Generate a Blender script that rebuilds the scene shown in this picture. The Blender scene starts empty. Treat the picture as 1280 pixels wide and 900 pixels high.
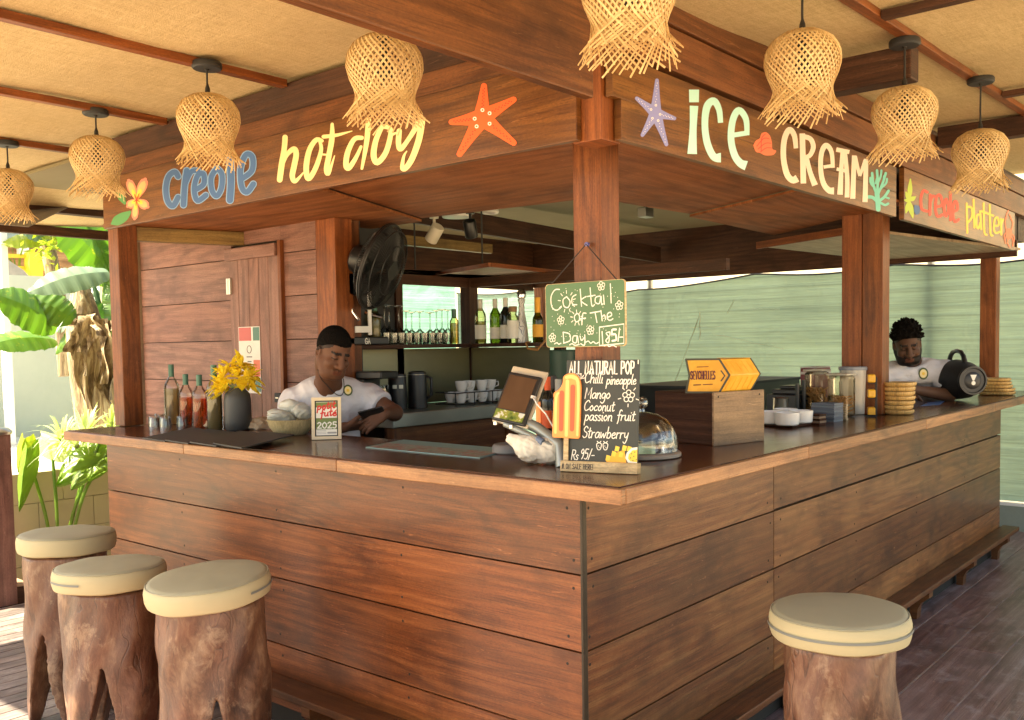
import bpy, bmesh, math, random
import numpy as np
from mathutils import Vector, Matrix
C = bpy.context.scene.collection
SC = bpy.context.scene
R = math.radians
# ------------------------------------------------------------------ camera
CAM = np.array([-2.60912, -1.90190, 1.6])
F, PX, PY = 1169.27, 640.0, 490.17
_y, _p, _r = R(40.2547), R(-2.9097), R(-0.8939)
FW = np.array([math.cos(_y)*math.cos(_p), math.sin(_y)*math.cos(_p), math.sin(_p)])
_r0 = np.array([math.sin(_y), -math.cos(_y), 0.0]); _u0 = np.cross(_r0, FW)
RT = _r0*math.cos(_r) + _u0*math.sin(_r)
UP = -_r0*math.sin(_r) + _u0*math.cos(_r)
cd = bpy.data.cameras.new('camera'); cam = bpy.data.objects.new('camera', cd); C.objects.link(cam)
cam.matrix_world = Matrix(((RT[0], UP[0], -FW[0], CAM[0]), (RT[1], UP[1], -FW[1], CAM[1]), (RT[2], UP[2], -FW[2], CAM[2]), (0, 0, 0, 1)))
cd.sensor_width = 36; cd.lens = F/1280*36; cd.shift_y = (PY-450)/1280; cd.clip_end = 600; cd.clip_start = .05
SC.camera = cam
# ------------------------------------------------------------------ light
SUN_EL, SUN_AZ = R(50), math.atan2(-.85, 1.0)         # azimuth measured from +Y towards +X
w = bpy.data.worlds.new('World'); SC.world = w; w.use_nodes = True
nt = w.node_tree; nt.nodes.clear()
sky = nt.nodes.new('ShaderNodeTexSky'); sky.sky_type = 'NISHITA'; sky.sun_disc = False
sky.sun_elevation = SUN_EL; sky.sun_rotation = SUN_AZ; sky.dust_density = 2.5; sky.air_density = 1.0
bg = nt.nodes.new('ShaderNodeBackground'); bg.inputs[1].default_value = .10
ow = nt.nodes.new('ShaderNodeOutputWorld'); sky.ozone_density = .6
tn = nt.nodes.new('ShaderNodeMix'); tn.data_type = 'RGBA'; tn.blend_type = 'MULTIPLY'; tn.inputs[0].default_value = 1; tn.inputs[7].default_value = (1, .93, .80, 1)
nt.links.new(sky.outputs[0], tn.inputs[6]); nt.links.new(tn.outputs[2], bg.inputs[0]); nt.links.new(bg.outputs[0], ow.inputs[0])
sl = bpy.data.lights.new('sun', 'SUN'); sl.energy = 5.0; sl.angle = R(.5); sl.color = (1, .89, .66)
so = bpy.data.objects.new('sun', sl); C.objects.link(so)
sd = Vector((math.sin(SUN_AZ)*math.cos(SUN_EL), math.cos(SUN_AZ)*math.cos(SUN_EL), math.sin(SUN_EL)))
so.rotation_euler = sd.to_track_quat('Z', 'Y').to_euler(); so.location = (-2, 8, 12)
vs = SC.view_settings; vs.view_transform = 'Standard'; vs.look = 'None'; vs.gamma = 1; vs.exposure = 2.58; vs.use_curve_mapping = False
cy = SC.cycles; cy.use_denoising = True; cy.max_bounces = 9; cy.diffuse_bounces = 5; cy.glossy_bounces = 4
cy.transmission_bounces = 8; cy.transparent_max_bounces = 24; cy.caustics_reflective = False; cy.caustics_refractive = False
cy.sample_clamp_indirect = 6
try: cy.denoising_input_passes = 'RGB_ALBEDO_NORMAL'
except Exception: pass

# ------------------------------------------------------------------ photo geometry helpers (points on known planes)
def ray(a, b): return FW + RT*((a-PX)/F) + UP*((PY-b)/F)
def W(a, b, ax, val):
    d = ray(a, b); i = 'xyz'.index(ax); return CAM + d*((val-CAM[i])/d[i])
def D(a, b, dist): return CAM + ray(a, b)*dist
def V(*q): return np.array(q, float)

# ------------------------------------------------------------------ mesh builder
class MB:
    def __init__(s): s.v = []; s.f = []; s.uv = []; s.rn = []; s.sm = []
    def face(s, idx, uvs=None, rnd=.5, smooth=False):
        s.f.append(list(idx)); s.uv.append(uvs or [(s.v[i][0], s.v[i][1]) for i in idx]); s.rn.append(rnd); s.sm.append(smooth)
    def box(s, x0, x1, y0, y1, z0, z1, grain=0, rnd=None, M=None):
        rnd = random.random() if rnd is None else rnd
        b = len(s.v); P = [(x, y, z) for z in (z0, z1) for y in (y0, y1) for x in (x0, x1)]
        off = (rnd*37.7, rnd*91.3)
        for q in P: s.v.append(tuple(M @ Vector(q)) if M is not None else q)
        for q in ((0, 2, 3, 1), (4, 5, 7, 6), (0, 1, 5, 4), (2, 6, 7, 3), (0, 4, 6, 2), (1, 3, 7, 5)):
            pts = [P[i] for i in q]
            const = [a for a in range(3) if len({p[a] for p in pts}) == 1]
            ax = [a for a in range(3) if a not in const[:1]]
            if grain in ax: u = grain; v = [a for a in ax if a != grain][0]
            else: u, v = ax
            k = .35 if u != grain else 1
            s.face([b+i for i in q], [(p[u]*k+off[0], p[v]+off[1]+.31*const[0]) for p in pts], rnd)
        return s
    def obox(s, c, ux, uy, uz, sx, sy, sz, grain=0, rnd=None):
        "box centred at c with axes ux,uy,uz"
        M = Matrix(((ux[0], uy[0], uz[0], c[0]), (ux[1], uy[1], uz[1], c[1]), (ux[2], uy[2], uz[2], c[2]), (0, 0, 0, 1)))
        return s.box(-sx/2, sx/2, -sy/2, sy/2, -sz/2, sz/2, grain, rnd, M)
    def beam(s, a, b, wd, ht, up=(0, 0, 1), rnd=None):
        a = V(*a); b = V(*b); ux = (b-a)/np.linalg.norm(b-a); uy = np.cross(up, ux); uy /= np.linalg.norm(uy); uz = np.cross(ux, uy)
        return s.obox((a+b)/2, ux, uy, uz, np.linalg.norm(b-a), wd, ht, 0, rnd)
    def lathe(s, prof, c=(0, 0, 0), seg=24, smooth=True, M=None, rnd=.5, closed=False):
        b = len(s.v); n = len(prof)
        for r, z in prof:
            for k in range(seg):
                a = 2*math.pi*k/seg; q = (c[0]+r*math.cos(a), c[1]+r*math.sin(a), c[2]+z)
                s.v.append(tuple(M @ Vector(q)) if M is not None else q)
        L = 0
        for i in range(n if closed else n-1):
            j = (i+1) % n; l2 = L+math.hypot(prof[j][0]-prof[i][0], prof[j][1]-prof[i][1])
            for k in range(seg):
                k2 = (k+1) % seg
                s.face([b+i*seg+k, b+i*seg+k2, b+j*seg+k2, b+j*seg+k], [(L, k/seg), (L, (k+1)/seg), (l2, (k+1)/seg), (l2, k/seg)], rnd, smooth)
            L = l2
        if not closed:
            if prof[0][0] > 1e-4: s.face([b+k for k in range(seg)][::-1], None, rnd)
            if prof[-1][0] > 1e-4: s.face([b+(n-1)*seg+k for k in range(seg)], None, rnd)
        return s
    def tube(s, pts, rad, seg=8, smooth=True, rnd=.5, cap=True, flat=1.0):
        pts = [V(*p) for p in pts]; n = len(pts)
        if not hasattr(rad, '__len__'): rad = [rad]*n
        b = len(s.v); ref = None; L = 0
        for i, p in enumerate(pts):
            t = pts[min(i+1, n-1)]-pts[max(i-1, 0)]; t = t/(np.linalg.norm(t)+1e-12)
            if ref is None: ref = np.cross(t, (0, 0, 1.)) if abs(t[2]) < .95 else np.cross(t, (1., 0, 0))
            ref = ref-t*(ref@t); ref /= np.linalg.norm(ref)+1e-12; o = np.cross(t, ref)
            for k in range(seg):
                a = 2*math.pi*k/seg; s.v.append(tuple(p+rad[i]*(ref*math.cos(a)+o*math.sin(a)*flat)))
        for i in range(n-1):
            l2 = L+np.linalg.norm(pts[i+1]-pts[i])
            for k in range(seg):
                k2 = (k+1) % seg
                s.face([b+i*seg+k, b+i*seg+k2, b+(i+1)*seg+k2, b+(i+1)*seg+k], [(L, k/seg), (L, (k+1)/seg), (l2, (k+1)/seg), (l2, k/seg)], rnd, smooth)
            L = l2
        if cap: s.face([b+k for k in range(seg)][::-1], None, rnd); s.face([b+(n-1)*seg+k for k in range(seg)], None, rnd)
        return s
    def poly(s, pts, rnd=.5, uvs=None):
        b = len(s.v); s.v += [tuple(p) for p in pts]; s.face(range(b, b+len(pts)), uvs, rnd); return s
    def prism(s, pts, nrm, th, rnd=.5, uvs=None):
        "solid plate: polygon pts extruded by nrm*th"
        pts = [V(*p) for p in pts]; nrm = V(*nrm); n = len(pts); b = len(s.v)
        s.v += [tuple(p+nrm*th) for p in pts]+[tuple(p) for p in pts]
        uvs = uvs or [(float(np.dot(p, (.61, .79, 0))), float(p[2])) for p in pts]
        s.face(range(b, b+n), uvs, rnd); s.face(range(b+2*n-1, b+n-1, -1), uvs[::-1], rnd)
        for i in range(n):
            j = (i+1) % n; s.face([b+n+i, b+n+j, b+j, b+i], [uvs[i], uvs[j], uvs[j], uvs[i]], rnd)
        return s
    def grid(s, fn, nu, nv, smooth=True, rnd=.5, wrapu=False):
        b = len(s.v)
        for i in range(nu):
            for j in range(nv): s.v.append(tuple(fn(i/(nu if wrapu else nu-1), j/(nv-1))))
        for i in range(nu if wrapu else nu-1):
            i2 = (i+1) % nu
            for j in range(nv-1):
                s.face([b+i*nv+j, b+i2*nv+j, b+i2*nv+j+1, b+i*nv+j+1], [(i/nu, j/nv), ((i+1)/nu, j/nv), ((i+1)/nu, (j+1)/nv), (i/nu, (j+1)/nv)], rnd, smooth)
        return s
    def build(s, name, mat, parent=None, origin=(0, 0, 0), bevel=0, sharp=40, solid=0, subsurf=0):
        me = bpy.data.meshes.new(name)
        o3 = V(*origin)
        vv = [tuple(V(*q)-o3) for q in s.v] if any(o3) else s.v
        me.from_pydata(vv, [], s.f); 
        ul = me.uv_layers.new(name='UVMap'); flat = [c for f in s.uv for q in f for c in q]
        if len(flat) == 2*len(me.loops): ul.data.foreach_set('uv', flat)
        at = me.attributes.new('rnd', 'FLOAT', 'FACE')
        if len(s.rn) == len(me.polygons): at.data.foreach_set('value', s.rn); me.polygons.foreach_set('use_smooth', s.sm)
        me.materials.append(mat); me.update()
        if any(s.sm): me.set_sharp_from_angle(angle=R(sharp))
        ob = bpy.data.objects.new(name, me); C.objects.link(ob)
        if parent is not None: ob.parent = parent
        if solid:
            m = ob.modifiers.new('solid', 'SOLIDIFY'); m.thickness = solid; m.offset = 0
        if bevel:
            m = ob.modifiers.new('bevel', 'BEVEL'); m.width = bevel; m.segments = 2; m.limit_method = 'ANGLE'; m.angle_limit = R(40)
        if subsurf:
            m = ob.modifiers.new('sub', 'SUBSURF'); m.levels = m.render_levels = subsurf
        return ob

def tag(o, label=None, cat=None, group=None, kind=None):
    if label: o['label'] = label
    if cat: o['category'] = cat
    if group: o['group'] = group
    if kind: o['kind'] = kind
    return o
def thing(name, label, cat, loc=(0, 0, 0), rot=(0, 0, 0), group=None):
    o = bpy.data.objects.new(name, None); C.objects.link(o); o.location = loc; o.rotation_euler = rot; o.empty_display_size = .05
    return tag(o, label, cat, group)
def dup(root, loc, rotz=None, label=None, scale=None):
    r = root.copy(); C.objects.link(r); r.location = loc
    if rotz is not None: r.rotation_euler = (root.rotation_euler[0], root.rotation_euler[1], rotz)
    if label: r['label'] = label
    if scale: r.scale = (scale,)*3
    for ch in [x for x in bpy.data.objects if x.parent == root]:
        c = ch.copy(); C.objects.link(c); c.parent = r
        for g in [x for x in bpy.data.objects if x.parent == ch]:
            d = g.copy(); C.objects.link(d); d.parent = c
    return r

# ------------------------------------------------------------------ materials
class NT:
    def __init__(s, name):
        s.m = bpy.data.materials.new(name); s.m.use_nodes = True; s.t = s.m.node_tree; s.t.nodes.clear()
        s.out = s.t.nodes.new('ShaderNodeOutputMaterial')
    def n(s, typ, _ins=None, **kw):
        x = s.t.nodes.new('ShaderNode'+typ)
        for k, v in kw.items(): setattr(x, k, v)
        for k, v in (_ins or {}).items():
            if isinstance(v, bpy.types.NodeSocket): s.t.links.new(v, x.inputs[k])
            else: x.inputs[k].default_value = v
        return x
    def math(s, op, a, b=0.0, clamp=False):
        x = s.n('Math', {0: a, 1: b}, operation=op, use_clamp=clamp); return x.outputs[0]
    def mix(s, f, a, b, bt='MIX'):
        x = s.n('Mix', data_type='RGBA', blend_type=bt)
        for k, v in ((0, f), (6, a), (7, b)):
            if isinstance(v, bpy.types.NodeSocket): s.t.links.new(v, x.inputs[k])
            else: x.inputs[k].default_value = v if k == 0 else (*v[:3], 1)
        return x.outputs[2]
    def ramp(s, f, stops, interp='LINEAR'):
        x = s.n('ValToRGB', {0: f}); cr = x.color_ramp; cr.interpolation = interp
        while len(cr.elements) > 1: cr.elements.remove(cr.elements[-1])
        for i, (p, c) in enumerate(stops):
            e = cr.elements[0] if i == 0 else cr.elements.new(p)
            e.position = p; e.color = (*c, 1) if hasattr(c, '__len__') else (c, c, c, 1)
        return x.outputs[0]
    def noise(s, vec, scale, detail=4, rough=.55, dist=0):
        ins = {'Scale': scale, 'Detail': detail, 'Roughness': rough, 'Distortion': dist}
        if vec is not None: ins['Vector'] = vec
        return s.n('TexNoise', ins).outputs[0]
    def mapv(s, vec, sc=(1, 1, 1), loc=(0, 0, 0)): return s.n('Mapping', {0: vec, 1: loc, 3: sc}).outputs[0]
    def bump(s, h, st=.3, d=.01): return s.n('Bump', {'Strength': st, 'Distance': d, 'Height': h}).outputs[0]
    def pbr(s, **k):
        ins = {}
        names = dict(col='Base Color', rough='Roughness', metal='Metallic', spec='Specular IOR Level', coat='Coat Weight', coatr='Coat Roughness', nrm='Normal', trans='Transmission Weight', ior='IOR', emi='Emission Color', emis='Emission Strength', sss='Subsurface Weight', alpha='Alpha', sheen='Sheen Weight')
        for a, v in k.items():
            if a in ('col', 'emi') and not isinstance(v, bpy.types.NodeSocket): v = (*v[:3], 1)
            ins[names[a]] = v
        x = s.n('BsdfPrincipled', ins); s.t.links.new(x.outputs[0], s.out.inputs[0]); return s.m
    def surf(s, sh): s.t.links.new(sh, s.out.inputs[0]); return s.m
    def obj(s): return s.n('TexCoord').outputs['Object']
    def uv(s): return s.n('TexCoord').outputs['UV']
    def attr(s, nm='rnd'): return s.n('Attribute', attribute_name=nm).outputs['Fac']

def lerp3(a, b, t): return tuple(x+(y-x)*t for x, y in zip(a, b))
def wood(name, dark, mid, light, rough=.38, coat=.25, gscale=1.0, wear=.25, vary=.5, knots=.6, bump=.25, dirt=None, hue=.35, spec=.32, lines=.42):
    t = NT(name); uv = t.uv(); rn = t.attr()
    wob = t.noise(t.mapv(uv, (1.1, 5, 1)), 1.0, 2, .5)
    st = t.n('VectorMath', {0: uv, 1: t.n('CombineXYZ', {1: t.math('MULTIPLY', wob, .05)}).outputs[0]}, operation='ADD').outputs[0]
    g1 = t.noise(t.mapv(st, (.7*gscale, 11*gscale, 1)), 1.0, 6, .62, .5)
    g2 = t.noise(t.mapv(st, (3.2*gscale, 120*gscale, 1)), 1.0, 4, .65)
    rings = t.n('TexWave', {'Vector': t.mapv(st, (.12*gscale, 7*gscale, 1)), 'Scale': 1.0, 'Distortion': 3.0, 'Detail': 3.0, 'Detail Scale': .8}, wave_type='BANDS', bands_direction='Y').outputs['Fac']
    g = t.math('ADD', t.math('MULTIPLY', g1, .52), t.math('ADD', t.math('MULTIPLY', g2, .36), t.math('MULTIPLY', rings, .12)))
    col = t.ramp(g, [(.30, dark), (.5, mid), (.74, light)])
    por = t.noise(t.mapv(st, (5*gscale, 190*gscale, 1)), 1.0, 3, .6)
    col = t.mix(t.ramp(por, [(.52, 0.0), (.64, .55)]), col, tuple(c*.45 for c in dark))
    cont = t.noise(t.mapv(st, (.42*gscale, 2.9*gscale, 1), (2, 7, 0)), 1.0, 2, .45)
    ln = t.math('SINE', t.math('MULTIPLY', cont, 95.0)); col = t.mix(t.ramp(ln, [(.0, 0.0), (.45, .12), (.95, lines)]), col, tuple(c*.55 for c in dark))
    fm_ = t.noise(t.mapv(uv, (70, 150, 1)), 1.0, 4, .7); col = t.mix(1.0, col, t.ramp(fm_, [(.3, .72), (.5, 1.0), (.7, 1.22)]), 'MULTIPLY')
    # knots
    vk = t.n('TexVoronoi', {'Vector': t.mapv(st, (.75, 2.3, 1)), 'Scale': 1.0, 'Randomness': 1.0}, feature='F1', voronoi_dimensions='2D').outputs['Distance']
    kn = t.ramp(vk, [(.010, 1.0), (.022, .8), (.030, .35), (.062, 0.0)])
    col = t.mix(t.math('MULTIPLY', kn, knots), col, tuple(c*.32 for c in dark))
    # blotchy varnish, scuffs
    bl = t.noise(t.mapv(uv, (1.6, 3.6, 1)), 1.0, 3, .6)
    col = t.mix(t.ramp(bl, [(.42, 0.0), (.66, wear)]), col, light)
    bl2 = t.noise(t.mapv(uv, (2.1, 2.7, 1), (5, 3, 0)), 1.0, 4, .65)
    col = t.mix(t.ramp(bl2, [(.5, 0.0), (.68, .6)]), col, tuple(c*.5 for c in dark))
    if dirt: col = t.mix(t.ramp(t.noise(t.mapv(uv, (5, 6, 1)), 1.0, 5, .7), [(.55, 0.0), (.72, .6)]), col, dirt)
    br = t.math('ADD', 1-vary*.5, t.math('MULTIPLY', rn, vary))
    col = t.mix(1.0, col, t.n('CombineXYZ', {0: br, 1: br, 2: br}).outputs[0], 'MULTIPLY')
    scr = t.noise(t.mapv(uv, (7, 60, 1), (3, 9, 0)), 1.0, 3, .7, 1.5)
    col = t.mix(t.ramp(scr, [(.66, 0.0), (.72, .35)]), col, tuple(min(1, c*1.7+.03) for c in light))
    rg = t.math('ADD', rough-.1, t.math('MULTIPLY', bl, .22))
    col = t.mix(t.math('MULTIPLY', t.math('FRACT', t.math('MULTIPLY', rn, 7.31)), hue), col, t.mix(1.0, col, (1.0, 1.28, 1.45), 'MULTIPLY'))
    return t.pbr(col=col, rough=rg, coat=coat, coatr=.18, spec=spec, nrm=t.bump(t.math('ADD', g2, t.math('MULTIPLY', kn, -.6)), bump, .004))
def plain(name, col, rough=.5, metal=0, vary=.12, scale=14, bump=0, **k):
    t = NT(name); n = t.noise(t.obj(), scale, 4, .6)
    c = t.mix(n, tuple(x*(1-vary) for x in col), tuple(min(1, x*(1+vary)) for x in col))
    if bump: k['nrm'] = t.bump(t.noise(t.obj(), scale*3, 5, .6), bump, .005)
    rg = t.math('ADD', rough-.06, t.math('MULTIPLY', n, .12))
    return t.pbr(col=c, rough=rg, metal=metal, **k)
def glassy(name, tint=(.97, .98, .97), gloss=.9, rough=.02, edge=1.45):
    "thin clear glass: tinted see-through plus Fresnel reflection"
    t = NT(name)
    tr = t.n('BsdfTransparent', {0: (*tint, 1)}); gl = t.n('BsdfGlossy', {0: (gloss, gloss, gloss, 1), 'Roughness': rough})
    lw = t.n('Fresnel', {'IOR': edge})
    f = t.math('ADD', .02, t.math('MULTIPLY', lw.outputs[0], .9), True)
    mx = t.n('MixShader', {0: f, 1: tr.outputs[0], 2: gl.outputs[0]}); return t.surf(mx.outputs[0])
def leafmat(name, c1, c2, trans=.45, rough=.4, scale=6, edge=None):
    t = NT(name); rn = t.attr(); n = t.noise(t.obj(), scale, 3, .6)
    f = t.math('ADD', t.math('MULTIPLY', n, .6), t.math('MULTIPLY', rn, .5), True)
    c = t.mix(f, c1, c2)
    if edge: c = t.mix(t.ramp(t.noise(t.obj(), scale*2.2, 4, .7), [(.6, 0.0), (.74, .85)]), c, edge)
    d = t.n('BsdfPrincipled', {'Base Color': c, 'Roughness': rough}); tl = t.n('BsdfTranslucent', {0: t.mix(1.0, c, (1.25, 1.45, .6), 'MULTIPLY')})
    mx = t.n('MixShader', {0: trans, 1: d.outputs[0], 2: tl.outputs[0]}); return t.surf(mx.outputs[0])
M = {}
M['front'] = wood('front_boards', (.082, .020, .005), (.172, .047, .011), (.28, .095, .026), .40, .2, 1.0, .3, .6, .5, hue=.2)
M['side'] = wood('side_boards', (.082, .023, .007), (.170, .054, .015), (.285, .130, .044), .42, .18, 1.0, .45, .65, .5, hue=.8)
M['post'] = wood('post_wood', (.115, .029, .007), (.21, .058, .013), (.30, .098, .025), .48, .06, 1.2, .25, .35, .6)
M['beam'] = wood('beam_wood', (.075, .023, .006), (.135, .043, .012), (.21, .078, .022), .52, .03, 1.0, .3, .4, .7)
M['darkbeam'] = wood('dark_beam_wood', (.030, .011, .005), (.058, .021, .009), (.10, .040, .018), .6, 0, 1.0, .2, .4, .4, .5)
M['sign'] = wood('sign_wood', (.080, .025, .005), (.160, .056, .011), (.25, .100, .022), .42, .2, .8, .3, .25, .8)
M['top'] = wood('counter_top_wood', (.050, .015, .006), (.098, .030, .011), (.15, .052, .02), .2, .12, .7, .25, .3, .2, .08)
M['edge'] = wood('counter_edge_wood', (.17, .062, .022), (.30, .125, .045), (.42, .21, .09), .42, .2, 1.0, .4, .35, .6)
M['ply'] = wood('plywood', (.20, .060, .018), (.29, .098, .033), (.38, .145, .055), .6, .0, .5, .25, .3, .05, hue=.1, spec=.12)
M['plypale'] = wood('pale_plywood', (.26, .17, .10), (.33, .22, .14), (.40, .29, .19), .5, .05, .5, .4, .3, .05)
M['wall'] = wood('wall_boards', (.17, .075, .055), (.25, .115, .085), (.33, .17, .125), .55, .05, .8, .35, .22, .5)
M['olive'] = wood('weathered_beam', (.13, .07, .02), (.22, .125, .035), (.30, .19, .06), .5, .1, 1.0, .3, .2, .5)
M['deck'] = wood('deck_boards', (.14, .062, .050), (.225, .12, .10), (.37, .255, .22), .40, .15, .8, .4, .35, .1, .3, (.42, .34, .32))
M['deckgrey'] = wood('grey_deck_boards', (.10, .075, .065), (.17, .125, .11), (.26, .20, .175), .5, .05, .8, .4, .35, .1, .3, (.34, .29, .26))
M['box'] = wood('box_wood', (.030, .010, .005), (.055, .019, .009), (.09, .035, .018), .6, .0, 1.2, .3, .3, .1, spec=.12)
M['boxpale'] = wood('pale_box_wood', (.19, .12, .07), (.25, .150, .075), (.33, .21, .115), .5, .0, 1.0, .4, .3, .15, .2, (.2, .13, .08))
M['pine'] = wood('pine_wood', (.45, .29, .13), (.58, .40, .20), (.68, .50, .28), .45, .1, 1.5, .3, .2, .2)
M['bamboo'] = plain('bamboo_strip', (.62, .39, .15), .5, 0, .3, 9)
M['basket'] = wood('basket_rim', (.46, .25, .07), (.60, .36, .12), (.70, .46, .19), .45, .1, 3, .3, .3, 0)
M['black'] = plain('black_plastic', (.014, .014, .015), .38)
M['blackmatte'] = plain('matte_black', (.02, .021, .022), .62, 0, .2, 30)
M['vase'] = plain('charcoal_ceramic', (.045, .047, .046), .5, 0, .15, 40)
M['steel'] = plain('brushed_steel', (.42, .42, .38), .32, 1, .15, 3)
M['chrome'] = plain('chrome', (.7, .7, .7), .12, 1, .05)
M['white'] = plain('white_ceramic', (.78, .77, .74), .25, 0, .04)
M['whitecloth'] = plain('white_cloth', (.66, .65, .68), .85, 0, .05, 6, .15)
M['canvas'] = plain('cushion_fabric', (.43, .375, .215), .7, 0, .08, 5, .2)
M['canvastop'] = plain('cushion_top_fabric', (.30, .285, .19), .6, 0, .1, 4, .15)
M['zip'] = plain('zip_tape', (.17, .18, .16), .6)
M['green'] = plain('green_board', (.075, .16, .075), .6, 0, .1, 20)
M['chalk'] = plain('chalkboard', (.035, .04, .036), .6, 0, .35, 9)
M['chalkwhite'] = plain('chalk_white', (.80, .78, .70), .7, 0, .05)
M['rock'] = plain('coral_rock', (.80, .76, .66), .85, 0, .25, 22, .8)
M['cord'] = plain('black_cord', (.015, .014, .013), .5)
M['glass'] = glassy('clear_glass')
M['glassgreen'] = glassy('green_glass', (.30, .36, .08), .8)
M['glasspale'] = glassy('pale_green_glass', (.80, .78, .52), .8)
M['glassdark'] = plain('dark_glass', (.012, .014, .012), .08, 0, .05)
def ceiling_mat():
    t = NT('coir_matting'); o = t.obj()
    n = t.noise(t.mapv(o, (1, 1, 1)), 190, 4, .75); f = t.noise(t.mapv(o, (9, 70, 1)), 1.0, 4, .7, .6); f2 = t.noise(t.mapv(o, (80, 10, 1)), 1.0, 4, .7, .6); b = t.noise(o, 1.3, 4, .6)
    h = t.math('ADD', t.math('MULTIPLY', n, .6), t.math('ADD', t.math('MULTIPLY', f, .35), t.math('MULTIPLY', f2, .3)))
    c = t.ramp(h, [(.42, (.33, .235, .10)), (.6, (.52, .39, .195)), (.78, (.68, .54, .30))])
    c = t.mix(t.ramp(b, [(.4, 0.0), (.7, .3)]), c, (.40, .30, .16))
    pass
    h = t.math('ADD', h, t.math('MULTIPLY', t.noise(o, 5, 3, .5), .8))
    return t.pbr(col=c, rough=.9, nrm=t.bump(h, .7, .01))
M['mat'] = ceiling_mat()
def net_mat(name, base, tr, stripe=.35):
    t = NT(name); o = t.obj(); s3 = t.n('SeparateXYZ', {0: o})
    band = t.noise(t.mapv(o, (.35, .35, 16)), 1.0, 4, .65, .15); fine = t.noise(t.mapv(o, (4, 4, 120)), 1.0, 3, .6); blot = t.noise(t.mapv(o, (.8, .8, .9)), 1.0, 4, .6)
    line = t.n('TexWave', {'Vector': t.mapv(o, (.05, .05, 1)), 'Scale': 2.6, 'Distortion': 1.2, 'Detail': 2.0}, bands_direction='Z').outputs['Fac']
    v = t.math('ADD', t.math('MULTIPLY', band, .55), t.math('ADD', t.math('MULTIPLY', fine, .25), t.math('MULTIPLY', blot, .35)))
    c = t.ramp(v, [(.38, tuple(x*.62 for x in base)), (.6, base), (.8, tuple(min(1, x*1.35) for x in base))])
    c = t.mix(t.ramp(line, [(.0, stripe), (.06, 0.0)]), c, tuple(x*.55 for x in base))
    bn = t.bump(t.math('ADD', t.noise(t.mapv(o, (1.3, 1.3, .8)), 1.0, 3, .5, 1.5), t.math('MULTIPLY', band, .25)), .9, .12)
    d = t.n('BsdfDiffuse', {0: c, 'Normal': bn}); tl = t.n('BsdfTranslucent', {0: c, 'Normal': bn}); m1 = t.n('MixShader', {0: tr, 1: d.outputs[0], 2: tl.outputs[0]})
    return t.surf(m1.outputs[0])
M['net'] = net_mat('green_shade_net', (.235, .355, .32), .55)
M['mint'] = net_mat('mint_shade_net', (.20, .40, .32), .4, .1)
random.seed(7)
ZT, ZB = 1.131, 1.075           # counter slab top / underside
SX, SY = -.075, -.166           # outer faces of the painted sign boards
# ------------------------------------------------------------------ ground and deck
t = NT('pale_ground'); o = t.obj()
gcol = t.ramp(t.math('ADD', t.math('MULTIPLY', t.noise(o, .8, 5, .6), .5), t.math('MULTIPLY', t.noise(o, 30, 4, .7), .5)), [(.35, (.48, .37, .24)), (.6, (.62, .49, .33)), (.75, (.70, .58, .42))])
M['ground'] = t.pbr(col=gcol, rough=.9, nrm=t.bump(t.noise(o, 60, 4, .7), .5, .01))
b = MB(); b.poly([(-150, -150, -.37), (150, -150, -.37), (150, 150, -.37), (-150, 150, -.37)])
tag(b.build('ground', M['ground']), 'pale sandy paving around the bar', 'ground', kind='structure')
t = NT('deck_gap'); M['gap'] = t.pbr(col=(.40, .33, .29), rough=.9)
b = MB(); b.box(-3.3, 6.95, -2.8, 5.1, -.37, -.2055)
tag(b.build('deck_bed', M['gap']), 'bed under the deck boards', 'floor', kind='structure')
b = MB(); y = -2.8
while y < 1.9:
    x = -3.3-random.random()*2
    while x < 6.95:
        L = 3.2+random.random(); x1 = min(x+L, 6.95)
        if x1 > -3.3: b.box(max(x, -3.3), x1-.003, y, y+.264, -.23, -.2+random.uniform(-.0015, 0), 0)
        x = x1
    y += .27
tag(b.build('deck', M['deck'], bevel=.003), 'dark red worn deck boards in front of the bar', 'deck', kind='structure')
b = MB(); y = 1.90
while y < 5.0:
    x = -3.3-random.random()*2
    while x < 3:
        L = 2.2+random.random(); x1 = min(x+L, 3)
        if x1 > -3.3: b.box(max(x, -3.3), x1-.003, y, y+.107, -.23, -.2+random.uniform(-.0015, 0), 0)
        x = x1
    y += .113
tag(b.build('deck', M['deckgrey'], bevel=.003), 'narrow grey deck boards at the open left end', 'deck', kind='structure')

# ------------------------------------------------------------------ bar counter
XE, YE = 5.89, 3.40; XJ = 1.543
bar = thing('bar_counter', 'long brown L-shaped plank bar counter with a dark glossy top', 'bar counter')
seam = [-.1, .200, .517, .792, 1.074]
b = MB()
for i in range(4): b.box(0, .022, .004, YE, seam[i]+.004, seam[i+1]-.003, 1)
def nailed(b, name, mat, side):
    n0 = len(b.f)
    for i in range(4):
        for zz in (seam[i]+.05, seam[i+1]-.05):
            for q in ((.05, XJ-.05, XJ+.07, 2.6, 3.7, 4.8) if side else (.05, .9, 1.75, 2.6)):
                q += random.uniform(-.02, .02)
                mt = Matrix.Translation((q, 0, zz)) @ Matrix.Rotation(R(90), 4, 'X') if side else Matrix.Translation((0, q, zz)) @ Matrix.Rotation(R(-90), 4, 'Y')
                b.lathe([(.006, 0), (.005, .001), (0, .0012)], seg=8, M=mt)
    o = b.build(name, mat, bar); o.data.materials.append(M['seam']); o.data.polygons.foreach_set('material_index', [0]*n0+[1]*(len(b.f)-n0)); return o
M['seam'] = plain('seam_dark', (.022, .016, .010), .8)
nailed(b, 'plank_front', M['front'], False)
b = MB()
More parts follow.
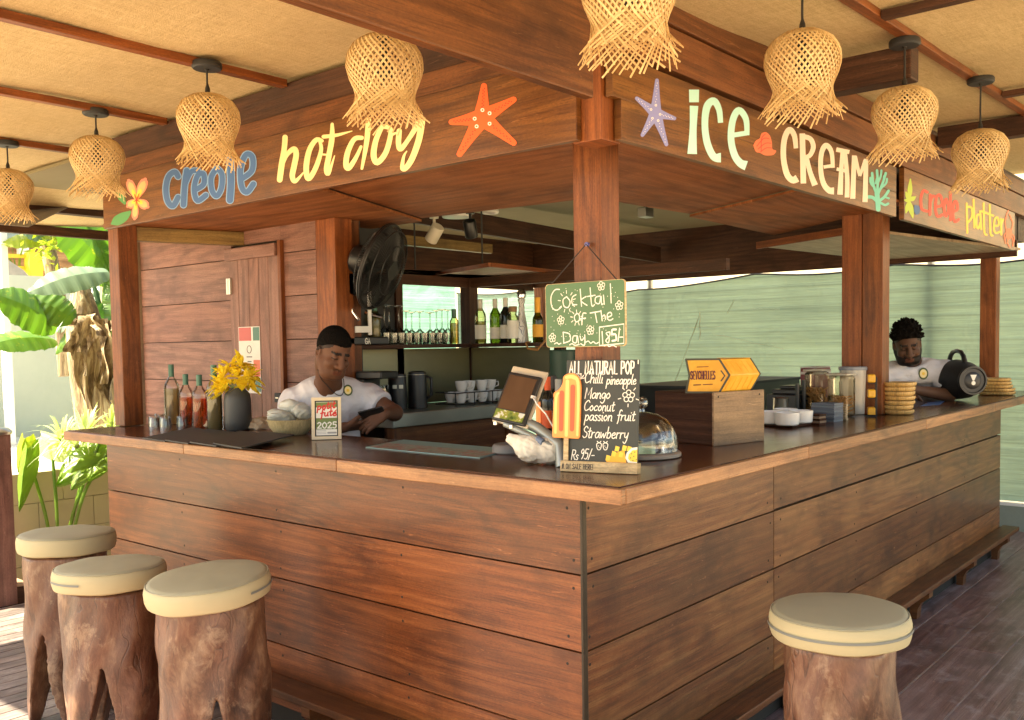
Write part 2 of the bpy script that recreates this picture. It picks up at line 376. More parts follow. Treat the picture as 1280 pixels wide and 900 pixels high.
for i in range(4):
    b.box(.026, XJ-.003, 0, .022, seam[i]+.004, seam[i+1]-.003, 0)
    b.box(XJ+.003, XE-.004, 0, .022, seam[i]+.004+(.006 if i == 3 else 0), seam[i+1]-.003, 0)
nailed(b, 'plank_side', M['side'], True)
M['seam'] = plain('seam_dark', (.022, .016, .010), .8)
b = MB(); b.box(.024, .06, .024, YE-.004, -.2, 1.07); b.box(.06, XE-.01, .024, .06, -.2, 1.07); b.box(.06, .58, YE-.03, YE-.004, -.2, 1.07); b.box(XE-.035, XE-.005, .06, .60, -.2, 1.07)
b.build('carcass', M['seam'], bar)
b = MB(); b.box(-.006, .022, -.006, .0035, -.19, 1.073, 2); b.build('corner_trim', wood('trim_wood', (.022, .014, .008), (.042, .028, .015), (.07, .048, .026), .5, 0), bar, bevel=.002)
b = MB()   # slab top, two boards mitred at the corner, plus edge strips
OX, OY, YL, XR = -.1, -.2325, 3.731, 6.45
def slab(pts, ax):
    uv = [(p[ax], p[1-ax]) for p in pts]; b.prism([(p[0], p[1], ZB+.010) for p in pts], (0, 0, 1), ZT-ZB-.010, random.random(), uv)
slab([(OX+.028, OY+.028), (.60, .46), (.60, YL), (OX+.028, YL)], 1)
slab([(OX+.029, OY+.028), (XR, OY+.028), (XR, .46), (.601, .46)], 0)
b.build('counter_top', M['top'], bar)
b = MB()
yy = OY
for y1 in (1.2, 2.4, YL): b.box(OX, OX+.0275, yy, y1-.002, ZB, ZT-.004, 1); yy = y1
for a, c in ((OX+.029, 1.4), (1.4, 3.1), (3.1, 4.7), (4.7, XR)): b.box(a, c-.002, OY, OY+.0275, ZB-random.uniform(0, .006), ZT-.004, 0)
b.box(OX+.0285, .60, YL, YL+.02, ZB, ZT-.004, 0)
b.build('edge_strip', M['edge'], bar, bevel=.004)
b = MB()   # foot rest
b.box(-.135, -.001, -.134, 3.3, .02, .055, 1); b.build('foot_rest', M['beam'], bar, bevel=.006)
b = MB(); b.box(.001, 5.98, -.13, -.001, -.01, .025, 0); b.build('foot_rest', M['beam'], bar, bevel=.006)
for x in (.7, 1.65, 2.6, 3.56, 4.62, 5.62):
    b = MB(); pr_ = [(x, -.12, -.012), (x, -.001, -.012), (x, -.001, -.199), (x, -.045, -.199), (x, -.05, -.13), (x, -.07, -.09), (x, -.12, -.05)]
    b.prism(pr_, (1, 0, 0), .075); b.build('bracket', M['beam'], bar)
for y in (.5, 1.4, 2.3, 3.2):
    b = MB(); b.prism([(-.12, y, .018), (-.12, y, -.03), (-.07, y, -.08), (-.05, y, -.13), (-.045, y, -.199), (-.001, y, -.199), (-.001, y, .018)], (0, 1, 0), .06); b.build('bracket', M['beam'], bar)
# ------------------------------------------------------------------ posts, beams, soffits, roof
kio = thing('bar_pavilion', 'open timber pavilion over the bar with posts, beams and a coir matting ceiling', 'pavilion')
P = .125
def post(x, y, z0, z1, n='post'):
    b = MB(); b.box(x, x+P, y, y+P, z0, z1, 2); return b.build(n, M['post'], kio, bevel=.005)
post(.236, .07, ZT+.002, 2.72)
post(.236, 3.64, ZT+.002, 2.44)
post(3.24, .07, ZT+.002, 2.6); post(3.24, .199, ZT+.002, 2.6)
post(6.00, .07, ZT+.002, 2.6)
post(6.0, 4.9, -.2, 2.6); post(3.3, 5.0, -.2, 2.6)
b = MB(); b.box(-.045, .066, -.131, -.016, 2.268, 2.70, 2); b.build('post_head', M['post'], kio, bevel=.003)
# corner beam reaching out over the camera side
b = MB(); b.box(-2.25, -.162, -.186, -.148, 2.368, 2.70, 0); b.build('beam', M['beam'], kio, bevel=.006)
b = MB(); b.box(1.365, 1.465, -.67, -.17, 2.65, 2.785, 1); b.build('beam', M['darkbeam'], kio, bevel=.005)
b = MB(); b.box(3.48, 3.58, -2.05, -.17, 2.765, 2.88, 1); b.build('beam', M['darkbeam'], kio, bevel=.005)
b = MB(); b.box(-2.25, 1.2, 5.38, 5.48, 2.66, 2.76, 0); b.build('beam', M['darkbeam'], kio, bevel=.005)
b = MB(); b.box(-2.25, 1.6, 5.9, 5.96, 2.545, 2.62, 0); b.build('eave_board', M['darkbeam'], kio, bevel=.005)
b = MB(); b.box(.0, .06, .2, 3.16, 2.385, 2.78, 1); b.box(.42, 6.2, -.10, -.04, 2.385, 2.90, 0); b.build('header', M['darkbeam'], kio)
b = MB(); b.box(-.062, -.046, -.04, 3.18, 2.549, 2.632, 1); b.build('fascia_board', M['beam'], kio, bevel=.003); b = MB(); b.box(-.044, -.002, -.06, 3.18, 2.625, 2.765, 1); b.build('fascia_board', M['darkbeam'], kio, bevel=.003)
b = MB(); b.box(-.05, 6.3, -.150, -.102, 2.575, 2.725, 0); b.box(-.05, 6.3, -.158, -.102, 2.732, 2.835, 0); b.build('fascia_board', M['beam'], kio, bevel=.003)
# plywood soffits under the roof edge
ZS = 2.37
def sof(pts, name='soffit', m='ply', th=.014, z=ZS, ax=0):
    b = MB(); pp = [(*(W(p[0], p[1], 'z', z)[:2]), z) if len(p) == 2 else p for p in pts]
    b.prism(pp, (0, 0, 1), th, random.random(), [(q[ax], q[1-ax]) for q in pp]); return b.build(name, M[m], kio)
q1 = W(420, 293, 'z', ZS); q2 = W(527, 277, 'z', ZS); q3 = W(716, 255, 'z', ZS); q4 = W(780, 258, 'z', ZS); q5 = W(862, 271, 'z', ZS); q6 = W(967.5, 294, 'z', ZS)
sof([(-.045, 3.18, ZS), (-.045, 1.62, ZS), (q2[0], q2[1], ZS), (q1[0], q1[1]+.35, ZS), (1.4, 3.85, ZS), (.25, 3.85, ZS)], ax=1)
sof([(-.045, 1.615, ZS+.02), (-.045, -.03, ZS+.02), (.235, .205, ZS+.02), (.37, .205, ZS+.02), (q3[0]-.1, q3[1]-.2, ZS+.02), (q3[0], q3[1], ZS+.02), (q2[0], q2[1]-.005, ZS+.02)], ax=1, z=ZS+.02)
sof([(.045, -.132, ZS+.018), (1.95, -.136, ZS+.018), (q5[0], q5[1], ZS+.018), (q4[0], q4[1], ZS+.018), (q3[0]-.1, q3[1]-.205, ZS+.018), (.37, .20, ZS+.018), (.37, .06, ZS+.018)], ax=0, z=ZS+.018)
sof([(1.955, -.136, ZS), (3.0, -.136, ZS), (q6[0], q6[1], ZS), (q5[0], q5[1], ZS)], ax=0)
s1, s2 = W(948, 308, 'z', 2.3), W(1073, 288, 'z', 2.3)
sof([(s1[0], s1[1], 2.30), (s2[0], s2[1], 2.30), (5.9, -.13, 2.30), (5.9, 1.0, 2.30)], m='plypale', z=2.3, th=.02)
b = MB(); b.beam((s1[0]-.02, s1[1], 2.305), (s2[0]-.02, s2[1], 2.305), .02, .05); b.build('soffit_edge', M['post'], kio)
b = MB(); b.beam((.365, 3.70, 2.325), (1.42, 3.36, 2.325), .09, .085); b.build('ledger', M['olive'], kio, bevel=.004)
# ceiling matting: outer roof
b = MB()
def roof(u, v):
    x = -2.3+8.8*u; y = -2.1+8.05*v
    z = 2.785+.033*max(0, x)+.006*math.sin(x*7+y*2)+.006*math.sin(y*9+x*3)
    if y > 4.6: z -= (y-4.6)*.135
    return (x, y, z)
b.grid(roof, 60, 60); b.build('ceiling_matting', M['mat'], kio)
b = MB()
b.box(-2.35, 6.6, -2.15, 6.0, 3.04, 3.08)
b.build('roof_deck', M['darkbeam'], kio)
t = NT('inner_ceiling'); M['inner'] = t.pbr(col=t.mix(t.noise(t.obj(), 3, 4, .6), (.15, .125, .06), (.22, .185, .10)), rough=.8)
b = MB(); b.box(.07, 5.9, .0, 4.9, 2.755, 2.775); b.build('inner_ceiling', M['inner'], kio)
for y in (1.55, 2.55, 3.58, 4.6):
    b = MB(); b.box(-2.25, -.05, y-.022, y+.022, 2.745, 2.778, 0); b.build('batten', M['post'], kio, bevel=.003)
for x0, x1, y in ((-1.0, 6.4, -.665),):
    b = MB(); b.beam((x0, y, 2.765), (0, y, 2.768), .045, .03); b.beam((0, y, 2.768), (x1, y, 2.98-.002*x1), .045, .03); b.build('batten', M['post'], kio, bevel=.003)
b = MB(); b.box(.95, .995, -2.05, -.69, 2.775, 2.805, 1); b.build('batten', M['darkbeam'], kio, bevel=.003)
b = MB(); b.box(2.75, 2.795, -2.05, -.69, 2.83, 2.86, 1); b.build('batten', M['darkbeam'], kio, bevel=.003)
# far fascias and inner beams
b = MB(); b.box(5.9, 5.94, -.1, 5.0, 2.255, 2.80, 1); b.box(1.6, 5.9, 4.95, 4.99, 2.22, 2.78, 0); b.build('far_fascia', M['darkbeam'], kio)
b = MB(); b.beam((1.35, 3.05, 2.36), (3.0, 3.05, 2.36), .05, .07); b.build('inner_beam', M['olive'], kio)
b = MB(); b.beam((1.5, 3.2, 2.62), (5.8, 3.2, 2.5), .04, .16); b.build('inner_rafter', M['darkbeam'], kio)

# ------------------------------------------------------------------ painted sign boards
sA = thing('sign_board', 'long brown board lettered creole hot dog with an orange starfish', 'sign board', (SX, 1.6, 2.4))
b = MB(); b.box(SX, SX+.029, -.052, 3.188, 2.272, 2.545, 1); b.build('board', M['sign'], sA, (SX, 1.6, 2.4), bevel=.003)
sB = thing('sign_board', 'long brown board lettered ice cream with a lilac starfish', 'sign board', (1.4, SY, 2.4))
b = MB(); b.box(.022, 2.752, SY, SY+.029, 2.272, 2.405, 0, .4); b.box(-.028, 2.752, SY, SY+.029, 2.4055, 2.545, 0, .4); b.build('board', M['sign'], sB, (1.4, SY, 2.4), bevel=.002)
sC = thing('sign_board', 'shorter brown board lettered creole platter with a red crab', 'sign board', (4.2, SY, 2.4))
b = MB(); b.box(2.885, 5.522, SY, SY+.029, 2.270, 2.560, 0, .7); b.build('board', M['sign'], sC, (4.2, SY, 2.4), bevel=.002)

# ------------------------------------------------------------------ wooden hut wall with door
XW = 1.0
hut = thing('plank_wall', 'reddish plank wall with a vertical board door behind the bar', 'wall', (XW, 3.9, 0))
b = MB(); zz = -.25
while zz < 2.55:
    z1 = min(zz+.272, 2.56); b.box(XW, XW+.022, 3.60, 4.80, zz+.003, z1-.002, 1, random.uniform(.4, .6)); b.box(XW, XW+.022, 2.7, 3.052, zz+.003, z1-.002, 1, random.uniform(.2, .4)); zz = z1
b.box(XW, XW+.022, 3.052, 3.60, 2.285, 2.56, 1, .5)
b.build('planks', M['wall'], hut, (XW, 3.9, 0), bevel=.002)
b = MB(); b.box(XW+.023, XW+.05, 2.7, 4.8, -.36, 2.56); b.build('backing', M['seam'], hut, (XW, 3.9, 0))
b = MB(); b.box(XW-.03, XW+.06, 4.805, 4.85, -.36, 2.56, 2); b.build('corner_board', M['plypale'], hut, (XW, 3.9, 0), bevel=.003)
dr = None
b = MB(); yy = 3.055
for wd in (.11, .105, .11, .12, .1):
    b.box(XW-.02, XW+.004, yy+.0012, yy+wd-.0012, -.15, 2.235, 2, random.uniform(.3, .7)); yy += wd
dr = b.build('door', M['wall'], hut, (XW, 3.9, 0), bevel=.002)
b = MB(); b.box(XW-.045, XW-.0202, 3.06, 3.62, 2.185, 2.265, 1); b.build('ledge', M['wall'], dr, (XW, 3.9, 0), bevel=.006)
b = MB(); b.box(XW-.03, XW+.004, 3.02, 3.052, .05, 2.28, 2, .3); b.build('door_edge', M['post'], dr, (XW, 3.9, 0), bevel=.003)
b = MB(); b.box(XW-.034, XW-.021, 3.575, 3.592, 1.965, 2.07, 2); b.box(XW-.034, XW-.0005, 3.604, 3.621, 1.965, 2.07, 2); b.tube([(XW-.03, 3.598, 1.965), (XW-.03, 3.598, 2.07)], .006)
b.build('hinge', plain('zinc', (.62, .60, .52), .35, .6), hut, (XW, 3.9, 0))
b = MB(); b.box(XW-.032, XW-.021, 3.06, 3.12, 1.255, 1.315); lk = b.build('latch', M['blackmatte'], dr, (XW, 3.9, 0), bevel=.003)
b = MB(); b.box(XW-.035, XW-.0322, 3.075, 3.105, 1.28, 1.288); b.build('label_plate', M['steel'], lk, (XW, 3.9, 0))
# inner post behind the seated man
b = MB(); b.box(.985, 1.12, 2.50, 2.68, -.3, 2.37, 2); b.build('post', M['post'], kio, bevel=.004)
b = MB(); b.box(1.125, 1.20, 2.53, 2.56, -.3, 2.5, 2); b.build('side_panel', M['beam'], kio)

# poster on the door
po = thing('poster', 'white poster with red and green blocks pinned to the plank door', 'poster', (XW-.0225, 3.2, 1.6))
A0_, B0_ = W(298, 409, 'x', XW-.0225), W(327, 492, 'x', XW-.0225); yL, yR, zt0, zb0 = A0_[1], B0_[1], A0_[2], B0_[2]-.0
fp = lambda u, v, h=0: (XW-.0225-h, yL+(yR-yL)*u, zb0+(zt0-zb0)*v)
def pblock(u0, u1, v0, v1, h, nm, col, par):
    b = MB(); b.prism([fp(u0, v0, h), fp(u1, v0, h), fp(u1, v1, h), fp(u0, v1, h)], (-1, 0, 0), .0006); return b.build(nm, col, par, (XW-.0225, 3.2, 1.6))
pp_ = pblock(0, 1, 0, 1, 0, 'sheet', plain('poster_paper', (.72, .70, .66), .5), po)
MR, MG, MO_ = plain('poster_red', (.52, .10, .09), .5), plain('poster_green', (.07, .18, .14), .5), plain('poster_orange', (.66, .13, .05), .5)
for a in ((.0, .62, .79, .99, MR), (.66, 1, .79, .99, MG), (.0, .2, .40, .5, MG), (.66, 1, .25, .5, MO_), (.66, 1, .02, .24, MG), (.0, .3, .02, .2, MR)): pblock(a[0]+.02, a[1]-.02, a[2], a[3], .001, 'colour_block', a[4], pp_)
mp_ = plain('poster_ink', (.08, .08, .08), .6)
for u0, u1, v0, v1 in ((.36, .62, .54, .555), (.40, .58, .47, .485), (.34, .64, .40, .412), (.38, .6, .33, .342), (.38, .6, .26, .272)): pblock(u0, u1, v0, v1, .001, 'text_line', mp_, pp_)
b = MB(); b.tube([fp(.49+.1*math.cos(a), .66+.055*math.sin(a), .0012) for a in np.linspace(0, 6.283, 25)], .0022, 5); b.build('round_mark', mp_, pp_, (XW-.0225, 3.2, 1.6))
# ------------------------------------------------------------------ painted strokes
def cr(pts, n=6, closed=False):
    P_ = [np.array(p, float) for p in pts]
    if len(P_) < 3: return P_
    out = []
    m = len(P_)
    for i in range(m-1):
        p0, p1, p2, p3 = P_[max(i-1, 0)], P_[i], P_[i+1], P_[min(i+2, m-1)]
        for k in range(n):
            t = k/n; out.append(.5*((2*p1)+(-p0+p2)*t+(2*p0-5*p1+4*p2-p3)*t*t+(-p0+3*p1-3*p2+p3)*t**3))
    out.append(P_[-1]); return out
class Paint:
    "collects strokes in a 2-D space and lays them on a surface through to3d(u, v, height)"
    def __init__(s, to3d, lift=.0010, step=.0000025): s.b = MB(); s.to = to3d; s.h = lift; s.step = step
    def stroke(s, pts, w, smooth=True, cap=True):
        if not hasattr(w, '__len__'): w = [w]*len(pts)
        P_ = [(*p, ww) for p, ww in zip(pts, np.interp(np.linspace(0, 1, len(pts)), np.linspace(0, 1, len(w)), w))]
        Q = cr(P_) if smooth else [np.array(p, float) for p in P_]
        n = len(Q); Lh = []
        left, right = [], []
        for i in range(n):
            a, c = Q[max(i-1, 0)][:2], Q[min(i+1, n-1)][:2]; t = c-a; t = t/(np.linalg.norm(t)+1e-9); nn = np.array([-t[1], t[0]])
            left.append(Q[i][:2]+nn*Q[i][2]/2); right.append(Q[i][:2]-nn*Q[i][2]/2)
        base = len(s.b.v)
        for l, r in zip(left, right):
            s.h += s.step; s.b.v += [tuple(s.to(*l, s.h)), tuple(s.to(*r, s.h))]
        for i in range(n-1): s.b.face([base+2*i, base+2*i+1, base+2*i+3, base+2*i+2])
        if cap:
            for e, d in ((0, -1), (n-1, 1)):
                t = Q[min(e+1, n-1)][:2]-Q[max(e-1, 0)][:2]; t = t/(np.linalg.norm(t)+1e-9)*d; nn = np.array([-t[1], t[0]])*d; r = Q[e][2]/2
                k0 = len(s.b.v); hh = s.h if e else s.h-s.step*(n-1)
                arc = [Q[e][:2]+r*(nn*math.cos(a)*1+t*math.sin(a)) for a in np.linspace(0, math.pi, 7)]
                s.b.v += [tuple(s.to(*p, hh)) for p in arc]; s.b.face(range(k0, k0+7))
        s.h += s.step
        return s
    def poly(s, pts, smooth=False):
        Q = cr(list(pts)+[pts[0]])[:-1] if smooth else pts
        s.h += s.step*4; k0 = len(s.b.v); s.b.v += [tuple(s.to(p[0], p[1], s.h)) for p in Q]; s.b.face(range(k0, k0+len(Q))); return s
    def dot(s, p, r, n=10):
        return s.poly([(p[0]+r*math.cos(2*math.pi*k/n), p[1]+r*math.sin(2*math.pi*k/n)) for k in range(n)])
    def ring(s, p, r, w, n=12):
        return s.stroke([(p[0]+r*math.cos(2*math.pi*k/n), p[1]+r*math.sin(2*math.pi*k/n)) for k in range(n+1)], w, cap=False)
    def done(s, name, mat, parent, origin=(0, 0, 0)): return s.b.build(name, mat, parent, origin)
# stroke alphabet: x grows right, y up; x-height .5, cap height 1
G = {
'a': (.5, [[(.42, .45), (.2, .5), (.04, .25), (.14, .02), (.32, .1), (.42, .42), (.42, .12), (.5, .02)]]),
'b': (.46, [[(.06, .98), (.05, .02)], [(.05, .35), (.25, .5), (.4, .3), (.28, .02), (.05, .05)]]),
'c': (.42, [[(.38, .4), (.24, .5), (.05, .28), (.14, .03), (.38, .1)]]),
'e': (.44, [[(.06, .26), (.34, .32), (.26, .5), (.06, .34), (.1, .06), (.26, .0), (.42, .12)]]),
'f': (.36, [[(.38, .9), (.26, 1), (.16, .8), (.15, .0), (.1, -.3)], [(.0, .48), (.34, .52)]]),
'g': (.46, [[(.4, .44), (.18, .5), (.04, .26), (.16, .04), (.34, .14), (.4, .46), (.38, -.2), (.2, -.42), (.02, -.3)]]),
'h': (.48, [[(.06, 1), (.05, 0)], [(.05, .26), (.24, .5), (.38, .38), (.38, .04), (.46, 0)]]),
'i': (.2, [[(.08, .48), (.08, .04), (.18, .0)], [(.09, .72), (.1, .75)]]),
'j': (.3, [[(.2, .48), (.2, -.2), (.04, -.36)], [(.2, .72), (.21, .75)]]),
'k': (.44, [[(.06, 1), (.05, 0)], [(.38, .52), (.07, .22), (.4, 0)]]),
'l': (.2, [[(.1, 1), (.06, .5), (.07, .06), (.18, .0)]]),
'm': (.7, [[(.05, .5), (.05, 0)], [(.05, .3), (.2, .5), (.32, .36), (.32, .02)], [(.32, .3), (.48, .5), (.6, .36), (.6, .03), (.68, 0)]]),
'n': (.46, [[(.05, .5), (.05, 0)], [(.05, .28), (.22, .5), (.36, .38), (.36, .04), (.44, 0)]]),
'o': (.46, [[(.22, .5), (.04, .26), (.2, .0), (.4, .24), (.24, .5)]]),
'p': (.46, [[(.06, .5), (.04, -.42)], [(.05, .32), (.24, .5), (.4, .3), (.26, .02), (.05, .08)]]),
'r': (.36, [[(.06, .5), (.05, 0)], [(.05, .28), (.16, .46), (.32, .48)]]),
's': (.36, [[(.32, .44), (.16, .5), (.06, .36), (.28, .18), (.2, .0), (.02, .06)]]),
't': (.34, [[(.16, .85), (.14, .1), (.24, .0), (.34, .08)], [(.0, .55), (.32, .6)]]),
'u': (.48, [[(.05, .5), (.06, .12), (.2, .0), (.36, .18), (.38, .5)], [(.38, .5), (.38, .05), (.46, 0)]]),
'w': (.64, [[(.04, .5), (.12, .02), (.3, .4), (.42, .02), (.56, .5)]]),
'y': (.46, [[(.06, .5), (.1, .18), (.24, .1), (.38, .3)], [(.4, .5), (.34, -.1), (.2, -.4), (.02, -.28)]]),
'A': (.62, [[(.04, 0), (.3, 1), (.56, 0)], [(.14, .36), (.47, .36)]]),
'C': (.6, [[(.54, .82), (.36, 1), (.1, .74), (.06, .34), (.24, .02), (.56, .16)]]),
'D': (.6, [[(.08, 1), (.08, .0)], [(.08, 1), (.42, .9), (.55, .5), (.4, .08), (.08, .0)]]),
'E': (.5, [[(.46, 1), (.08, 1), (.08, 0), (.46, 0)], [(.08, .52), (.4, .52)]]),
'H': (.58, [[(.08, 1), (.08, 0)], [(.5, 1), (.5, 0)], [(.08, .5), (.5, .5)]]),
'L': (.46, [[(.08, 1), (.08, 0), (.44, 0)]]),
'M': (.74, [[(.08, 0), (.1, 1), (.36, .3), (.62, 1), (.66, 0)]]),
'N': (.6, [[(.08, 0), (.08, 1), (.5, 0), (.5, 1)]]),
'O': (.6, [[(.3, 1), (.07, .7), (.07, .3), (.3, 0), (.53, .3), (.53, .7), (.3, 1)]]),
'P': (.54, [[(.08, 0), (.08, 1)], [(.08, 1), (.42, .94), (.46, .68), (.38, .48), (.08, .46)]]),
'R': (.56, [[(.08, 0), (.08, 1)], [(.08, 1), (.42, .94), (.46, .7), (.38, .52), (.08, .48)], [(.24, .48), (.5, 0)]]),
'S': (.5, [[(.44, .84), (.26, 1), (.07, .78), (.16, .56), (.4, .42), (.42, .14), (.2, 0), (.03, .14)]]),
'T': (.56, [[(.02, 1), (.54, 1)], [(.28, 1), (.28, 0)]]),
'U': (.58, [[(.08, 1), (.08, .2), (.28, 0), (.48, .2), (.5, 1)]]),
'Y': (.54, [[(.03, 1), (.27, .5), (.52, 1)], [(.27, .5), (.27, 0)]]),
'G': (.6, [[(.54, .82), (.34, 1), (.08, .7), (.08, .28), (.3, 0), (.54, .2), (.54, .46), (.34, .46)]]),
'0': (.56, [[(.28, 1), (.06, .68), (.06, .3), (.28, 0), (.5, .3), (.5, .68), (.28, 1)]]),
'1': (.3, [[(.16, 1), (.14, 0)]]),
'2': (.54, [[(.07, .8), (.26, 1), (.46, .76), (.3, .4), (.05, .02)], [(.05, .02), (.5, .02)]]),
'5': (.5, [[(.44, 1), (.12, 1), (.1, .58)], [(.1, .58), (.36, .6), (.44, .3), (.28, .0), (.05, .08)]]),
'8': (.5, [[(.38, .84), (.22, 1), (.08, .78), (.38, .4), (.36, .1), (.18, 0), (.06, .2), (.38, .62), (.4, .8)]]),
'9': (.48, [[(.4, .7), (.22, .54), (.08, .76), (.24, 1), (.4, .76), (.36, .3), (.24, 0)]]),
'/': (.36, [[(.04, -.05), (.32, 1.05)]]), '-': (.36, [[(.04, .38), (.34, .4)]]), '!': (.22, [[(.1, 1), (.1, .3)], [(.1, .06), (.1, .02)]]),
'#': (.6, [[(.2, .95), (.14, .05)], [(.44, .95), (.38, .05)], [(.04, .66), (.56, .68)], [(.02, .32), (.54, .34)]]),
"'": (.2, [[(.08, 1), (.07, .78)]]), ' ': (.32, []), 'z': (.4, [[(.04, .48), (.36, .48), (.04, .02), (.38, .02)]]),
'd': (.5, [[(.4, .42), (.18, .5), (.04, .24), (.16, .02), (.34, .12), (.4, .4)], [(.42, 1), (.4, .06), (.48, 0)]]),
}
SHARP = set("AEHLMNTYz1-/#!'")
def write(pt, txt, x, y, h, w, sx=1.0, slant=0.0, gap=.06, rise=0.0, caps=False):
    "write txt from (x, y) with cap height h; returns end x"
    for ch in txt:
        g = G.get(ch)
        if g is None: continue
        for st in g[1]:
            pt.stroke([(x+(px+slant*py)*h*sx, y+py*h+rise*(px*h*sx)) for px, py in st], w, smooth=ch not in SHARP)
        adv = (g[0]+gap)*h*sx; x += adv; y += rise*adv
    return x
def paintmat(name, col): return plain(name, col, .55, 0, .07, 25)
PM = {k: paintmat(k+'_paint', c) for k, c in dict(blue=(.040, .115, .30), palebl=(.18, .33, .56), cream=(.87, .71, .34), orange=(.80, .115, .022), darkred=(.30, .03, .01), lilac=(.25, .26, .56), paper=(.82, .80, .72), aqua=(.48, .80, .74), pink=(.86, .67, .54), coral=(.78, .17, .07), teal=(.16, .55, .45), leaf=(.07, .26, .08), lime=(.42, .55, .05), red=(.72, .06, .035), yellow=(.85, .58, .06), peach=(.82, .42, .17), blush=(.70, .22, .15), ink=(.03, .022, .02), green=(.17, .30, .07), mango=(.85, .42, .03), seed=(.25, .1, .02), tin=(.78, .40, .03), salmon=(.75, .24, .17), sea=(.13, .30, .25), grey=(.35, .35, .33), crimson=(.62, .03, .02)).items()}
def onsign(ax, val, sgn):
    def f(u, v, h): return W(u, v, ax, val+sgn*h)
    return f
def zoomed(ox, oy, s): return lambda pts: [(ox+x/s, oy+y/s) for x, y in pts]
OA, OB, OC = (SX, 1.6, 2.4), (1.4, SY, 2.4), (4.2, SY, 2.4)
fA = onsign('x', SX, -1); fB = onsign('y', SY, -1)
# --- creole (blue) and hot dog (cream)
Z = zoomed(0, 0, 3.0)
creole = [([(668, 662), (655, 645), (632, 662), (622, 705), (628, 752), (648, 772), (668, 740)], 20), ([(700, 640), (692, 700), (688, 768)], 21), ([(694, 690), (716, 645), (742, 640)], 18),
          ([(732, 712), (764, 690), (762, 652), (740, 660), (728, 710), (740, 752), (772, 732)], 19), ([(812, 632), (792, 665), (794, 712), (812, 735), (830, 705), (832, 655), (815, 632)], 19),
          ([(862, 602), (866, 680), (862, 750)], 24), ([(904, 672), (944, 640), (946, 590), (922, 580), (902, 632), (906, 700), (926, 720), (950, 690)], 20)]
pt = Paint(fA); [pt.stroke(Z(p), (w+7)/3.0) for p, w in creole]; h0 = pt.h; pt.done('lettering_outline', PM['palebl'], sA, OA)
pt = Paint(fA, h0+.0004); [pt.stroke(Z(p), w/3.0) for p, w in creole]; pt.done('lettering', PM['blue'], sA, OA)
Z = zoomed(320, 130, 5.3333)
hot = [([(194, 222), (188, 300), (172, 400), (158, 505)], [36, 36, 40, 38]), ([(172, 420), (205, 340), (252, 300), (268, 335), (255, 410), (242, 480), (262, 515), (318, 455)], [20, 28, 36, 38, 38, 36, 28, 8]),
       ([(440, 245), (400, 240), (355, 310), (335, 420), (345, 495), (375, 470), (412, 390), (435, 300), (425, 248)], [24, 32, 36, 38, 36, 34, 32, 26, 20]), ([(425, 335), (470, 338)], [12, 12]),
       ([(508, 135), (506, 230), (485, 350), (470, 435), (484, 460), (524, 345)], [22, 36, 36, 36, 28, 7]), ([(450, 218), (540, 207), (640, 180)], [26, 22, 6]),
       ([(705, 225), (655, 235), (612, 320), (600, 405), (620, 425), (665, 360), (700, 285)], [28, 32, 36, 38, 36, 28, 20]), ([(750, 105), (738, 250), (706, 430)], [36, 34, 18]),
       ([(840, 150), (800, 240), (784, 340), (808, 390), (862, 330), (893, 230), (895, 165), (850, 150)], [30, 36, 40, 38, 36, 34, 30, 28]), ([(893, 210), (940, 190)], [22, 12]),
       ([(955, 180), (950, 260), (965, 300), (1020, 230), (1085, 125)], [36, 36, 34, 30, 40]), ([(1106, 122), (1085, 240), (1042, 360), (1000, 425), (975, 425), (985, 350), (1005, 315)], [44, 42, 40, 36, 30, 18, 8])]
pt = Paint(fA); [pt.stroke(Z(p), [a/5.3333 for a in w]) for p, w in hot]; pt.done('lettering', PM['cream'], sA, OA)
# --- starfish, arms as tapered strokes
def star(f, Z, s, c, tips, wc, wt, mat, par, org, inner, dots):
    pt = Paint(f)
    for tp in tips:
        m = ((c[0]*.5+tp[0]*.5), (c[1]*.5+tp[1]*.5)); pt.stroke(Z([c, m, tp]), [wc/s, (wc*.42+wt*.58)/s, wt/s])
    pt.poly(Z([((c[0]+(t_[0]-c[0])*.26), (c[1]+(t_[1]-c[1])*.26)) for t_ in tips]))
    h = pt.h; ob = pt.done('starfish', mat, par, org)
    pt = Paint(f, h+.0003)
    for tp in tips:
        for k in range(dots):
            q = .34+.58*k/(dots-1)
            d = np.array(tp)-np.array(c); n = np.array([-d[1], d[0]])/np.linalg.norm(d)
            pt.dot(Z([tuple(np.array(c)+d*q+n*wt*.12*(1 if k % 2 else -1))])[0], wt*.12/s, 6)
    pt.done('dots', inner, ob, org)
    pt = Paint(f, h+.0005)
    for tp in tips: pt.ring(Z([tuple(np.array(c)+(np.array(tp)-np.array(c))*.24)])[0], wt*.24/s, wt*.17/s, 8)
    pt.done('dots', PM['paper'], ob, org)
Z = zoomed(540, 80, 4.0)
star(fA, Z, 4, (250, 268), [(260, 110), (408, 178), (408, 394), (138, 450), (98, 290)], 92, 30, PM['orange'], sA, OA, PM['darkred'], 12)
star(fB, Z, 4, (1118, 245), [(1125, 82), (1212, 272), (1172, 402), (1052, 355), (1024, 172)], 60, 19, PM['lilac'], sB, OB, PM['paper'], 8)
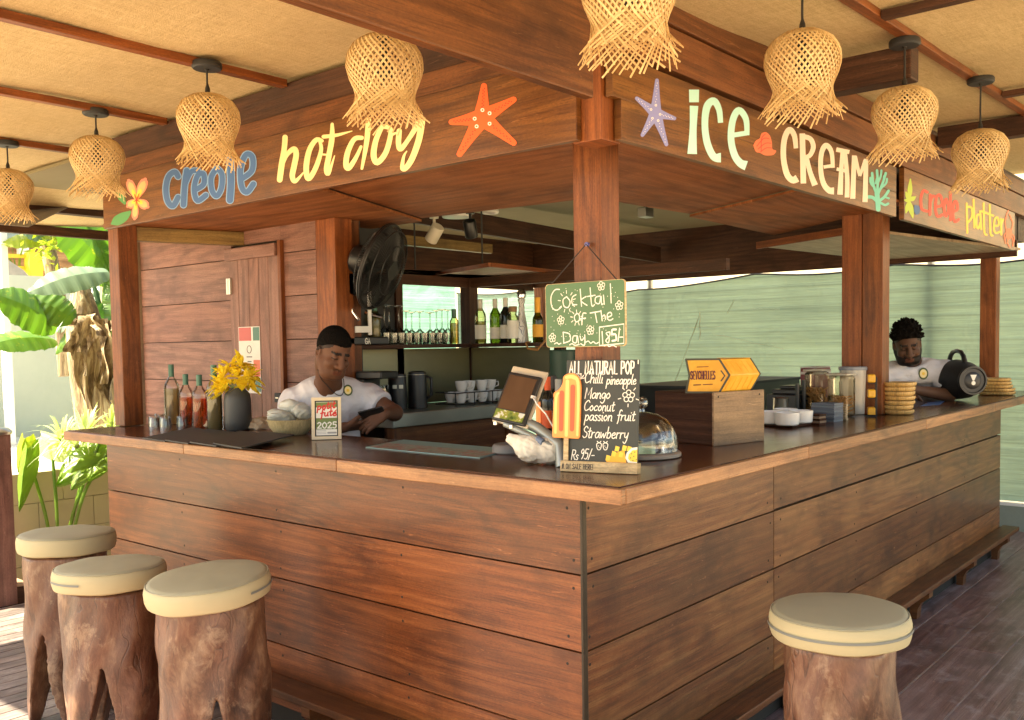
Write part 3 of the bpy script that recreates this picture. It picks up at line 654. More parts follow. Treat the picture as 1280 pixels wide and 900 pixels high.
# --- frangipani flower
Z = zoomed(0, 150, 5.296); c0 = np.array((903., 528.))
for lay, mat, k in ((0, 'blush', 1.0), (1, 'peach', .86), (2, 'yellow', .5)):
    pt = Paint(fA, .001+.0012*lay)
    for tp, wd in (((852, 400), 58), ((962, 392), 62), ((978, 575), 64), ((890, 655), 46), ((845, 572), 56)):
        q = c0+(np.array(tp)-c0)*k; pt.stroke(Z([tuple(c0), tuple(c0*.45+q*.55), tuple(c0*.1+q*.9), tuple(q)]), [a*wd*(1.02, .70, .42)[lay]/5.296 for a in (.25, .95, .8, .35)])
    if lay == 0: fl = pt.done('painted_flower', PM[mat], sA, OA)
    else: pt.done('petal_colour', PM[mat], fl, OA)
pt = Paint(fA, .006); [pt.stroke(Z([tuple(c0), tuple(c0*.7+np.array(q)*.3)]), [9/5.3, 3/5.3]) for q in ((852, 400), (962, 392), (978, 575), (890, 655), (845, 572))]; pt.done('flower_heart', PM['crimson'], fl, OA)
pt = Paint(fA); pt.stroke(Z([(860, 610), (820, 640), (770, 670), (738, 688)]), [20/5.3, 62/5.3, 62/5.3, 10/5.3]); pt.stroke(Z([(825, 550), (800, 510), (775, 480)]), [20/5.3, 44/5.3, 8/5.3]); pt.done('painted_leaf', PM['leaf'], sA, OA)
# --- ice cream
Z = zoomed(840, 80, 4.286); s_ = 4.286
pt = Paint(fB)
for p, w in [([(118, 137), (118, 205)], [54, 52]), ([(118, 224), (113, 350), (108, 482)], [46, 38, 52]), ([(260, 315), (252, 245), (224, 198), (188, 228), (176, 320), (188, 420), (222, 495), (262, 502)], [28, 32, 38, 40, 36, 38, 40, 52]),
             ([(322, 382), (400, 370)], [26, 26]), ([(402, 382), (396, 295), (358, 248), (326, 300), (316, 400), (334, 485), (365, 530), (398, 545)], [26, 32, 36, 36, 36, 38, 42, 52])]:
    pt.stroke(Z(p), [a/s_ for a in w], smooth=len(p) > 2, cap=False)
pt.done('lettering', PM['aqua'], sB, OB)
pt = Paint(fB)
for p, w in [([(664, 452), (655, 382), (628, 352), (602, 405), (597, 500), (615, 588), (645, 622), (672, 612)], [24, 28, 30, 30, 30, 32, 34, 40]), ([(698, 372), (704, 640)], [30, 30]), ([(702, 388), (742, 402), (757, 445), (738, 490), (706, 500)], [26, 26, 26, 24, 20]), ([(720, 500), (740, 580), (766, 650)], [24, 26, 32]),
             ([(812, 552), (858, 545)], [18, 18]), ([(862, 556), (854, 470), (824, 436), (800, 482), (797, 570), (812, 640), (840, 676), (868, 680)], [20, 24, 28, 26, 26, 28, 32, 38]), ([(914, 462), (906, 580), (900, 700)], [22, 24, 30]), ([(926, 470), (938, 600), (938, 715)], [22, 24, 26]), ([(880, 458), (950, 472)], [24, 22]), ([(882, 562), (940, 575)], [18, 18]),
             ([(976, 490), (968, 722)], [24, 28]), ([(980, 495), (1006, 600)], [22, 16]), ([(1006, 600), (1036, 515)], [16, 20]), ([(1040, 508), (1034, 740)], [24, 28])]:
    pt.stroke(Z(p), [a/s_ for a in w], smooth=len(p) > 2, cap=False)
pt.done('lettering', PM['pink'], sB, OB)
pt = Paint(fB)
pt.poly(Z([(435, 435), (450, 410), (470, 398), (480, 372), (505, 366), (525, 385), (535, 420), (538, 455), (558, 465), (545, 485), (520, 490), (495, 488), (470, 475), (450, 470)]), True); h = pt.h; sh = pt.done('painted_shell', PM['coral'], sB, OB)
pt = Paint(fB, h+.0003)
for p in ([(455, 440), (490, 400), (520, 400)], [(462, 455), (500, 425), (530, 425)], [(475, 470), (505, 450), (535, 450)], [(500, 375), (480, 400), (478, 470)]): pt.stroke(Z(p), 4/s_)
pt.done('ridges', PM['crimson'], sh, OB)
pt = Paint(fB)
for p, w in [([(1105, 778), (1102, 735), (1098, 690)], 26), ([(1098, 735), (1075, 715), (1052, 712)], 18), ([(1098, 700), (1080, 650), (1072, 585)], 14), ([(1085, 660), (1066, 640), (1062, 610)], 12), ([(1098, 700), (1102, 640), (1098, 570)], 14), ([(1102, 640), (1118, 600), (1122, 570)], 11), ([(1102, 700), (1128, 640), (1145, 585)], 14), ([(1120, 665), (1146, 640), (1152, 615)], 11), ([(1106, 735), (1135, 715), (1160, 680)], 15), ([(1112, 740), (1140, 755), (1158, 748)], 13), ([(1140, 712), (1162, 720)], 10), ([(1090, 640), (1100, 600)], 9), ([(1130, 635), (1135, 600)], 9)]:
    pt.stroke(Z(p), w/s_)
pt.done('painted_coral', PM['teal'], sB, OB)
# --- creole platter
Z = zoomed(1080, 160, 5.0); s_ = 5.0
pt = Paint(fB)
for p in [[(396, 402), (372, 392), (356, 440), (362, 505), (396, 520)], [(414, 418), (412, 542)], [(412, 470), (428, 428), (446, 430)], [(450, 492), (488, 480), (478, 422), (455, 430), (447, 500), (460, 552), (490, 542)], [(512, 445), (500, 495), (512, 552), (530, 500), (515, 445)], [(540, 402), (542, 575)], [(558, 522), (584, 508), (578, 462), (562, 470), (556, 540), (568, 585), (592, 572)]]: pt.stroke(Z(p), 17/s_)
pt.done('lettering', PM['red'], sC, OC)
pt = Paint(fB)
for p in [[(642, 472), (646, 655)], [(645, 492), (672, 500), (675, 555), (648, 592)], [(685, 448), (690, 622)], [(724, 540), (706, 548), (702, 600), (714, 628), (728, 590)], [(726, 520), (733, 632)], [(748, 470), (752, 640), (766, 668)], [(734, 520), (772, 534)], [(786, 480), (790, 650), (804, 672)], [(772, 535), (808, 548)], [(815, 612), (842, 605), (835, 560), (818, 572), (812, 630), (825, 656), (848, 648)], [(856, 568), (859, 666)], [(858, 605), (870, 572)]]: pt.stroke(Z(p), 13/s_)
pt.done('lettering', PM['yellow'], sC, OC)
pt = Paint(fB); 
for tp, wd in (((290, 320), 30), ((262, 400), 26), ((322, 430), 30), ((305, 560), 34), ((262, 530), 30), ((255, 450), 24)): pt.stroke(Z([(284, 455), ((284+tp[0])/2, (455+tp[1])/2), tp]), [8/s_, wd/s_, 8/s_])
pt.done('painted_flower', PM['lime'], sC, OC)
pt = Paint(fB, .003); pt.poly(Z([(315, 480), (345, 490), (348, 530), (325, 542), (312, 515)]), True); pt.done('painted_shell', PM['blue'], sC, OC)
pt = Paint(fB, .002); pt.poly(Z([(886, 640), (905, 628), (924, 645), (922, 680), (905, 698), (888, 680)]), True)
for p in [[(890, 640), (882, 590), (890, 545), (903, 515)], [(920, 645), (930, 600), (918, 560), (908, 540)], [(888, 655), (876, 670), (880, 700)], [(890, 675), (882, 700), (886, 722)], [(900, 690), (898, 720), (912, 745)], [(922, 660), (938, 680), (938, 710)], [(920, 678), (932, 705), (930, 738)], [(892, 560), (882, 575)], [(915, 560), (926, 580)]]: pt.stroke(Z(p), 6.5/s_)
pt.done('painted_crab', PM['coral'], sC, OC)
random.seed(11); rng = np.random.default_rng(5)
# ------------------------------------------------------------------ signed-distance modelling (one continuous skin)
class SDF:
    def __init__(s, lo, hi, h):
        s.lo = np.array(lo, float); s.h = h; n = np.ceil((np.array(hi)-s.lo)/h).astype(int)+1
        s.f = np.full(n, 1.0, np.float32); s.ax = [s.lo[i]+h*np.arange(n[i]) for i in range(3)]
    def sub(s, lo, hi, mg):
        sl = []
        for i in range(3):
            a = max(0, int((lo[i]-mg-s.lo[i])/s.h)); b = min(s.f.shape[i], int((hi[i]+mg-s.lo[i])/s.h)+2); sl.append(slice(a, max(a, b)))
        X, Y, Z = np.meshgrid(*[s.ax[i][sl[i]] for i in range(3)], indexing='ij'); return tuple(sl), np.stack([X, Y, Z], -1)
    def comb(s, sl, d, k, op):
        f = s.f[sl]
        if op == 'cut': d = -d; h = np.clip(.5-.5*(f-d)/max(k, 1e-6), 0, 1); r = f*(1-h)+d*h+k*h*(1-h)
        elif op == 'and': h = np.clip(.5-.5*(f-d)/max(k, 1e-6), 0, 1); r = f*(1-h)+d*h+k*h*(1-h)
        else: h = np.clip(.5+.5*(f-d)/max(k, 1e-6), 0, 1); r = f*(1-h)+d*h-k*h*(1-h)
        s.f[sl] = r
    def cone(s, a, b, ra, rb, k=.01, op='add'):
        a = V(*a); b = V(*b); m = max(ra, rb)
        sl, P_ = s.sub(np.minimum(a, b)-m, np.maximum(a, b)+m, k*2+s.h*3)
        if P_.size == 0: return s
        ba = b-a; t = np.clip(((P_-a)@ba)/max(ba@ba, 1e-9), 0, 1)
        d = np.linalg.norm(P_-a-t[..., None]*ba, axis=-1)-(ra+(rb-ra)*t); s.comb(sl, d, k, op); return s
    def ell(s, c, r, M3=None, k=.01, op='add'):
        c = V(*c); r = V(*r); m = r.max()
        sl, P_ = s.sub(c-m, c+m, k*2+s.h*3)
        if P_.size == 0: return s
        q = P_-c
        if M3 is not None: q = q@M3          # columns of M3 are the local axes
        k0 = np.linalg.norm(q/r, axis=-1); k1 = np.linalg.norm(q/(r*r), axis=-1)+1e-9
        d = np.where(k0 < 1e-3, -r.min(), k0*(k0-1)/k1); s.comb(sl, d, k, op); return s
    def field(s, fn, k=.003, op='and'):
        sl, P_ = s.sub(s.lo, s.lo+s.h*np.array(s.f.shape), 0); s.comb(sl, fn(P_), k, op); return s
    def mesh(s):
        f = s.f; n = np.array(f.shape); ins = f < 0
        cs = np.zeros(n-1, np.int8)
        for i in (0, 1):
            for j in (0, 1):
                for k in (0, 1): cs += ins[i:n[0]-1+i, j:n[1]-1+j, k:n[2]-1+k]
        idx = np.argwhere((cs > 0) & (cs < 8)); vid = np.full(n-1, -1, np.int64); vid[tuple(idx.T)] = np.arange(len(idx))
        acc = np.zeros((len(idx), 3)); cnt = np.zeros(len(idx))
        cor = [(i, j, k) for i in (0, 1) for j in (0, 1) for k in (0, 1)]
        val = {c: f[tuple((idx+np.array(c)).T)] for c in cor}
        for c in cor:
            for a in range(3):
                if c[a]: continue
                e = list(c); e[a] = 1; e = tuple(e); va, vb = val[c], val[e]; m = (va < 0) != (vb < 0)
                t = np.where(m, va/(va-vb+1e-12), 0); p = np.tile(np.array(c, float), (len(idx), 1)); p[:, a] += t
                acc[m] += p[m]; cnt[m] += 1
        vt = s.lo+(idx+acc/np.maximum(cnt, 1)[:, None])*s.h
        F = []
        for a in range(3):
            b_, c_ = (a+1) % 3, (a+2) % 3
            sa = [slice(1, -1)]*3; sa[a] = slice(0, -1); sb = [slice(1, -1)]*3; sb[a] = slice(1, None)
            A_, B_ = ins[tuple(sa)], ins[tuple(sb)]
            for flip, mm in ((0, A_ & ~B_), (1, ~A_ & B_)):
                g = np.argwhere(mm)+np.array([0 if i == a else 1 for i in range(3)])
                q = []
                for db, dc in ((0, 0), (-1, 0), (-1, -1), (0, -1)):
                    o = g.copy(); o[:, b_] += db; o[:, c_] += dc; q.append(vid[tuple(o.T)])
                q = np.stack(q, -1); F.append(q if not flip else q[:, ::-1])
        F = np.concatenate(F); F = F[(F >= 0).all(1)]
        return vt, F
    def build(s, name, mat, parent=None, origin=(0, 0, 0), sm=1, color=None, disp=None):
        vt, F_ = s.mesh()
        if disp is not None: vt = disp(vt)
        me = bpy.data.meshes.new(name); me.vertices.add(len(vt)); me.vertices.foreach_set('co', (vt-V(*origin)).ravel())
        me.loops.add(F_.size); me.loops.foreach_set('vertex_index', F_.ravel().astype(np.int32))
        me.polygons.add(len(F_)); me.polygons.foreach_set('loop_start', np.arange(0, F_.size, 4, dtype=np.int32)); me.polygons.foreach_set('use_smooth', np.ones(len(F_), bool))
        me.update(calc_edges=True); me.validate(); me.materials.append(mat)
        if color is not None:
            ca = me.color_attributes.new('tone', 'FLOAT_COLOR', 'POINT'); cc = np.ones((len(vt), 4), np.float32); cc[:, :3] = color(vt); ca.data.foreach_set('color', cc.ravel())
        o = bpy.data.objects.new(name, me); C.objects.link(o); o.parent = parent
        if sm: m = o.modifiers.new('smooth', 'SMOOTH'); m.factor = .5; m.iterations = sm
        return o

# ------------------------------------------------------------------ pendant lamps
def shade(seed):
    r_ = random.Random(seed); b = MB(); n = 40
    prof = [(0, .018), (-.012, .062), (-.035, .099), (-.07, .121), (-.105, .125), (-.14, .116), (-.175, .101), (-.205, .092), (-.23, .092), (-.255, .10), (-.28, .113), (-.308, .127)]
    zs = np.array([p[0] for p in prof]); rs = np.array([p[1] for p in prof])
    s_ = np.concatenate([[0], np.cumsum(np.hypot(np.diff(zs), np.diff(rs)))])
    for fam in (1, -1):
        for k in range(n):
            a0 = 2*math.pi*(k+r_.uniform(-.10, .10))/n; end = s_[-1]*r_.uniform(.95, 1.05); N = 26; wd = r_.uniform(.0050, .0068); row = []; st = None
            bend = r_.uniform(-.09, .09); rj = r_.uniform(-.03, .06)
            for i in range(N):
                sc = end*i/(N-1); z = np.interp(sc, s_, zs)-(max(0, sc-s_[-1])); r = np.interp(sc, s_, rs)
                q = sc/s_[-1]; ang = a0+fam*(2.5*q)
                r += .0010*fam
                if q > .70 and len(row) > 3:
                    if st is None:
                        t_ = row[-1]-row[-2]; t_ /= np.linalg.norm(t_); rd_ = np.array((math.cos(ang), math.sin(ang), 0)); tg_ = np.array((-math.sin(ang), math.cos(ang), 0))
                        t_ = t_+tg_*(fam*(.50 if fam < 0 else .20)+bend*.5)+rd_*(.16+rj); t_ /= np.linalg.norm(t_); st = (row[-1], t_, sc-end/(N-1))
                    row.append(st[0]+st[1]*(sc-st[2])+np.array((0, 0, -.1*(sc-st[2])**2))); continue
                row.append(np.array((r*math.cos(ang), r*math.sin(ang), z)))
            b0 = len(b.v); rn = r_.random()
            for i in range(N):
                t = row[min(i+1, N-1)]-row[max(i-1, 0)]; t /= np.linalg.norm(t)+1e-9
                nr = np.array((row[i][0], row[i][1], 0.)); nr /= np.linalg.norm(nr)+1e-9; sd_ = np.cross(t, nr); sd_ /= np.linalg.norm(sd_)+1e-9
                ww = wd*(.55 if i < 3 else 1)*(.8 if i > 20 else 1)
                b.v += [tuple(row[i]+sd_*ww/2), tuple(row[i]-sd_*ww/2)]
            for i in range(N-1): b.face([b0+2*i, b0+2*i+1, b0+2*i+3, b0+2*i+2], None, rn)
    return b
t = NT('bamboo_weave'); rn = t.attr(); c = t.mix(rn, (.64, .45, .20), (.88, .70, .38)); c = t.mix(t.ramp(t.noise(t.obj(), 40, 3, .6), [(.4, 0.0), (.75, .5)]), c, (.46, .28, .10))
d_ = t.n('BsdfPrincipled', {'Base Color': c, 'Roughness': .45}); tl = t.n('BsdfTranslucent', {0: c}); M['weave'] = t.surf(t.n('MixShader', {0: .3, 1: d_.outputs[0], 2: tl.outputs[0]}).outputs[0])
shades = []
for i in range(3):
    o = shade(i).build('lamp_shade', M['weave'], None, solid=.0018); shades.append(o.data); mods = True
    bpy.data.objects.remove(o)
LG = 'woven bamboo pendant lamps hung along the roof edge'
def lamp(x, y, zc, rz, var, label, drop=.15):
    L = thing('pendant_lamp', label, 'lamp', (x, y, zc), (0, 0, rz), LG)
    b = MB(); b.lathe([(.0, 0), (.056, 0), (.060, -.006), (.060, -.022), (.054, -.028), (0, -.028)], seg=28); b.build('ceiling_cap', M['blackmatte'], L)
    b = MB(); b.tube([(0, 0, -.027), (.001, 0, -drop*.6), (0, 0, -drop)], .0042, 8); b.lathe([(.004, -.035), (.009, -.032), (.009, -.028)], seg=10); b.lathe([(.0, -drop-.012), (.011, -drop-.012), (.010, -drop+.02), (.005, -drop+.035), (.004, -drop+.04)], seg=12); b.build('cord', M['cord'], L)
    o = bpy.data.objects.new('lamp_shade', shades[var]); C.objects.link(o); o.parent = L; o.location = (0, 0, -drop)
    m = o.modifiers.new('solid', 'SOLIDIFY'); m.thickness = .0018; m.offset = 0
    b = MB(); b.lathe([(.0, -drop-.002), (.030, -drop-.006), (.034, -drop-.010)], seg=18); b.lathe([(.012, -drop-.01), (.016, -drop-.05), (.016, -drop-.07), (.0, -drop-.075)], seg=14); b.lathe([(.0, -drop-.068), (.022, -drop-.09), (.03, -drop-.115), (.022, -drop-.14), (0, -drop-.148)], seg=16); b.build('bulb_holder', M['white'] if False else M['blackmatte'], L)
    return L
zl = 2.762
p = W(480, 43, 'z', zl-.15); lamp(p[0], p[1], zl, .4, 0, 'woven bamboo lamp hanging just over the letters dog')
lamp(-.452, 1.519, zl, 2.1, 1, 'woven bamboo lamp hanging just over the blue word creole', .125)
lamp(-.403, 2.568, zl, 3.9, 2, 'woven bamboo lamp with ragged fringe beside the painted frangipani', .125)
lamp(-.409, 3.582, zl, 5.2, 0, 'half cut off bamboo lamp at the far left above the banana plants')
p = W(787, 88, 'z', zl-.46); lamp(p[0], p[1], zl, 1.2, 1, 'bamboo lamp over the corner post, only its fringe in view')
p = W(1003, 38, 'z', 2.635); lamp(p[0], p[1], 2.785, 2.9, 2, 'woven bamboo lamp hanging between the words ice and cream')
lamp(1.32, -.659, 2.792, 4.4, 0, 'bamboo lamp with tousled fringe hanging from the beam end above the teal coral', .185)
lamp(2.266, -.709, 2.825, .9, 1, 'woven bamboo lamp furthest right above the word platter', .24)

# ------------------------------------------------------------------ log stools
t = NT('log_wood'); o = t.obj(); oi = t.n('ObjectInfo').outputs['Random']
ov = t.n('VectorMath', {0: o, 1: t.n('CombineXYZ', {0: t.math('MULTIPLY', oi, 9.0), 2: t.math('MULTIPLY', oi, 5.0)}).outputs[0]}, operation='ADD').outputs[0]
wv = t.n('VectorMath', {0: ov, 1: t.n('VectorMath', {0: t.n('TexNoise', {'Vector': t.mapv(ov, (5, 5, 3)), 'Scale': 1.0, 'Detail': 3.0}).outputs['Color'], 3: .16}, operation='SCALE').outputs[0]}, operation='ADD').outputs[0]
g1 = t.noise(t.mapv(wv, (9, 9, 3.2)), 1.0, 8, .68); g2 = t.noise(t.mapv(wv, (60, 60, 16)), 1.0, 6, .7); g3 = t.noise(t.mapv(ov, (3.5, 3.5, 2.2)), 1.0, 4, .6)
c = t.ramp(t.math('ADD', t.math('MULTIPLY', g1, .7), t.math('MULTIPLY', g2, .3)), [(.36, (.030, .014, .008)), (.47, (.090, .042, .022)), (.55, (.160, .082, .044)), (.66, (.28, .170, .095))])
c = t.mix(t.ramp(g3, [(.47, 0.0), (.6, .35)]), c, (.15, .046, .024))
c = t.mix(t.ramp(t.noise(t.mapv(wv, (7, 7, 5)), 1.0, 6, .75), [(.54, 0.0), (.62, .5)]), c, (.34, .23, .14))
vf = t.n('TexVoronoi', {'Vector': t.mapv(wv, (8, 8, 3.2)), 'Scale': 1.0}, feature='SMOOTH_F1').outputs['Distance']
l1 = t.noise(t.mapv(wv, (9, 9, .8), (3, 1, 2)), 1.0, 2, .5); ck = t.ramp(l1, [(.491, 0.0), (.499, 1.0), (.501, 1.0), (.509, 0.0)]); ckm = t.math('MULTIPLY', ck, t.ramp(g3, [(.45, 0.0), (.6, 1.0)]))
c = t.mix(t.math('MULTIPLY', ckm, .6), c, (.018, .010, .007))
M['log'] = t.pbr(col=c, rough=t.math('ADD', .30, t.math('MULTIPLY', g2, .25)), coat=.15, coatr=.25, nrm=t.bump(t.math('SUBTRACT', t.math('ADD', t.math('MULTIPLY', g2, .5), t.math('SUBTRACT', t.math('MULTIPLY', g1, 1.5), t.math('MULTIPLY', vf, .9))), t.math('MULTIPLY', ckm, .5)), .28, .02))
KS = 1.144
def stool(px, py, dist, phi, label, seed, tilt=0, tdir=0, zipat=None, band=False, legs=True, KR=1.0):
    p = D(px, py, dist*KS); x, y, top = p
    S = thing('log_stool', label, 'stool', (x, y, -.2), (0, 0, 0), 'tree trunk stools with round cushions')
    hl = top+.2-.097; r_ = random.Random(seed)
    ph = [r_.uniform(0, 6.28) for _ in range(8)]
    s = SDF((-.29, -.29, -.02), (.29, .29, hl+.03), .0085)
    def fn(P_):
        th = np.arctan2(P_[..., 1], P_[..., 0]); z = P_[..., 2]
        rad = .196*KR+.009*np.sin(2*th+ph[0])+.008*np.sin(3*th+ph[1]+z*3)+.004*np.sin(5*th+ph[2]-z*5)+.004*np.sin(z*7+ph[3]+th)+.0035*np.sin(z*19+3*th+ph[4])+.010*(1-z/hl)+.004*np.sin(9*th+ph[5]+4*np.sin(z*6+ph[6]))
        return (np.hypot(P_[..., 0], P_[..., 1])-rad)*.95
    s.f[:] = -1; s.field(fn, .002); s.field(lambda P_: np.abs(P_[..., 2]-hl/2)-hl/2, .010)
    if legs:
        for kk in (0, math.pi/2):
            n_ = np.array((math.cos(phi+kk), math.sin(phi+kk)))
            ap = .475+r_.uniform(-.01, .02)
            def wedge(P_, n_=n_, ap=ap):
                q = P_[..., 0]*n_[0]+P_[..., 1]*n_[1]; return (np.abs(q+.004*np.sin(P_[..., 2]*11))-.21*(ap-P_[..., 2]))*.97
            s.field(lambda P_: -wedge(P_), .002)
    s.build('log', M['log'], S, sm=1)
    Mt = Matrix.Translation((0, 0, hl+.004)) @ Matrix.Rotation(tilt, 4, Vector((math.cos(tdir), math.sin(tdir), 0)))
    def ring_(b, prof, amp=.0025):
        b.lathe([(r_1*KS*KR, z_1*KS) for r_1, z_1 in prof], seg=64, M=Mt); 
        b.v = [(q[0]*(1+amp*math.sin(5*math.atan2(q[1], q[0])+seed)), q[1]*(1+amp*math.sin(4*math.atan2(q[1], q[0])+2*seed)), q[2]+.0015*math.sin(6*math.atan2(q[1], q[0])+seed)*min(1, math.hypot(q[0], q[1])/.2)**2) for q in b.v]
    b = MB(); ring_(b, [(0, 0), (.196, 0), (.206, .006), (.211, .022), (.212, .05), (.208, .066), (.203, .0715)]); cu = b.build('cushion', M['canvas'], S)
    b = MB(); ring_(b, [(.203, .0712), (.198, .0775), (.185, .081), (.12, .0845), (.05, .086), (0, .0865)]); b.build('cushion_top', M['canvastop'], cu)
    b = MB()
    n = 96
    pts = [Mt @ Vector((.2035*KS*KR*math.cos(a), .2035*KS*KR*math.sin(a), .0735*KS)) for a in np.linspace(0, 2*math.pi, n)]; b.tube(pts, .0024, 6); b.build('piping', M['canvastop'], cu)
    b = MB()
    a0, a1 = (0, 2*math.pi) if band else (zipat-.42, zipat+.42)
    ag = np.linspace(a0, a1, 60); b0 = len(b.v)
    for a in ag:
        for z_ in (.035, .0425): b.v.append(tuple(Mt @ Vector((.2155*KS*KR*math.cos(a), .2155*KS*KR*math.sin(a), z_*KS))))
    for i in range(59): b.face([b0+2*i, b0+2*i+2, b0+2*i+3, b0+2*i+1])
    b.build('zip', M['zip'], cu)
    return S
vdir = lambda px: math.atan2(*(lambda q: (q[1], q[0]))(-(FW[:2]*1.0+RT[:2]*((px-640)/F))))   # bearing from a stool towards the camera
stool(83, 664, 4.02, vdir(83)-.75, 'olive grey cushioned log stool furthest back beside the potted leaves', 3, .03, 2.0, zipat=vdir(83)+2.5, KR=.93)
stool(137, 704, 3.56, vdir(137)-.28+math.pi/2, 'middle log stool of three, zip showing on its cushion and tall notch below', 5, .03, 2.4, zipat=vdir(137)-.95, KR=.96)
stool(261, 718, 3.24, vdir(261)+math.pi/2+.06, 'log stool with tilted cream cushion and reddish notched wood, rightmost of the three', 9, .075, vdir(261)+.45, zipat=vdir(261)+1.1)
stool(1049, 760, 2.71, vdir(1049)+.78, 'log stool standing alone at the right with a grey band round its cushion', 14, .02, 4.0, band=True, legs=True, KR=.93)

# ------------------------------------------------------------------ bottles and glasses
def shell(prof, th=.003):
    return prof+[(max(r-th, .001), z+(th if i == 0 else 0)) for i, (r, z) in list(enumerate(prof))[::-1]]
def wine_profile(R_, H, neck=.014, sh=.62):
    return [(0, 0), (R_*.93, 0), (R_, .006), (R_, H*sh), (R_*.93, H*(sh+.05)), (R_*.6, H*(sh+.13)), (neck*1.1, H*(sh+.19)), (neck, H*(sh+.22)), (neck, H*.97), (neck*1.12, H*.975), (neck*1.12, H)]
def liquid(name, col, dens=.9):
    t = NT(name); tr = t.n('BsdfTransparent', {0: (*col, 1)}); di = t.n('BsdfPrincipled', {'Base Color': (*[min(1, a*.9) for a in col], 1), 'Roughness': .15}); return t.surf(t.n('MixShader', {0: dens, 1: tr.outputs[0], 2: di.outputs[0]}).outputs[0])
M['rose'] = liquid('amber_spirit', (.85, .32, .10), .25); M['herb'] = liquid('herb_infusion', (.66, .58, .34), .3); M['spiced'] = liquid('spiced_infusion', (.42, .34, .16), .45)
M['capgreen'] = plain('green_cap', (.06, .17, .12), .45)
def bottle(x, y, z, R_, H, glass, label, liq=None, fill=.6, cap=None, caph=.2, lab=None, labz=(.2, .45), grp=None, neck=.014, sh=.62, name='bottle', deb=False):
    B = thing(name, label, 'bottle', (x, y, z), (0, 0, random.uniform(0, 6)), grp)
    pf = wine_profile(R_, H, neck, sh)
    b = MB(); b.lathe(pf, seg=24); b.build('glass', M[glass], B)
    if liq:
        b = MB(); q = [(max(0, r-.003), zz+.004) for r, zz in pf if zz < H*fill]; q.append((q[-1][0], H*fill)); q.append((0, H*fill)); b.lathe(q, seg=24); lq = b.build('liquid', M[liq], B)
        if deb:
            b = MB()
            for k in range(26):
                a = random.uniform(0, 6.3); rr = random.uniform(0, R_*.75); zz = random.uniform(.01, H*fill*.75); b.beam((rr*math.cos(a), rr*math.sin(a), zz), (rr*math.cos(a+.5), rr*math.sin(a+.5), zz+random.uniform(.01, .05)), .005, .004)
            b.build('spices', PM['seed'], lq)
    if cap:
        b = MB(); b.lathe([(neck*1.18, H*(1-caph)), (neck*1.2, H*(1-caph)+.003), (neck*1.22, H+.001), (neck*1.0, H+.003), (0, H+.003)], seg=20); b.build('cap', M[cap] if cap in M else PM[cap], B)
    if lab:
        b = MB(); b.lathe([(R_+.0008, H*labz[0]), (R_+.0008, H*labz[1])], seg=28); 
        b.f = [f for f in b.f if len(f) == 4]; b.rn = [.5]*len(b.f); b.sm = [True]*len(b.f); b.uv = [[(0, 0)]*4]*len(b.f); b.build('label', PM[lab] if lab in PM else M[lab], B)
    return B
g_ = 'infusion bottles on the left end of the bar'
def bp(px, x): q = W(px, 525, 'x', x); return q[0], q[1]
x, y = bp(216, .50); bottle(x, y, ZT, .047, .375, 'glass', 'tall clear bottle of pale herb infusion, leftmost of four green capped bottles', 'herb', .6, 'capgreen', .2, deb=True, grp=g_)
x, y = bp(233.5, .50); bottle(x, y, ZT, .043, .315, 'glass', 'amber bottle, left one of the two amber bottles with green caps', 'rose', .55, 'capgreen', .2, deb=True, grp=g_)
x, y = bp(250.5, .46); bottle(x, y, ZT, .044, .315, 'glass', 'amber bottle nearer the yellow flowers, right one of the two', 'rose', .55, 'capgreen', .2, deb=True, grp=g_)
x, y = bp(269, .42); bottle(x, y, ZT, .045, .375, 'glass', 'tall green capped bottle partly hidden behind the yellow flowers', 'spiced', .55, 'capgreen', .2, deb=True, grp=g_)
def tumbler(x, y, z, r, h, label, grp, name='shot_glass', flip=False):
    T = thing(name, label, 'glass', (x, y, z), (math.pi if flip else 0, 0, 0), grp)
    if flip: T.location.z = z+h
    b = MB(); b.lathe([(0, 0), (r*.86, 0), (r*.9, .003), (r, h), (r*.95, h), (r*.82, h*.16), (0, h*.16)], seg=20); b.build('glass', M['glass2'], T); return T
M['glass2'] = glassy('thick_glass', (.86, .87, .84), 1, .02, 1.6)
sg = None
for px, py in ((193, 533), (207, 533.5), (228, 532.5), (247, 532.5), (200, 529), (238, 528.5)):
    q = W(px, py, 'z', ZT)
    if sg is None: sg = tumbler(q[0], q[1], ZT+.0005, .036, .062, 'small upturned shot glass on the bar before the bottles', 'shot glasses at the left end of the bar', flip=True)
    else: dup(sg, (q[0], q[1], sg.location.z), random.random()*6)

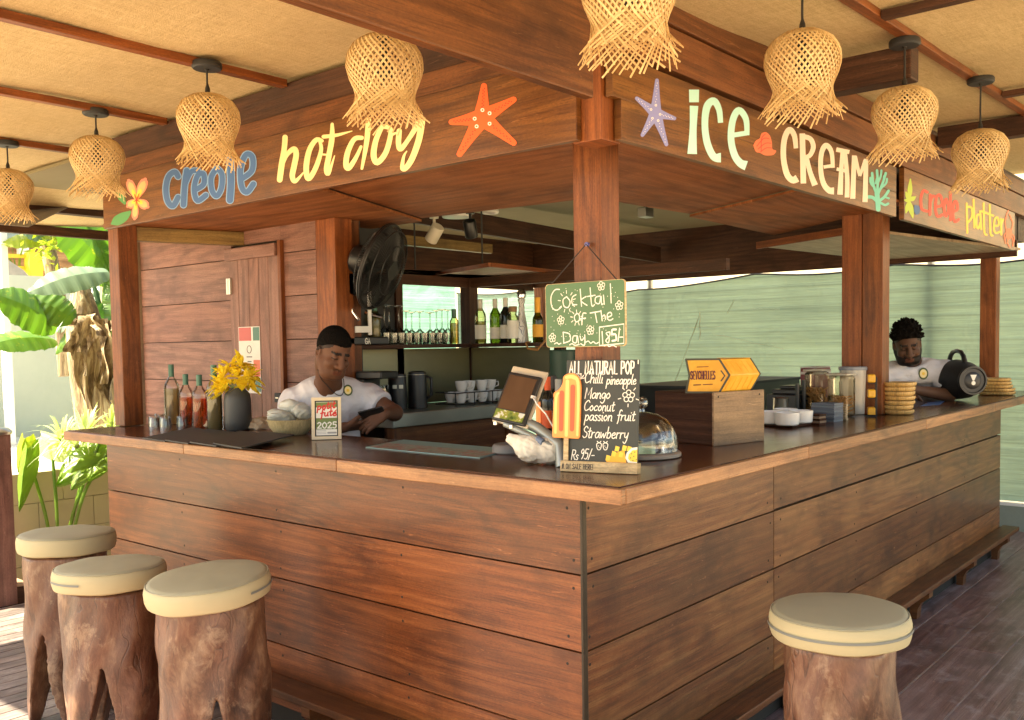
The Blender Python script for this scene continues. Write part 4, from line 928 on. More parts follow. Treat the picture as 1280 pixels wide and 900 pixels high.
# ------------------------------------------------------------------ vase with yellow flowers
q = W(298, 537.3, 'z', ZT); vx, vy = q[0], q[1]
va = thing('vase', 'matte charcoal vase holding a bunch of yellow flowers', 'vase', (vx, vy, ZT))
b = MB(); b.lathe([(0, 0), (.066, 0), (.074, .01), (.077, .05), (.077, .17), (.070, .21), (.048, .235), (.044, .245), (.038, .245), (.036, .20), (0, .19)], seg=36); b.build('body', M['vase'], va)
fx = thing('flower_bunch', 'bunch of bright yellow leafy flowers standing in the charcoal vase', 'flowers', (vx, vy, ZT+.2))
M['petal'] = leafmat('yellow_petal', (.82, .58, .015), (.92, .76, .07), .3, .4, 30)
def petals(cx, n, L, seed, up=.3, spread=1.2):
    r_ = random.Random(seed); b = MB()
    for k in range(n):
        a = r_.uniform(0, 6.28); el = r_.uniform(-.7, 1.45); d = np.array((math.cos(a)*math.cos(el), math.sin(a)*math.cos(el), math.sin(el))); s = np.cross(d, (0, 0, 1.)); s /= np.linalg.norm(s)+1e-9; nn = np.cross(s, d)
        l = L*r_.uniform(.6, 1.1); w_ = l*.2; b0 = len(b.v); rn = r_.random()
        st = np.array(cx)+d*.01
        for i, (u, ww) in enumerate(((0, .2), (.25, .8), (.5, 1), (.75, .7), (1, .03))):
            c_ = st+d*l*u-nn*(l*.35*u*u)*(1 if el > -.2 else .3)
            b.v += [tuple(c_+s*w_*ww+nn*.006*ww), tuple(c_-nn*.004*ww), tuple(c_-s*w_*ww+nn*.006*ww)]
        for i in range(4):
            for j in range(2): b.face([b0+3*i+j, b0+3*i+j+1, b0+3*i+4+j, b0+3*i+3+j], None, rn, True)
    return b
rv = RT*1.0
for k, (dx, dz) in enumerate(((-.075, .105), (-.03, .16), (.0, .09), (.055, .115), (.08, .06), (-.06, .03), (.03, .17), (-.10, .06))):
    c_ = rv*dx+np.array((0, 0, dz))+rng.normal(0, .012, 3); petals(c_, 20, .095, k+3).build('flower', M['petal'], fx)
b = MB()
for k in range(8): b.tube([(0, 0, -.06), tuple(rv*.01*(k-4)*.6+np.array((0, 0, .04))), tuple(rv*(.02*(k-4))+np.array((0, 0, .09)))], .003, 6)
b.build('stems', PM['green'], fx)
# ------------------------------------------------------------------ place mats, paper, bowl, frame
def plate(px, z, th, mat, name, label, cat, grp=None, u=None, bevel=0):
    P_ = [W(a, c_, 'z', z+th) for a, c_ in px]; P_ = [(p[0], p[1], z) for p in P_]
    c0 = np.mean(np.array(P_), 0); b = MB(); b.prism([tuple(np.array(p)-c0) for p in P_], (0, 0, 1), th); ob = b.build(name, mat, None, bevel=bevel); ob.location = c0; return tag(ob, label, cat, grp)
gm = 'dark table mats laid along the bar edge'
plate([(178, 547), (206, 551), (262, 537), (240, 534)], ZT+.0005, .006, M['blackmatte'], 'place_mat', 'dark table mat furthest left in front of the shot glasses', 'place mat', gm)
plate([(206, 549.5), (235, 554), (300, 540), (258, 536)], ZT+.008, .006, M['blackmatte'], 'place_mat', 'dark table mat in the row, lying in front of the green capped bottles', 'place mat', gm)
plate([(237, 552), (270, 557), (340, 543), (300, 538)], ZT+.0155, .006, M['blackmatte'], 'place_mat', 'dark table mat in front of the charcoal vase', 'place mat', gm)
plate([(266, 553.5), (302, 559.5), (368, 543), (330, 539)], ZT+.023, .006, M['blackmatte'], 'place_mat', 'topmost dark table mat nearest the bowl', 'place mat', gm)
for (px, py, rr, lb) in ((272, 531, .075, 'crumpled brown paper to the left of the vase'), (326, 533, .09, 'crumpled brown paper between vase and bowl')):
    q = W(px, py+3, 'z', ZT); b = MB(); bm = bmesh.new(); bmesh.ops.create_icosphere(bm, subdivisions=3, radius=1)
    for v in bm.verts:
        n = v.co.normalized(); k = 1+.15*math.sin(n.x*6+px)*math.sin(n.y*5)+.08*math.sin(n.z*9+n.x*12); v.co = Vector((n.x*rr*k, n.y*rr*k*.8, max(-.2, n.z)*.055*k+.012))
    me = bpy.data.meshes.new('crumpled_paper'); bm.to_mesh(me); bm.free(); me.materials.append(plain('kraft_paper', (.50, .40, .27), .8, 0, .15, 20, .5)); o = bpy.data.objects.new('crumpled_paper', me); C.objects.link(o); o.location = (q[0], q[1], ZT+.002); tag(o, lb, 'paper')
q = W(364, 543.2, 'z', ZT); bx, by = q[0], q[1]
M['bowlwood'] = wood('bowl_wood', (.42, .30, .13), (.56, .42, .21), (.66, .53, .30), .45, .1, 4, .2, .1, 0)
bw = thing('bowl', 'pale wooden bowl filled with plastic packets beside the framed award', 'bowl', (bx, by, ZT))
b = MB(); b.lathe([(0, .0), (.075, .0), (.085, .004), (.115, .045), (.128, .085), (.123, .086), (.108, .045), (.07, .012), (0, .010)], seg=40); b.build('body', M['bowlwood'], bw)
M['plastic'] = plain('crumpled_plastic', (.50, .52, .47), .3, 0, .15, 18, .5)
for k, (dx, dy_, dz, sx_, sy_, sz_, lb) in enumerate(((-.05, .0, .10, .085, .07, .04, 'clear plastic packet at the left of the bowl'), (.06, .0, .125, .075, .06, .045, 'clear plastic packet at the right of the bowl, next to the frame'), (.0, .05, .145, .10, .06, .045, 'large plastic packet heaped on top at the back of the bowl'), (-.055, -.04, .085, .07, .05, .025, 'flat crumpled packet lapping over the front rim of the bowl'))):
    bm = bmesh.new(); bmesh.ops.create_icosphere(bm, subdivisions=4, radius=1)
    for v in bm.verts:
        n = v.co.normalized(); kk = 1+.10*math.sin(n.x*5+k*3+n.y*3)-.10*abs(math.sin(n.y*6+n.z*4+k+n.x*3))-.06*abs(math.sin(n.x*9-n.z*8+k)); v.co = Vector((n.x*sx_*kk, n.y*sy_*kk, n.z*sz_*kk))
    me = bpy.data.meshes.new('packet'); bm.to_mesh(me); bm.free(); me.materials.append(M['plastic']); me.polygons.foreach_set('use_smooth', [True]*len(me.polygons)); o = bpy.data.objects.new('plastic_packet', me); C.objects.link(o)
    o.location = V(bx, by, ZT+dz)+RT*dx+np.array((FW[0], FW[1], 0))*dy_; o.rotation_euler = (.2*k, .3-.2*k, k); tag(o, lb, 'packet', 'packets in the wooden bowl')
# framed award
fl_, fr_ = W(390, 550, 'z', ZT), W(427, 549, 'z', ZT); ux = (fr_-fl_); fw_ = np.linalg.norm(ux); ux /= fw_; nrm = np.cross(ux, (0, 0, 1.)); up_ = np.array((0, 0, 1.))*.985-nrm*.17
if nrm@FW > 0: nrm = -nrm; up_ = np.array((0, 0, 1.))*.985-nrm*.17
up_ /= np.linalg.norm(up_); nf = np.cross(ux, up_)
if nf@FW > 0: nf = -nf
FH = .215
fr = thing('picture_frame', 'small cream framed green and red award dated 2025 propped on the bar', 'picture frame', tuple(fl_))
def loc(u, v, h=0): return ux*u+up_*v+nf*h
def fbox(mb, u0, u1, v0, v1, h0, h1): mb.prism([loc(u0, v0, h0), loc(u1, v0, h0), loc(u1, v1, h0), loc(u0, v1, h0)], nf, h1-h0)
b = MB(); e = .016; fbox(b, 0, fw_, 0, e, 0, .016); fbox(b, 0, fw_, FH-e, FH, 0, .016); fbox(b, 0, e, e+.0002, FH-e-.0002, 0, .0155); fbox(b, fw_-e, fw_, e+.0002, FH-e-.0002, 0, .0155); b.build('frame', plain('cream_frame', (.70, .58, .38), .5), fr)
b = MB(); fbox(b, e*.9, fw_-e*.9, e*.9, FH-e*.9, .001, .006); b.build('backing', M['blackmatte'], fr)
b = MB(); fbox(b, e+.006, fw_-e-.006, e+.006, FH-e-.006, .0062, .0068); cdp = b.build('card', PM['paper'], fr)
x0, x1 = e+.006, fw_-e-.006
b = MB(); fbox(b, x0, x1, .052, .110, .0072, .0074); fbox(b, x0, x1, FH-.05, FH-e-.008, .0072, .0074); b.build('card_green', plain('moss_green', (.16, .22, .06), .6), cdp)
pt = Paint(lambda u, v, h: loc(u, v, .0076+h), .0002)
sc_ = (x1-x0)
write(pt, 'petit', x0+.006, FH-.062, .036, .0072, 1.25*sc_/.105, .1, .06, .10); xe_ = write(pt, 'fut', x0+.022, FH-.098, .036, .0072, 1.25*sc_/.105, .1, .06, .10); xe_ = write(pt, 'e', xe_, FH-.094, .036, .0072, 1.25*sc_/.105, .1); pt.stroke([(xe_-.010, FH-.072), (xe_-.003, FH-.065)], .005, False)
pt.done('lettering', PM['crimson'], cdp)
pt = Paint(lambda u, v, h: loc(u, v, .008+h), .0002); write(pt, '2025', x0+.005, .058, .030, .0062, sc_/.075, 0, .07); pt.done('year', PM['paper'], cdp)
pt = Paint(lambda u, v, h: loc(u, v, .0074+h), .0002)
for k in range(3): pt.stroke([(x0+.006, .046-.008*k), (x0+.05, .046-.008*k)], .002, False); 
pt.stroke([(x0+.06, .034), (x1-.006, .034)], .009, False); pt.done('small_print', PM['grey'], cdp)
# ------------------------------------------------------------------ printed menu sheet lying on the bar
P_ = [W(a, c_, 'z', ZT+.004) for a, c_ in ((457, 558.6), (504.5, 549.5), (640, 561), (600, 572))]
c0 = np.mean(P_, 0); b = MB(); b.prism([tuple(p-c0-np.array((0, 0, .0035))) for p in P_], (0, 0, 1), .0035); mn = b.build('menu_sheet', plain('teal_sheet', (.20, .33, .32), .35), None); mn.location = c0; tag(mn, 'glossy printed menu sheet lying flat on the bar before the tablet', 'menu')
t = NT('menu_print'); n1 = t.noise(t.obj(), 14, 4, .65); M['print'] = t.pbr(col=t.ramp(n1, [(.35, (.10, .15, .06)), (.47, (.32, .38, .33)), (.55, (.35, .09, .05)), (.63, (.09, .17, .13)), (.75, (.45, .40, .27))]), rough=.3)
b = MB(); A_, B_, C_, D_ = [p-c0 for p in P_]; b.poly([tuple(A_*.97+D_*.03+np.array((0, 0, .0012))), tuple((A_*.45+B_*.55)*.97+D_*.02+np.array((0, 0, .0012))), tuple((D_*.45+C_*.55)*.985+np.array((0, 0, .0012))), tuple(D_*.97+np.array((0, 0, .0012)))]); b.build('picture', M['print'], mn)
random.seed(21)
EZ = np.array((0, 0, 1.))
def frame_from(o3, right, up):
    "local (u,v,h) -> world, h towards the camera"
    ux = right/np.linalg.norm(right); uy = up-ux*(up@ux); uy /= np.linalg.norm(uy); n = np.cross(ux, uy)
    return lambda u, v, h=0: np.array(o3)+ux*u+uy*v+n*h
def lbox(mb, f, u0, u1, v0, v1, h0, h1, rnd=.5):
    n = f(0, 0, 1)-f(0, 0, 0); p = [f(u0, v0, h0), f(u1, v0, h0), f(u1, v1, h0), f(u0, v1, h0)]; mb.prism([tuple(q) for q in p], tuple(n), h1-h0, rnd, [(u0, v0), (u1, v0), (u1, v1), (u0, v1)]); return mb
# ------------------------------------------------------------------ pop chalkboard
o0 = W(702, 589, 'z', ZT); o1 = W(797, 593, 'z', ZT); rt = o1-o0; rt[2] = 0; BW = np.linalg.norm(rt); k_ = BW/95
nrm_ = np.cross(rt/BW, EZ); f0 = frame_from(o0, rt, EZ-nrm_*.10*1.0)
pl = lambda a, c_: ((a-702)*k_, (590.5+(a-702)*.02-c_)*k_*.985)
cb = thing('chalkboard', 'small black chalkboard listing ice pop flavours with a big orange ice pop on its left', 'chalkboard', tuple(o0))
OO = tuple(o0)
b = MB(); u0, v0 = pl(705, 581); u1, v1 = pl(796.5, 455); lbox(b, f0, u0, u1, v0, v1, -.012, -.004); b.build('board', M['chalk'], cb, OO, bevel=.002)
b = MB(); lbox(b, f0, -.002, BW+.002, 0.0, .040, -.035, .014); b.build('base', M['pine'], cb, OO, bevel=.003)
fb_ = lambda u, v, h: f0(u, v, -.004+h)
pt = Paint(fb_, .0006); u, v = pl(708.5, 470.5); write(pt, 'ALL NATURAL POP', u, v, .0455, .0052, .60, 0, .09); 
u2, v2 = pl(795.5, 458); pt.stroke([pl(795, 456), pl(795, 460)], .004, False); hcb = pt.done('heading', M['chalkwhite'], cb, OO)
pt = Paint(fb_, .0006)
for txt, a, c_, hh, sx_ in (('Chilli', 728, 482, .042, .86), ('pineapple', 756, 484, .036, .82), ('Mango', 728.5, 501, .040, .92), ('Coconut', 728, 516, .038, .92), ('passion', 729.5, 528, .040, .90), ('fruit', 770, 528, .038, .96), ('Strawberry', 727, 549, .042, .90), ('Rs', 713, 576, .036, .85), ('95/-', 724.5, 575, .036, .85)):
    pt = Paint(fb_, .0006); u, v = pl(a, c_); write(pt, txt, u, v, hh, .0034, sx_, .18, .02); pt.done('price' if txt in ('Rs', '95/-') else 'flavour_line', M['chalkwhite'], cb, OO)
pt = Paint(fb_, .0006)
for a in range(5):
    an = a*1.257+.3; u, v = pl(784, 499); q = (u+.014*math.cos(an), v+.014*math.sin(an)); pt.ring(q, .0085, .003, 8)
    pt.stroke([(u+.03*math.cos(an+.6), v+.028*math.sin(an+.6)), (u+.04*math.cos(an+.6), v+.038*math.sin(an+.6))], .003, False)
pt.done('flower_doodle', M['chalkwhite'], cb, OO)
for a in (748.5, 756.5):
    pt = Paint(fb_, .0006)
    u, v = pl(a, 559); pt.stroke([(u, v+.012), (u-.009, v+.006), (u-.005, v-.012), (u+.005, v-.012), (u+.009, v+.006), (u, v+.012)], .003); pt.dot((u-.002, v), .0018); pt.dot((u+.002, v-.006), .0018); pt.stroke([(u-.007, v+.017), (u, v+.011), (u+.007, v+.017)], .003)
    pt.done('berry_doodle', M['chalkwhite'], cb, OO)
u, v = pl(724, 474); pt = Paint(fb_, .0006)
for an in (.2, .9, 1.6, 2.3, 3.0, 3.7): pt.stroke([(u, v-.008), (u+.016*math.cos(an), v-.008+.016*math.sin(an))], .003, False)
pt.done('leaf_doodle', M['chalkwhite'], cb, OO)
pt = Paint(lambda u, v, h: f0(u, v, .0145+h), .0006); write(pt, '# ON SALE HERE!', .006, .0105, .019, .0024, .74, 0, .10); pt.done('base_lettering', PM['ink'], cb, OO)
# fruit picture on the board
pt = Paint(fb_, .0008)
pt.poly([pl(757, 576), pl(768, 568), pl(780, 563), pl(783, 580), pl(760, 580)], False); fruit = pt.done('painted_mango', PM['mango'], cb, OO)
pt = Paint(fb_, .0014)
for a, c_ in ((760, 573), (767, 568), (771, 562), (776, 569), (780, 561), (786, 562)): u, v = pl(a, c_); pt.poly([(u-.009, v-.008), (u+.006, v-.011), (u+.010, v+.006), (u-.005, v+.010)])
pt.done('mango_cubes', PM['yellow'], fruit, OO)
pt = Paint(fb_, .0022); pt.poly([pl(796, 560), pl(789, 561), pl(783, 567), pl(781.5, 573), pl(785, 579), pl(796, 580)]); pf_ = pt.done('painted_passion_fruit', PM['paper'], cb, OO)
pt = Paint(fb_, .0030); pt.poly([pl(796, 563), pl(790, 564), pl(785.5, 569), pl(785, 574), pl(788, 577), pl(796, 578)])
pt.done('pulp', PM['yellow'], pf_, OO)
pt = Paint(fb_, .0036); [pt.dot(pl(a, c_), .0022, 6) for a, c_ in ((789, 568), (793, 566), (788, 573), (792, 571), (795, 575), (791, 576))]; pt.done('seeds', PM['ink'], pf_, OO)
# ice pop cut-out
ipf = lambda u, v, h: f0(u, v, .012+h)
t = NT('ice_pop'); M['pop'] = t.pbr(col=(.84, .30, .06), rough=.4); M['popedge'] = plain('pop_edge', (.88, .55, .16), .4, 0, .05); M['popcore'] = plain('pop_core', (.74, .085, .018), .4, 0, .08)
outl = cr([pl(691, 500), pl(691, 494), pl(698, 489), pl(702, 482), pl(703, 474), pl(710, 470), pl(718, 471), pl(724, 478), pl(726, 488)], 5)+[np.array(pl(725.5, 548)), np.array(pl(724, 550.5)), np.array(pl(691, 549)), np.array(pl(690, 546))]
b = MB(); b.prism([tuple(f0(p[0], p[1], .001)) for p in outl][::-1], tuple(f0(0, 0, 1)-f0(0, 0, 0)), .011); ip = b.build('ice_pop', M['pop'], cb, OO, bevel=.002)
pt = Paint(ipf, .0006); pt.stroke([pl(694.5, 543), pl(694.5, 500), pl(700.5, 494)], [.010, .010, .006]); pt.stroke([pl(708.5, 546), pl(708.5, 480)], [.013, .014]); pt.stroke([pl(722.5, 546), pl(722.5, 486), pl(716, 475), pl(707, 475)], [.009, .011, .014, .012]); pt.done('ice_ridges', M['popedge'], ip, OO)
pt = Paint(ipf, .0012); pt.stroke([pl(701.6, 539), pl(701.6, 494)], [.016, .018]); pt.stroke([pl(715.6, 539), pl(715.6, 487)], [.016, .018]); pt.done('ice_grooves', M['popcore'], ip, OO)
b = MB(); u, v = pl(704.5, 579); lbox(b, f0, u, u+.019, v, v+.10, .0002, .008); b.build('stick', M['pine'], cb, OO, bevel=.002)

# ------------------------------------------------------------------ hanging cocktail sign
xs_ = .222
q = [W(a, c_, 'x', xs_) for a, c_ in ((686, 356.5), (787, 347.5), (784, 432.5), (684.5, 434.5))]
oS = q[3]; f1 = frame_from(oS, q[2]-q[3], q[0]-q[3]); SWd = np.linalg.norm(q[2]-q[3]); SH = .5*(np.linalg.norm(q[0]-q[3])+np.linalg.norm(q[1]-q[2])); OS = tuple(oS)
# the plate stands clear of the post face, just in front of it
ck = thing('cocktail_sign', 'green hanging board chalked with the cocktail of the day and its price', 'sign', OS)
rr = .014; pts = []
for cx_, cy_, a0 in ((SWd-rr, rr, -90), (SWd-rr, SH-rr, 0), (rr, SH-rr, 90), (rr, rr, 180)):
    for k in range(5): a = R(a0+22.5*k); pts.append((cx_+rr*math.cos(a), cy_+rr*math.sin(a)))
b = MB(); b.prism([tuple(f1(u, v, 0)) for u, v in pts], tuple(f1(0, 0, 1)-f1(0, 0, 0)), .008); b.build('board', M['pine'], ck, OS)
b = MB(); b.prism([tuple(f1(u*.985+SWd*.0075, v*.985+SH*.0075, .0083)) for u, v in pts], tuple(f1(0, 0, 1)-f1(0, 0, 0)), .0006); b.build('green_face', M['green'], ck, OS)
nail = W(735, 305.5, 'x', xs_+.002)
b = MB(); b.tube([tuple(f1(.012, SH-.014, .006)), tuple(nail+np.array((-.012, 0, 0))), tuple(f1(SWd-.03, SH-.008, .006))], .0022, 6); b.build('hanging_cord', M['cord'], ck, OS)
b = MB(); b.lathe([(0, 0), (.008, 0), (.008, .012), (0, .013)], seg=10, M=Matrix.Translation(Vector(nail)) @ Matrix.Rotation(R(-90), 4, 'Y')); b.build('hook', plain('blue_hook', (.10, .10, .30), .4), ck, OS)
zx, zy = SWd/(590-18), SH/(760-310)   # traced on a 675 x 900 enlargement of the sign
def ps(a, c_): return ((a-22)*zx*.99, (757-c_-(a-22)*-.0 - (a-22)*.0)*zy-((a-22)/572)*0)
def sk(a, c_): return (.004+(a-20)*zx*.975, SH-(c_-(322-(a-20)*.085))*zy*.985)
ww = .0042
PW = []
for p in [[(126, 355), (90, 360), (60, 410), (65, 480), (100, 505), (138, 480)],
          [(180, 405), (152, 430), (160, 475), (190, 480), (205, 440), (182, 408)], [(250, 390), (222, 410), (222, 455), (255, 460)], [(282, 350), (290, 470)], [(325, 400), (286, 430), (330, 462)], [(355, 340), (365, 460), (385, 455)], [(335, 400), (390, 390)],
          [(425, 395), (395, 405), (392, 440), (420, 445), (432, 395), (436, 450), (446, 448)], [(450, 388), (455, 450)], [(500, 310), (504, 440)],
          [(255, 520), (235, 545), (245, 580), (270, 570), (272, 535), (256, 520)], [(322, 518), (300, 520), (292, 560), (290, 600)], [(275, 560), (318, 552)],
          [(352, 515), (425, 500)], [(388, 510), (400, 578)], [(430, 495), (438, 565)], [(436, 540), (455, 525), (462, 555)], [(475, 540), (505, 525), (498, 505), (478, 515), (475, 545), (492, 560), (514, 548)],
          [(148, 660), (152, 735)], [(148, 660), (195, 670), (200, 715), (150, 738)], [(250, 680), (225, 685), (220, 722), (245, 728), (255, 680), (262, 730)], [(275, 680), (285, 710), (305, 690)], [(310, 670), (308, 740), (280, 735)],
          [(436, 640), (440, 725)], [(490, 640), (465, 650), (485, 680), (480, 715), (462, 700), (490, 665), (490, 640)]]: PW.append(p)
fs_ = lambda u, v, h: f1(u, v, .009+h)
def word(p):
    y = np.mean([c_ for a, c_ in p]); x = np.mean([a for a, c_ in p])
    return 'first_word' if y < 500 and not (y > 480 and x < 340 and False) else ('price' if x > 412 and y > 600 else ('last_word' if y > 620 else ('second_word' if x < 335 else 'third_word')))
for wd_ in ('first_word', 'second_word', 'third_word', 'last_word', 'price'):
    pt = Paint(fs_, .0006); [pt.stroke([sk(*a) for a in p], ww) for p in PW if word(p) == wd_]
    if wd_ == 'price':
        pt.stroke([sk(*a) for a in [(418, 610), (415, 738), (588, 712), (590, 580), (418, 610)]], ww, False)
        for p in [[(535, 620), (508, 625), (505, 655)], [(505, 655), (530, 655), (535, 690), (508, 700)]]: pt.stroke([sk(*a) for a in p], ww*1.7)
        pt.stroke([sk(560, 610), sk(548, 700)], ww, False); pt.stroke([sk(560, 672), sk(580, 670)], ww, False)
    pt.done(wd_, M['chalkwhite'], ck, OS)
for a, c_ in ((435, 325), (560, 455), (132, 575), (352, 636), (65, 705)):
    pt = Paint(fs_, .0006)
    for j in range(5):
        u, v = sk(a, c_); an = j*1.257+.4; pt.ring((u+.0105*math.cos(an), v+.0105*math.sin(an)), .0062, .0026, 8)
    pt.done('flower_doodle', M['chalkwhite'], ck, OS)
for (a, c_, r1, r2, n) in ((180, 440, .030, .041, 9), (253, 552, .020, .029, 9)):
    pt = Paint(fs_, .0006)
    for j in range(n):
        u, v = sk(a, c_); an = j*2*math.pi/n+.2; pt.stroke([(u+r1*math.cos(an), v+r1*math.sin(an)), (u+r2*math.cos(an), v+r2*math.sin(an))], .003, False)
    pt.done('sun_rays', M['chalkwhite'], ck, OS)
for st in ([(80, 748), (100, 738), (112, 748), (130, 740)], [(195, 748), (215, 738), (235, 748), (268, 740)], [(315, 722), (335, 712), (352, 726), (372, 714), (390, 726), (410, 716)], [(450, 738), (470, 730), (485, 740), (510, 730), (535, 740)]): Paint(fs_, .0006).stroke([sk(*a) for a in st], .0036).done('wave_line', M['chalkwhite'], ck, OS)
r_ = random.Random(4); pt = Paint(fs_, .0006)
for k in range(60): u, v = r_.uniform(.02, SWd-.02), r_.uniform(.02, SH-.02); pt.dot((u, v), .0017, 6)
pt.done('dots', M['chalkwhite'], ck, OS)

# ------------------------------------------------------------------ tablet till on its stand
c_bl, c_br, c_tl = D(614, 523, 3.72), D(655, 532, 3.655), D(637, 464, 3.787)
f2 = frame_from(c_bl, c_br-c_bl, c_tl-c_bl); TW = np.linalg.norm(c_br-c_bl); TH = np.linalg.norm(c_tl-c_bl); OT = tuple(c_bl)
tb = thing('tablet_till', 'tilted dark tablet till with pale top on a grey arm', 'till', OT)
b = MB(); lbox(b, f2, 0, TW, 0, TH, -.018, 0); b.build('case', M['black'], tb, OT, bevel=.004)
b = MB(); lbox(b, f2, -.004, TW+.010, -.004, TH+.035, -.030, -.0185); b.build('back_plate', plain('cream_plate', (.60, .50, .36), .45), tb, OT, bevel=.005)
t = NT('dark_screen'); n = t.noise(t.obj(), 6, 3, .5, 1.0); M['screen'] = t.pbr(col=t.mix(n, (.055, .028, .016), (.12, .065, .04)), rough=.08)
b = MB(); lbox(b, f2, .010, TW-.016, TH*.24, TH-.014, .0004, .0012); b.build('screen', M['screen'], tb, OT)
t = NT('painted_reflection'); n = t.noise(t.obj(), 22, 3, .6); M['scrrefl'] = t.pbr(col=t.ramp(n, [(.38, (.05, .09, .02)), (.5, (.16, .22, .05)), (.58, (.30, .30, .06)), (.62, (.6, .62, .58))]), rough=.1)  # leafy green reflection painted into the colour of the lower screen strip
b = MB(); lbox(b, f2, .006, TW-.012, .008, TH*.22, .0004, .0012); b.build('screen_reflection', M['scrrefl'], tb, OT)
b = MB(); b.tube([tuple(f2(TW*.75, .03, -.03)), tuple(D(672, 535, 3.68)), tuple(D(700, 556, 3.6)), tuple(D(704, 580, 3.58)*np.array((1, 1, 0))+np.array((0, 0, ZT)))], [.022, .022, .022, .03], 14); b.tube([tuple(f2(TW*.35, -.0, -.03)), tuple(D(672, 549, 3.62)), tuple(D(690, 558, 3.6))], .013, 12); b.build('arm', plain('grey_metal', (.30, .32, .30), .35, .3), tb, OT)
b = MB(); b.tube([tuple(D(672, 549, 3.615)), tuple(D(679, 553, 3.60))], .0145, 12); b.build('arm_sleeve', plain('blue_grey_plastic', (.14, .19, .30), .4), tb, OT)
for u in (.02, TW*.62):
    b = MB(); p = f2(u, -.012, -.01); b.lathe([(0, -.006), (.009, -.006), (.009, .006), (0, .006)], c=tuple(p), seg=14); b.build('clip_knob', M['chrome'], tb, OT)
b = MB(); b.tube([tuple(f2(TW-.004, TH*.57, .004)), tuple(D(672, 506, 3.60)), tuple(D(682, 517, 3.57)), tuple(D(690, 531, 3.58)), tuple(D(700, 548, 3.62))], .0032, 8); lbox(b, f2, TW-.014, TW+.006, TH*.55, TH*.60, -.006, .006); b.build('charging_cable', M['white'], tb, OT)
q = W(638, 566, 'z', ZT); cb2 = thing('cable_hub', 'round grey base puck behind the white coral rock', 'base', (q[0], q[1], ZT)); b = MB(); b.lathe([(0, 0), (.075, 0), (.08, .006), (.078, .03), (.07, .04), (0, .042)], seg=32); b.build('puck', plain('warm_grey', (.16, .15, .14), .5), cb2)
# coral rock
s = SDF((-.15, -.1, -.09), (.15, .1, .09), .006)
for a, c_, ra, rb in (((-.10, 0, .035), (-.03, .0, 0), .02, .045), ((-.04, 0, -.005), (.06, .0, -.015), .045, .05), ((.05, 0, -.01), (.095, .01, -.012), .045, .03), ((-.03, .02, -.03), (.05, .02, -.035), .03, .03)): s.cone(a, c_, ra, rb, .02)
def rockd(v):
    n = np.sin(v[:, :1]*90+3*np.sin(v[:, 2:]*70))*np.sin(v[:, 1:2]*80)*.0035+np.sin(v[:, :1]*190+v[:, 2:]*160)*np.sin(v[:, 1:2]*170+v[:, 2:]*120)*.0028; d = v/np.linalg.norm(v*[1, 1, 1.6], axis=1, keepdims=True); return v+d*n*1.2
q = W(672, 583, 'z', ZT); rk = s.build('coral_rock', M['rock'], None, sm=0, disp=rockd); lowz = min(v.co.z for v in rk.data.vertices)
rk.location = (q[0]+.035, q[1]+.03, ZT-lowz-.002); rk.rotation_euler = (0, 0, math.atan2(RT[1], RT[0])); tag(rk, 'lumpy white coral rock lying on the bar by the till', 'rock')
# ------------------------------------------------------------------ cloche
q = W(803, 570.5, 'z', ZT); cl = thing('cake_dome', 'glass cake dome on a round base beside the chalkboard', 'cake dome', (q[0], q[1], ZT))
b = MB(); b.lathe([(0, 0), (.150, 0), (.158, .005), (.158, .018), (.150, .024), (0, .024)], seg=48); b.build('base', plain('stone_base', (.30, .25, .20), .35, 0, .2, 8), cl)
b = MB(); b.lathe([(.143, .026), (.146, .05), (.143, .085), (.128, .125), (.10, .155), (.06, .175), (.02, .183), (0, .184)], seg=48); b.build('dome', M['glass2'], cl)
b = MB(); b.lathe([(0, .184), (.012, .186), (.010, .197), (.022, .207), (.026, .222), (.020, .238), (.008, .246), (0, .247)], seg=24); b.build('knob', glassy('knob_glass', (.80, .82, .78), 1, .02, 1.9), cl)
# ------------------------------------------------------------------ wooden box and tin
pF = W(890, 558, 'z', ZT); e1 = np.array((math.cos(R(76)), math.sin(R(76)), 0)); e2 = np.array((math.cos(R(-14)), math.sin(R(-14)), 0)); BH = .236
wb = thing('wooden_box', 'dark wooden box with one pale side under the yellow tin', 'box', tuple(pF))
f3 = lambda a, c_, z: pF+e1*a+e2*c_+EZ*z
b = MB(); b.obox(f3(.19, .18, BH/2), e2, e1, EZ, .32, .38, BH, 0, .4); b.build('body', M['box'], wb, tuple(pF), bevel=.004)
b = MB(); b.obox(f3(-.006, .172, BH/2+.003), e2, e1, EZ, .345, .011, BH+.006, 0, .6); pn = b.build('pale_side', M['boxpale'], wb, tuple(pF), bevel=.003)
b = MB()
for c_ in (.03, .31): b.lathe([(.005, 0), (.004, .001), (0, .0012)], seg=8, M=Matrix.Translation(Vector(f3(-.0117, c_, BH-.015))) @ Matrix(((e2[0], 0, -e1[0], 0), (e2[1], 0, -e1[1], 0), (0, 1, 0, 0), (0, 0, 0, 1))))
b.build('screw_heads', M['seam'], pn, tuple(pF))
zt_ = ZT+BH+.001
T0 = W(899.4, 490.5, 'z', zt_+.002); tdir = np.array((-.32, .95, 0)); tdir /= np.linalg.norm(tdir); dep_ = e2*.21
tw, th_ = .150, .150
tn = thing('gift_tin', 'yellow arrow shaped tin lettered Seychelles lying on the wooden box', 'tin', tuple(T0))
prof = [(0, 0), (-.045, th_*.52), (0, th_), (tw, th_), (tw-.015, th_*.5), (tw, 0)]   # (along tdir, up) pointed end to the right
tp = lambda a, z, dd=0: T0+tdir*a+EZ*z+dep_*dd
fn_ = np.cross(tdir, EZ); fn_ = fn_ if fn_@FW < 0 else -fn_
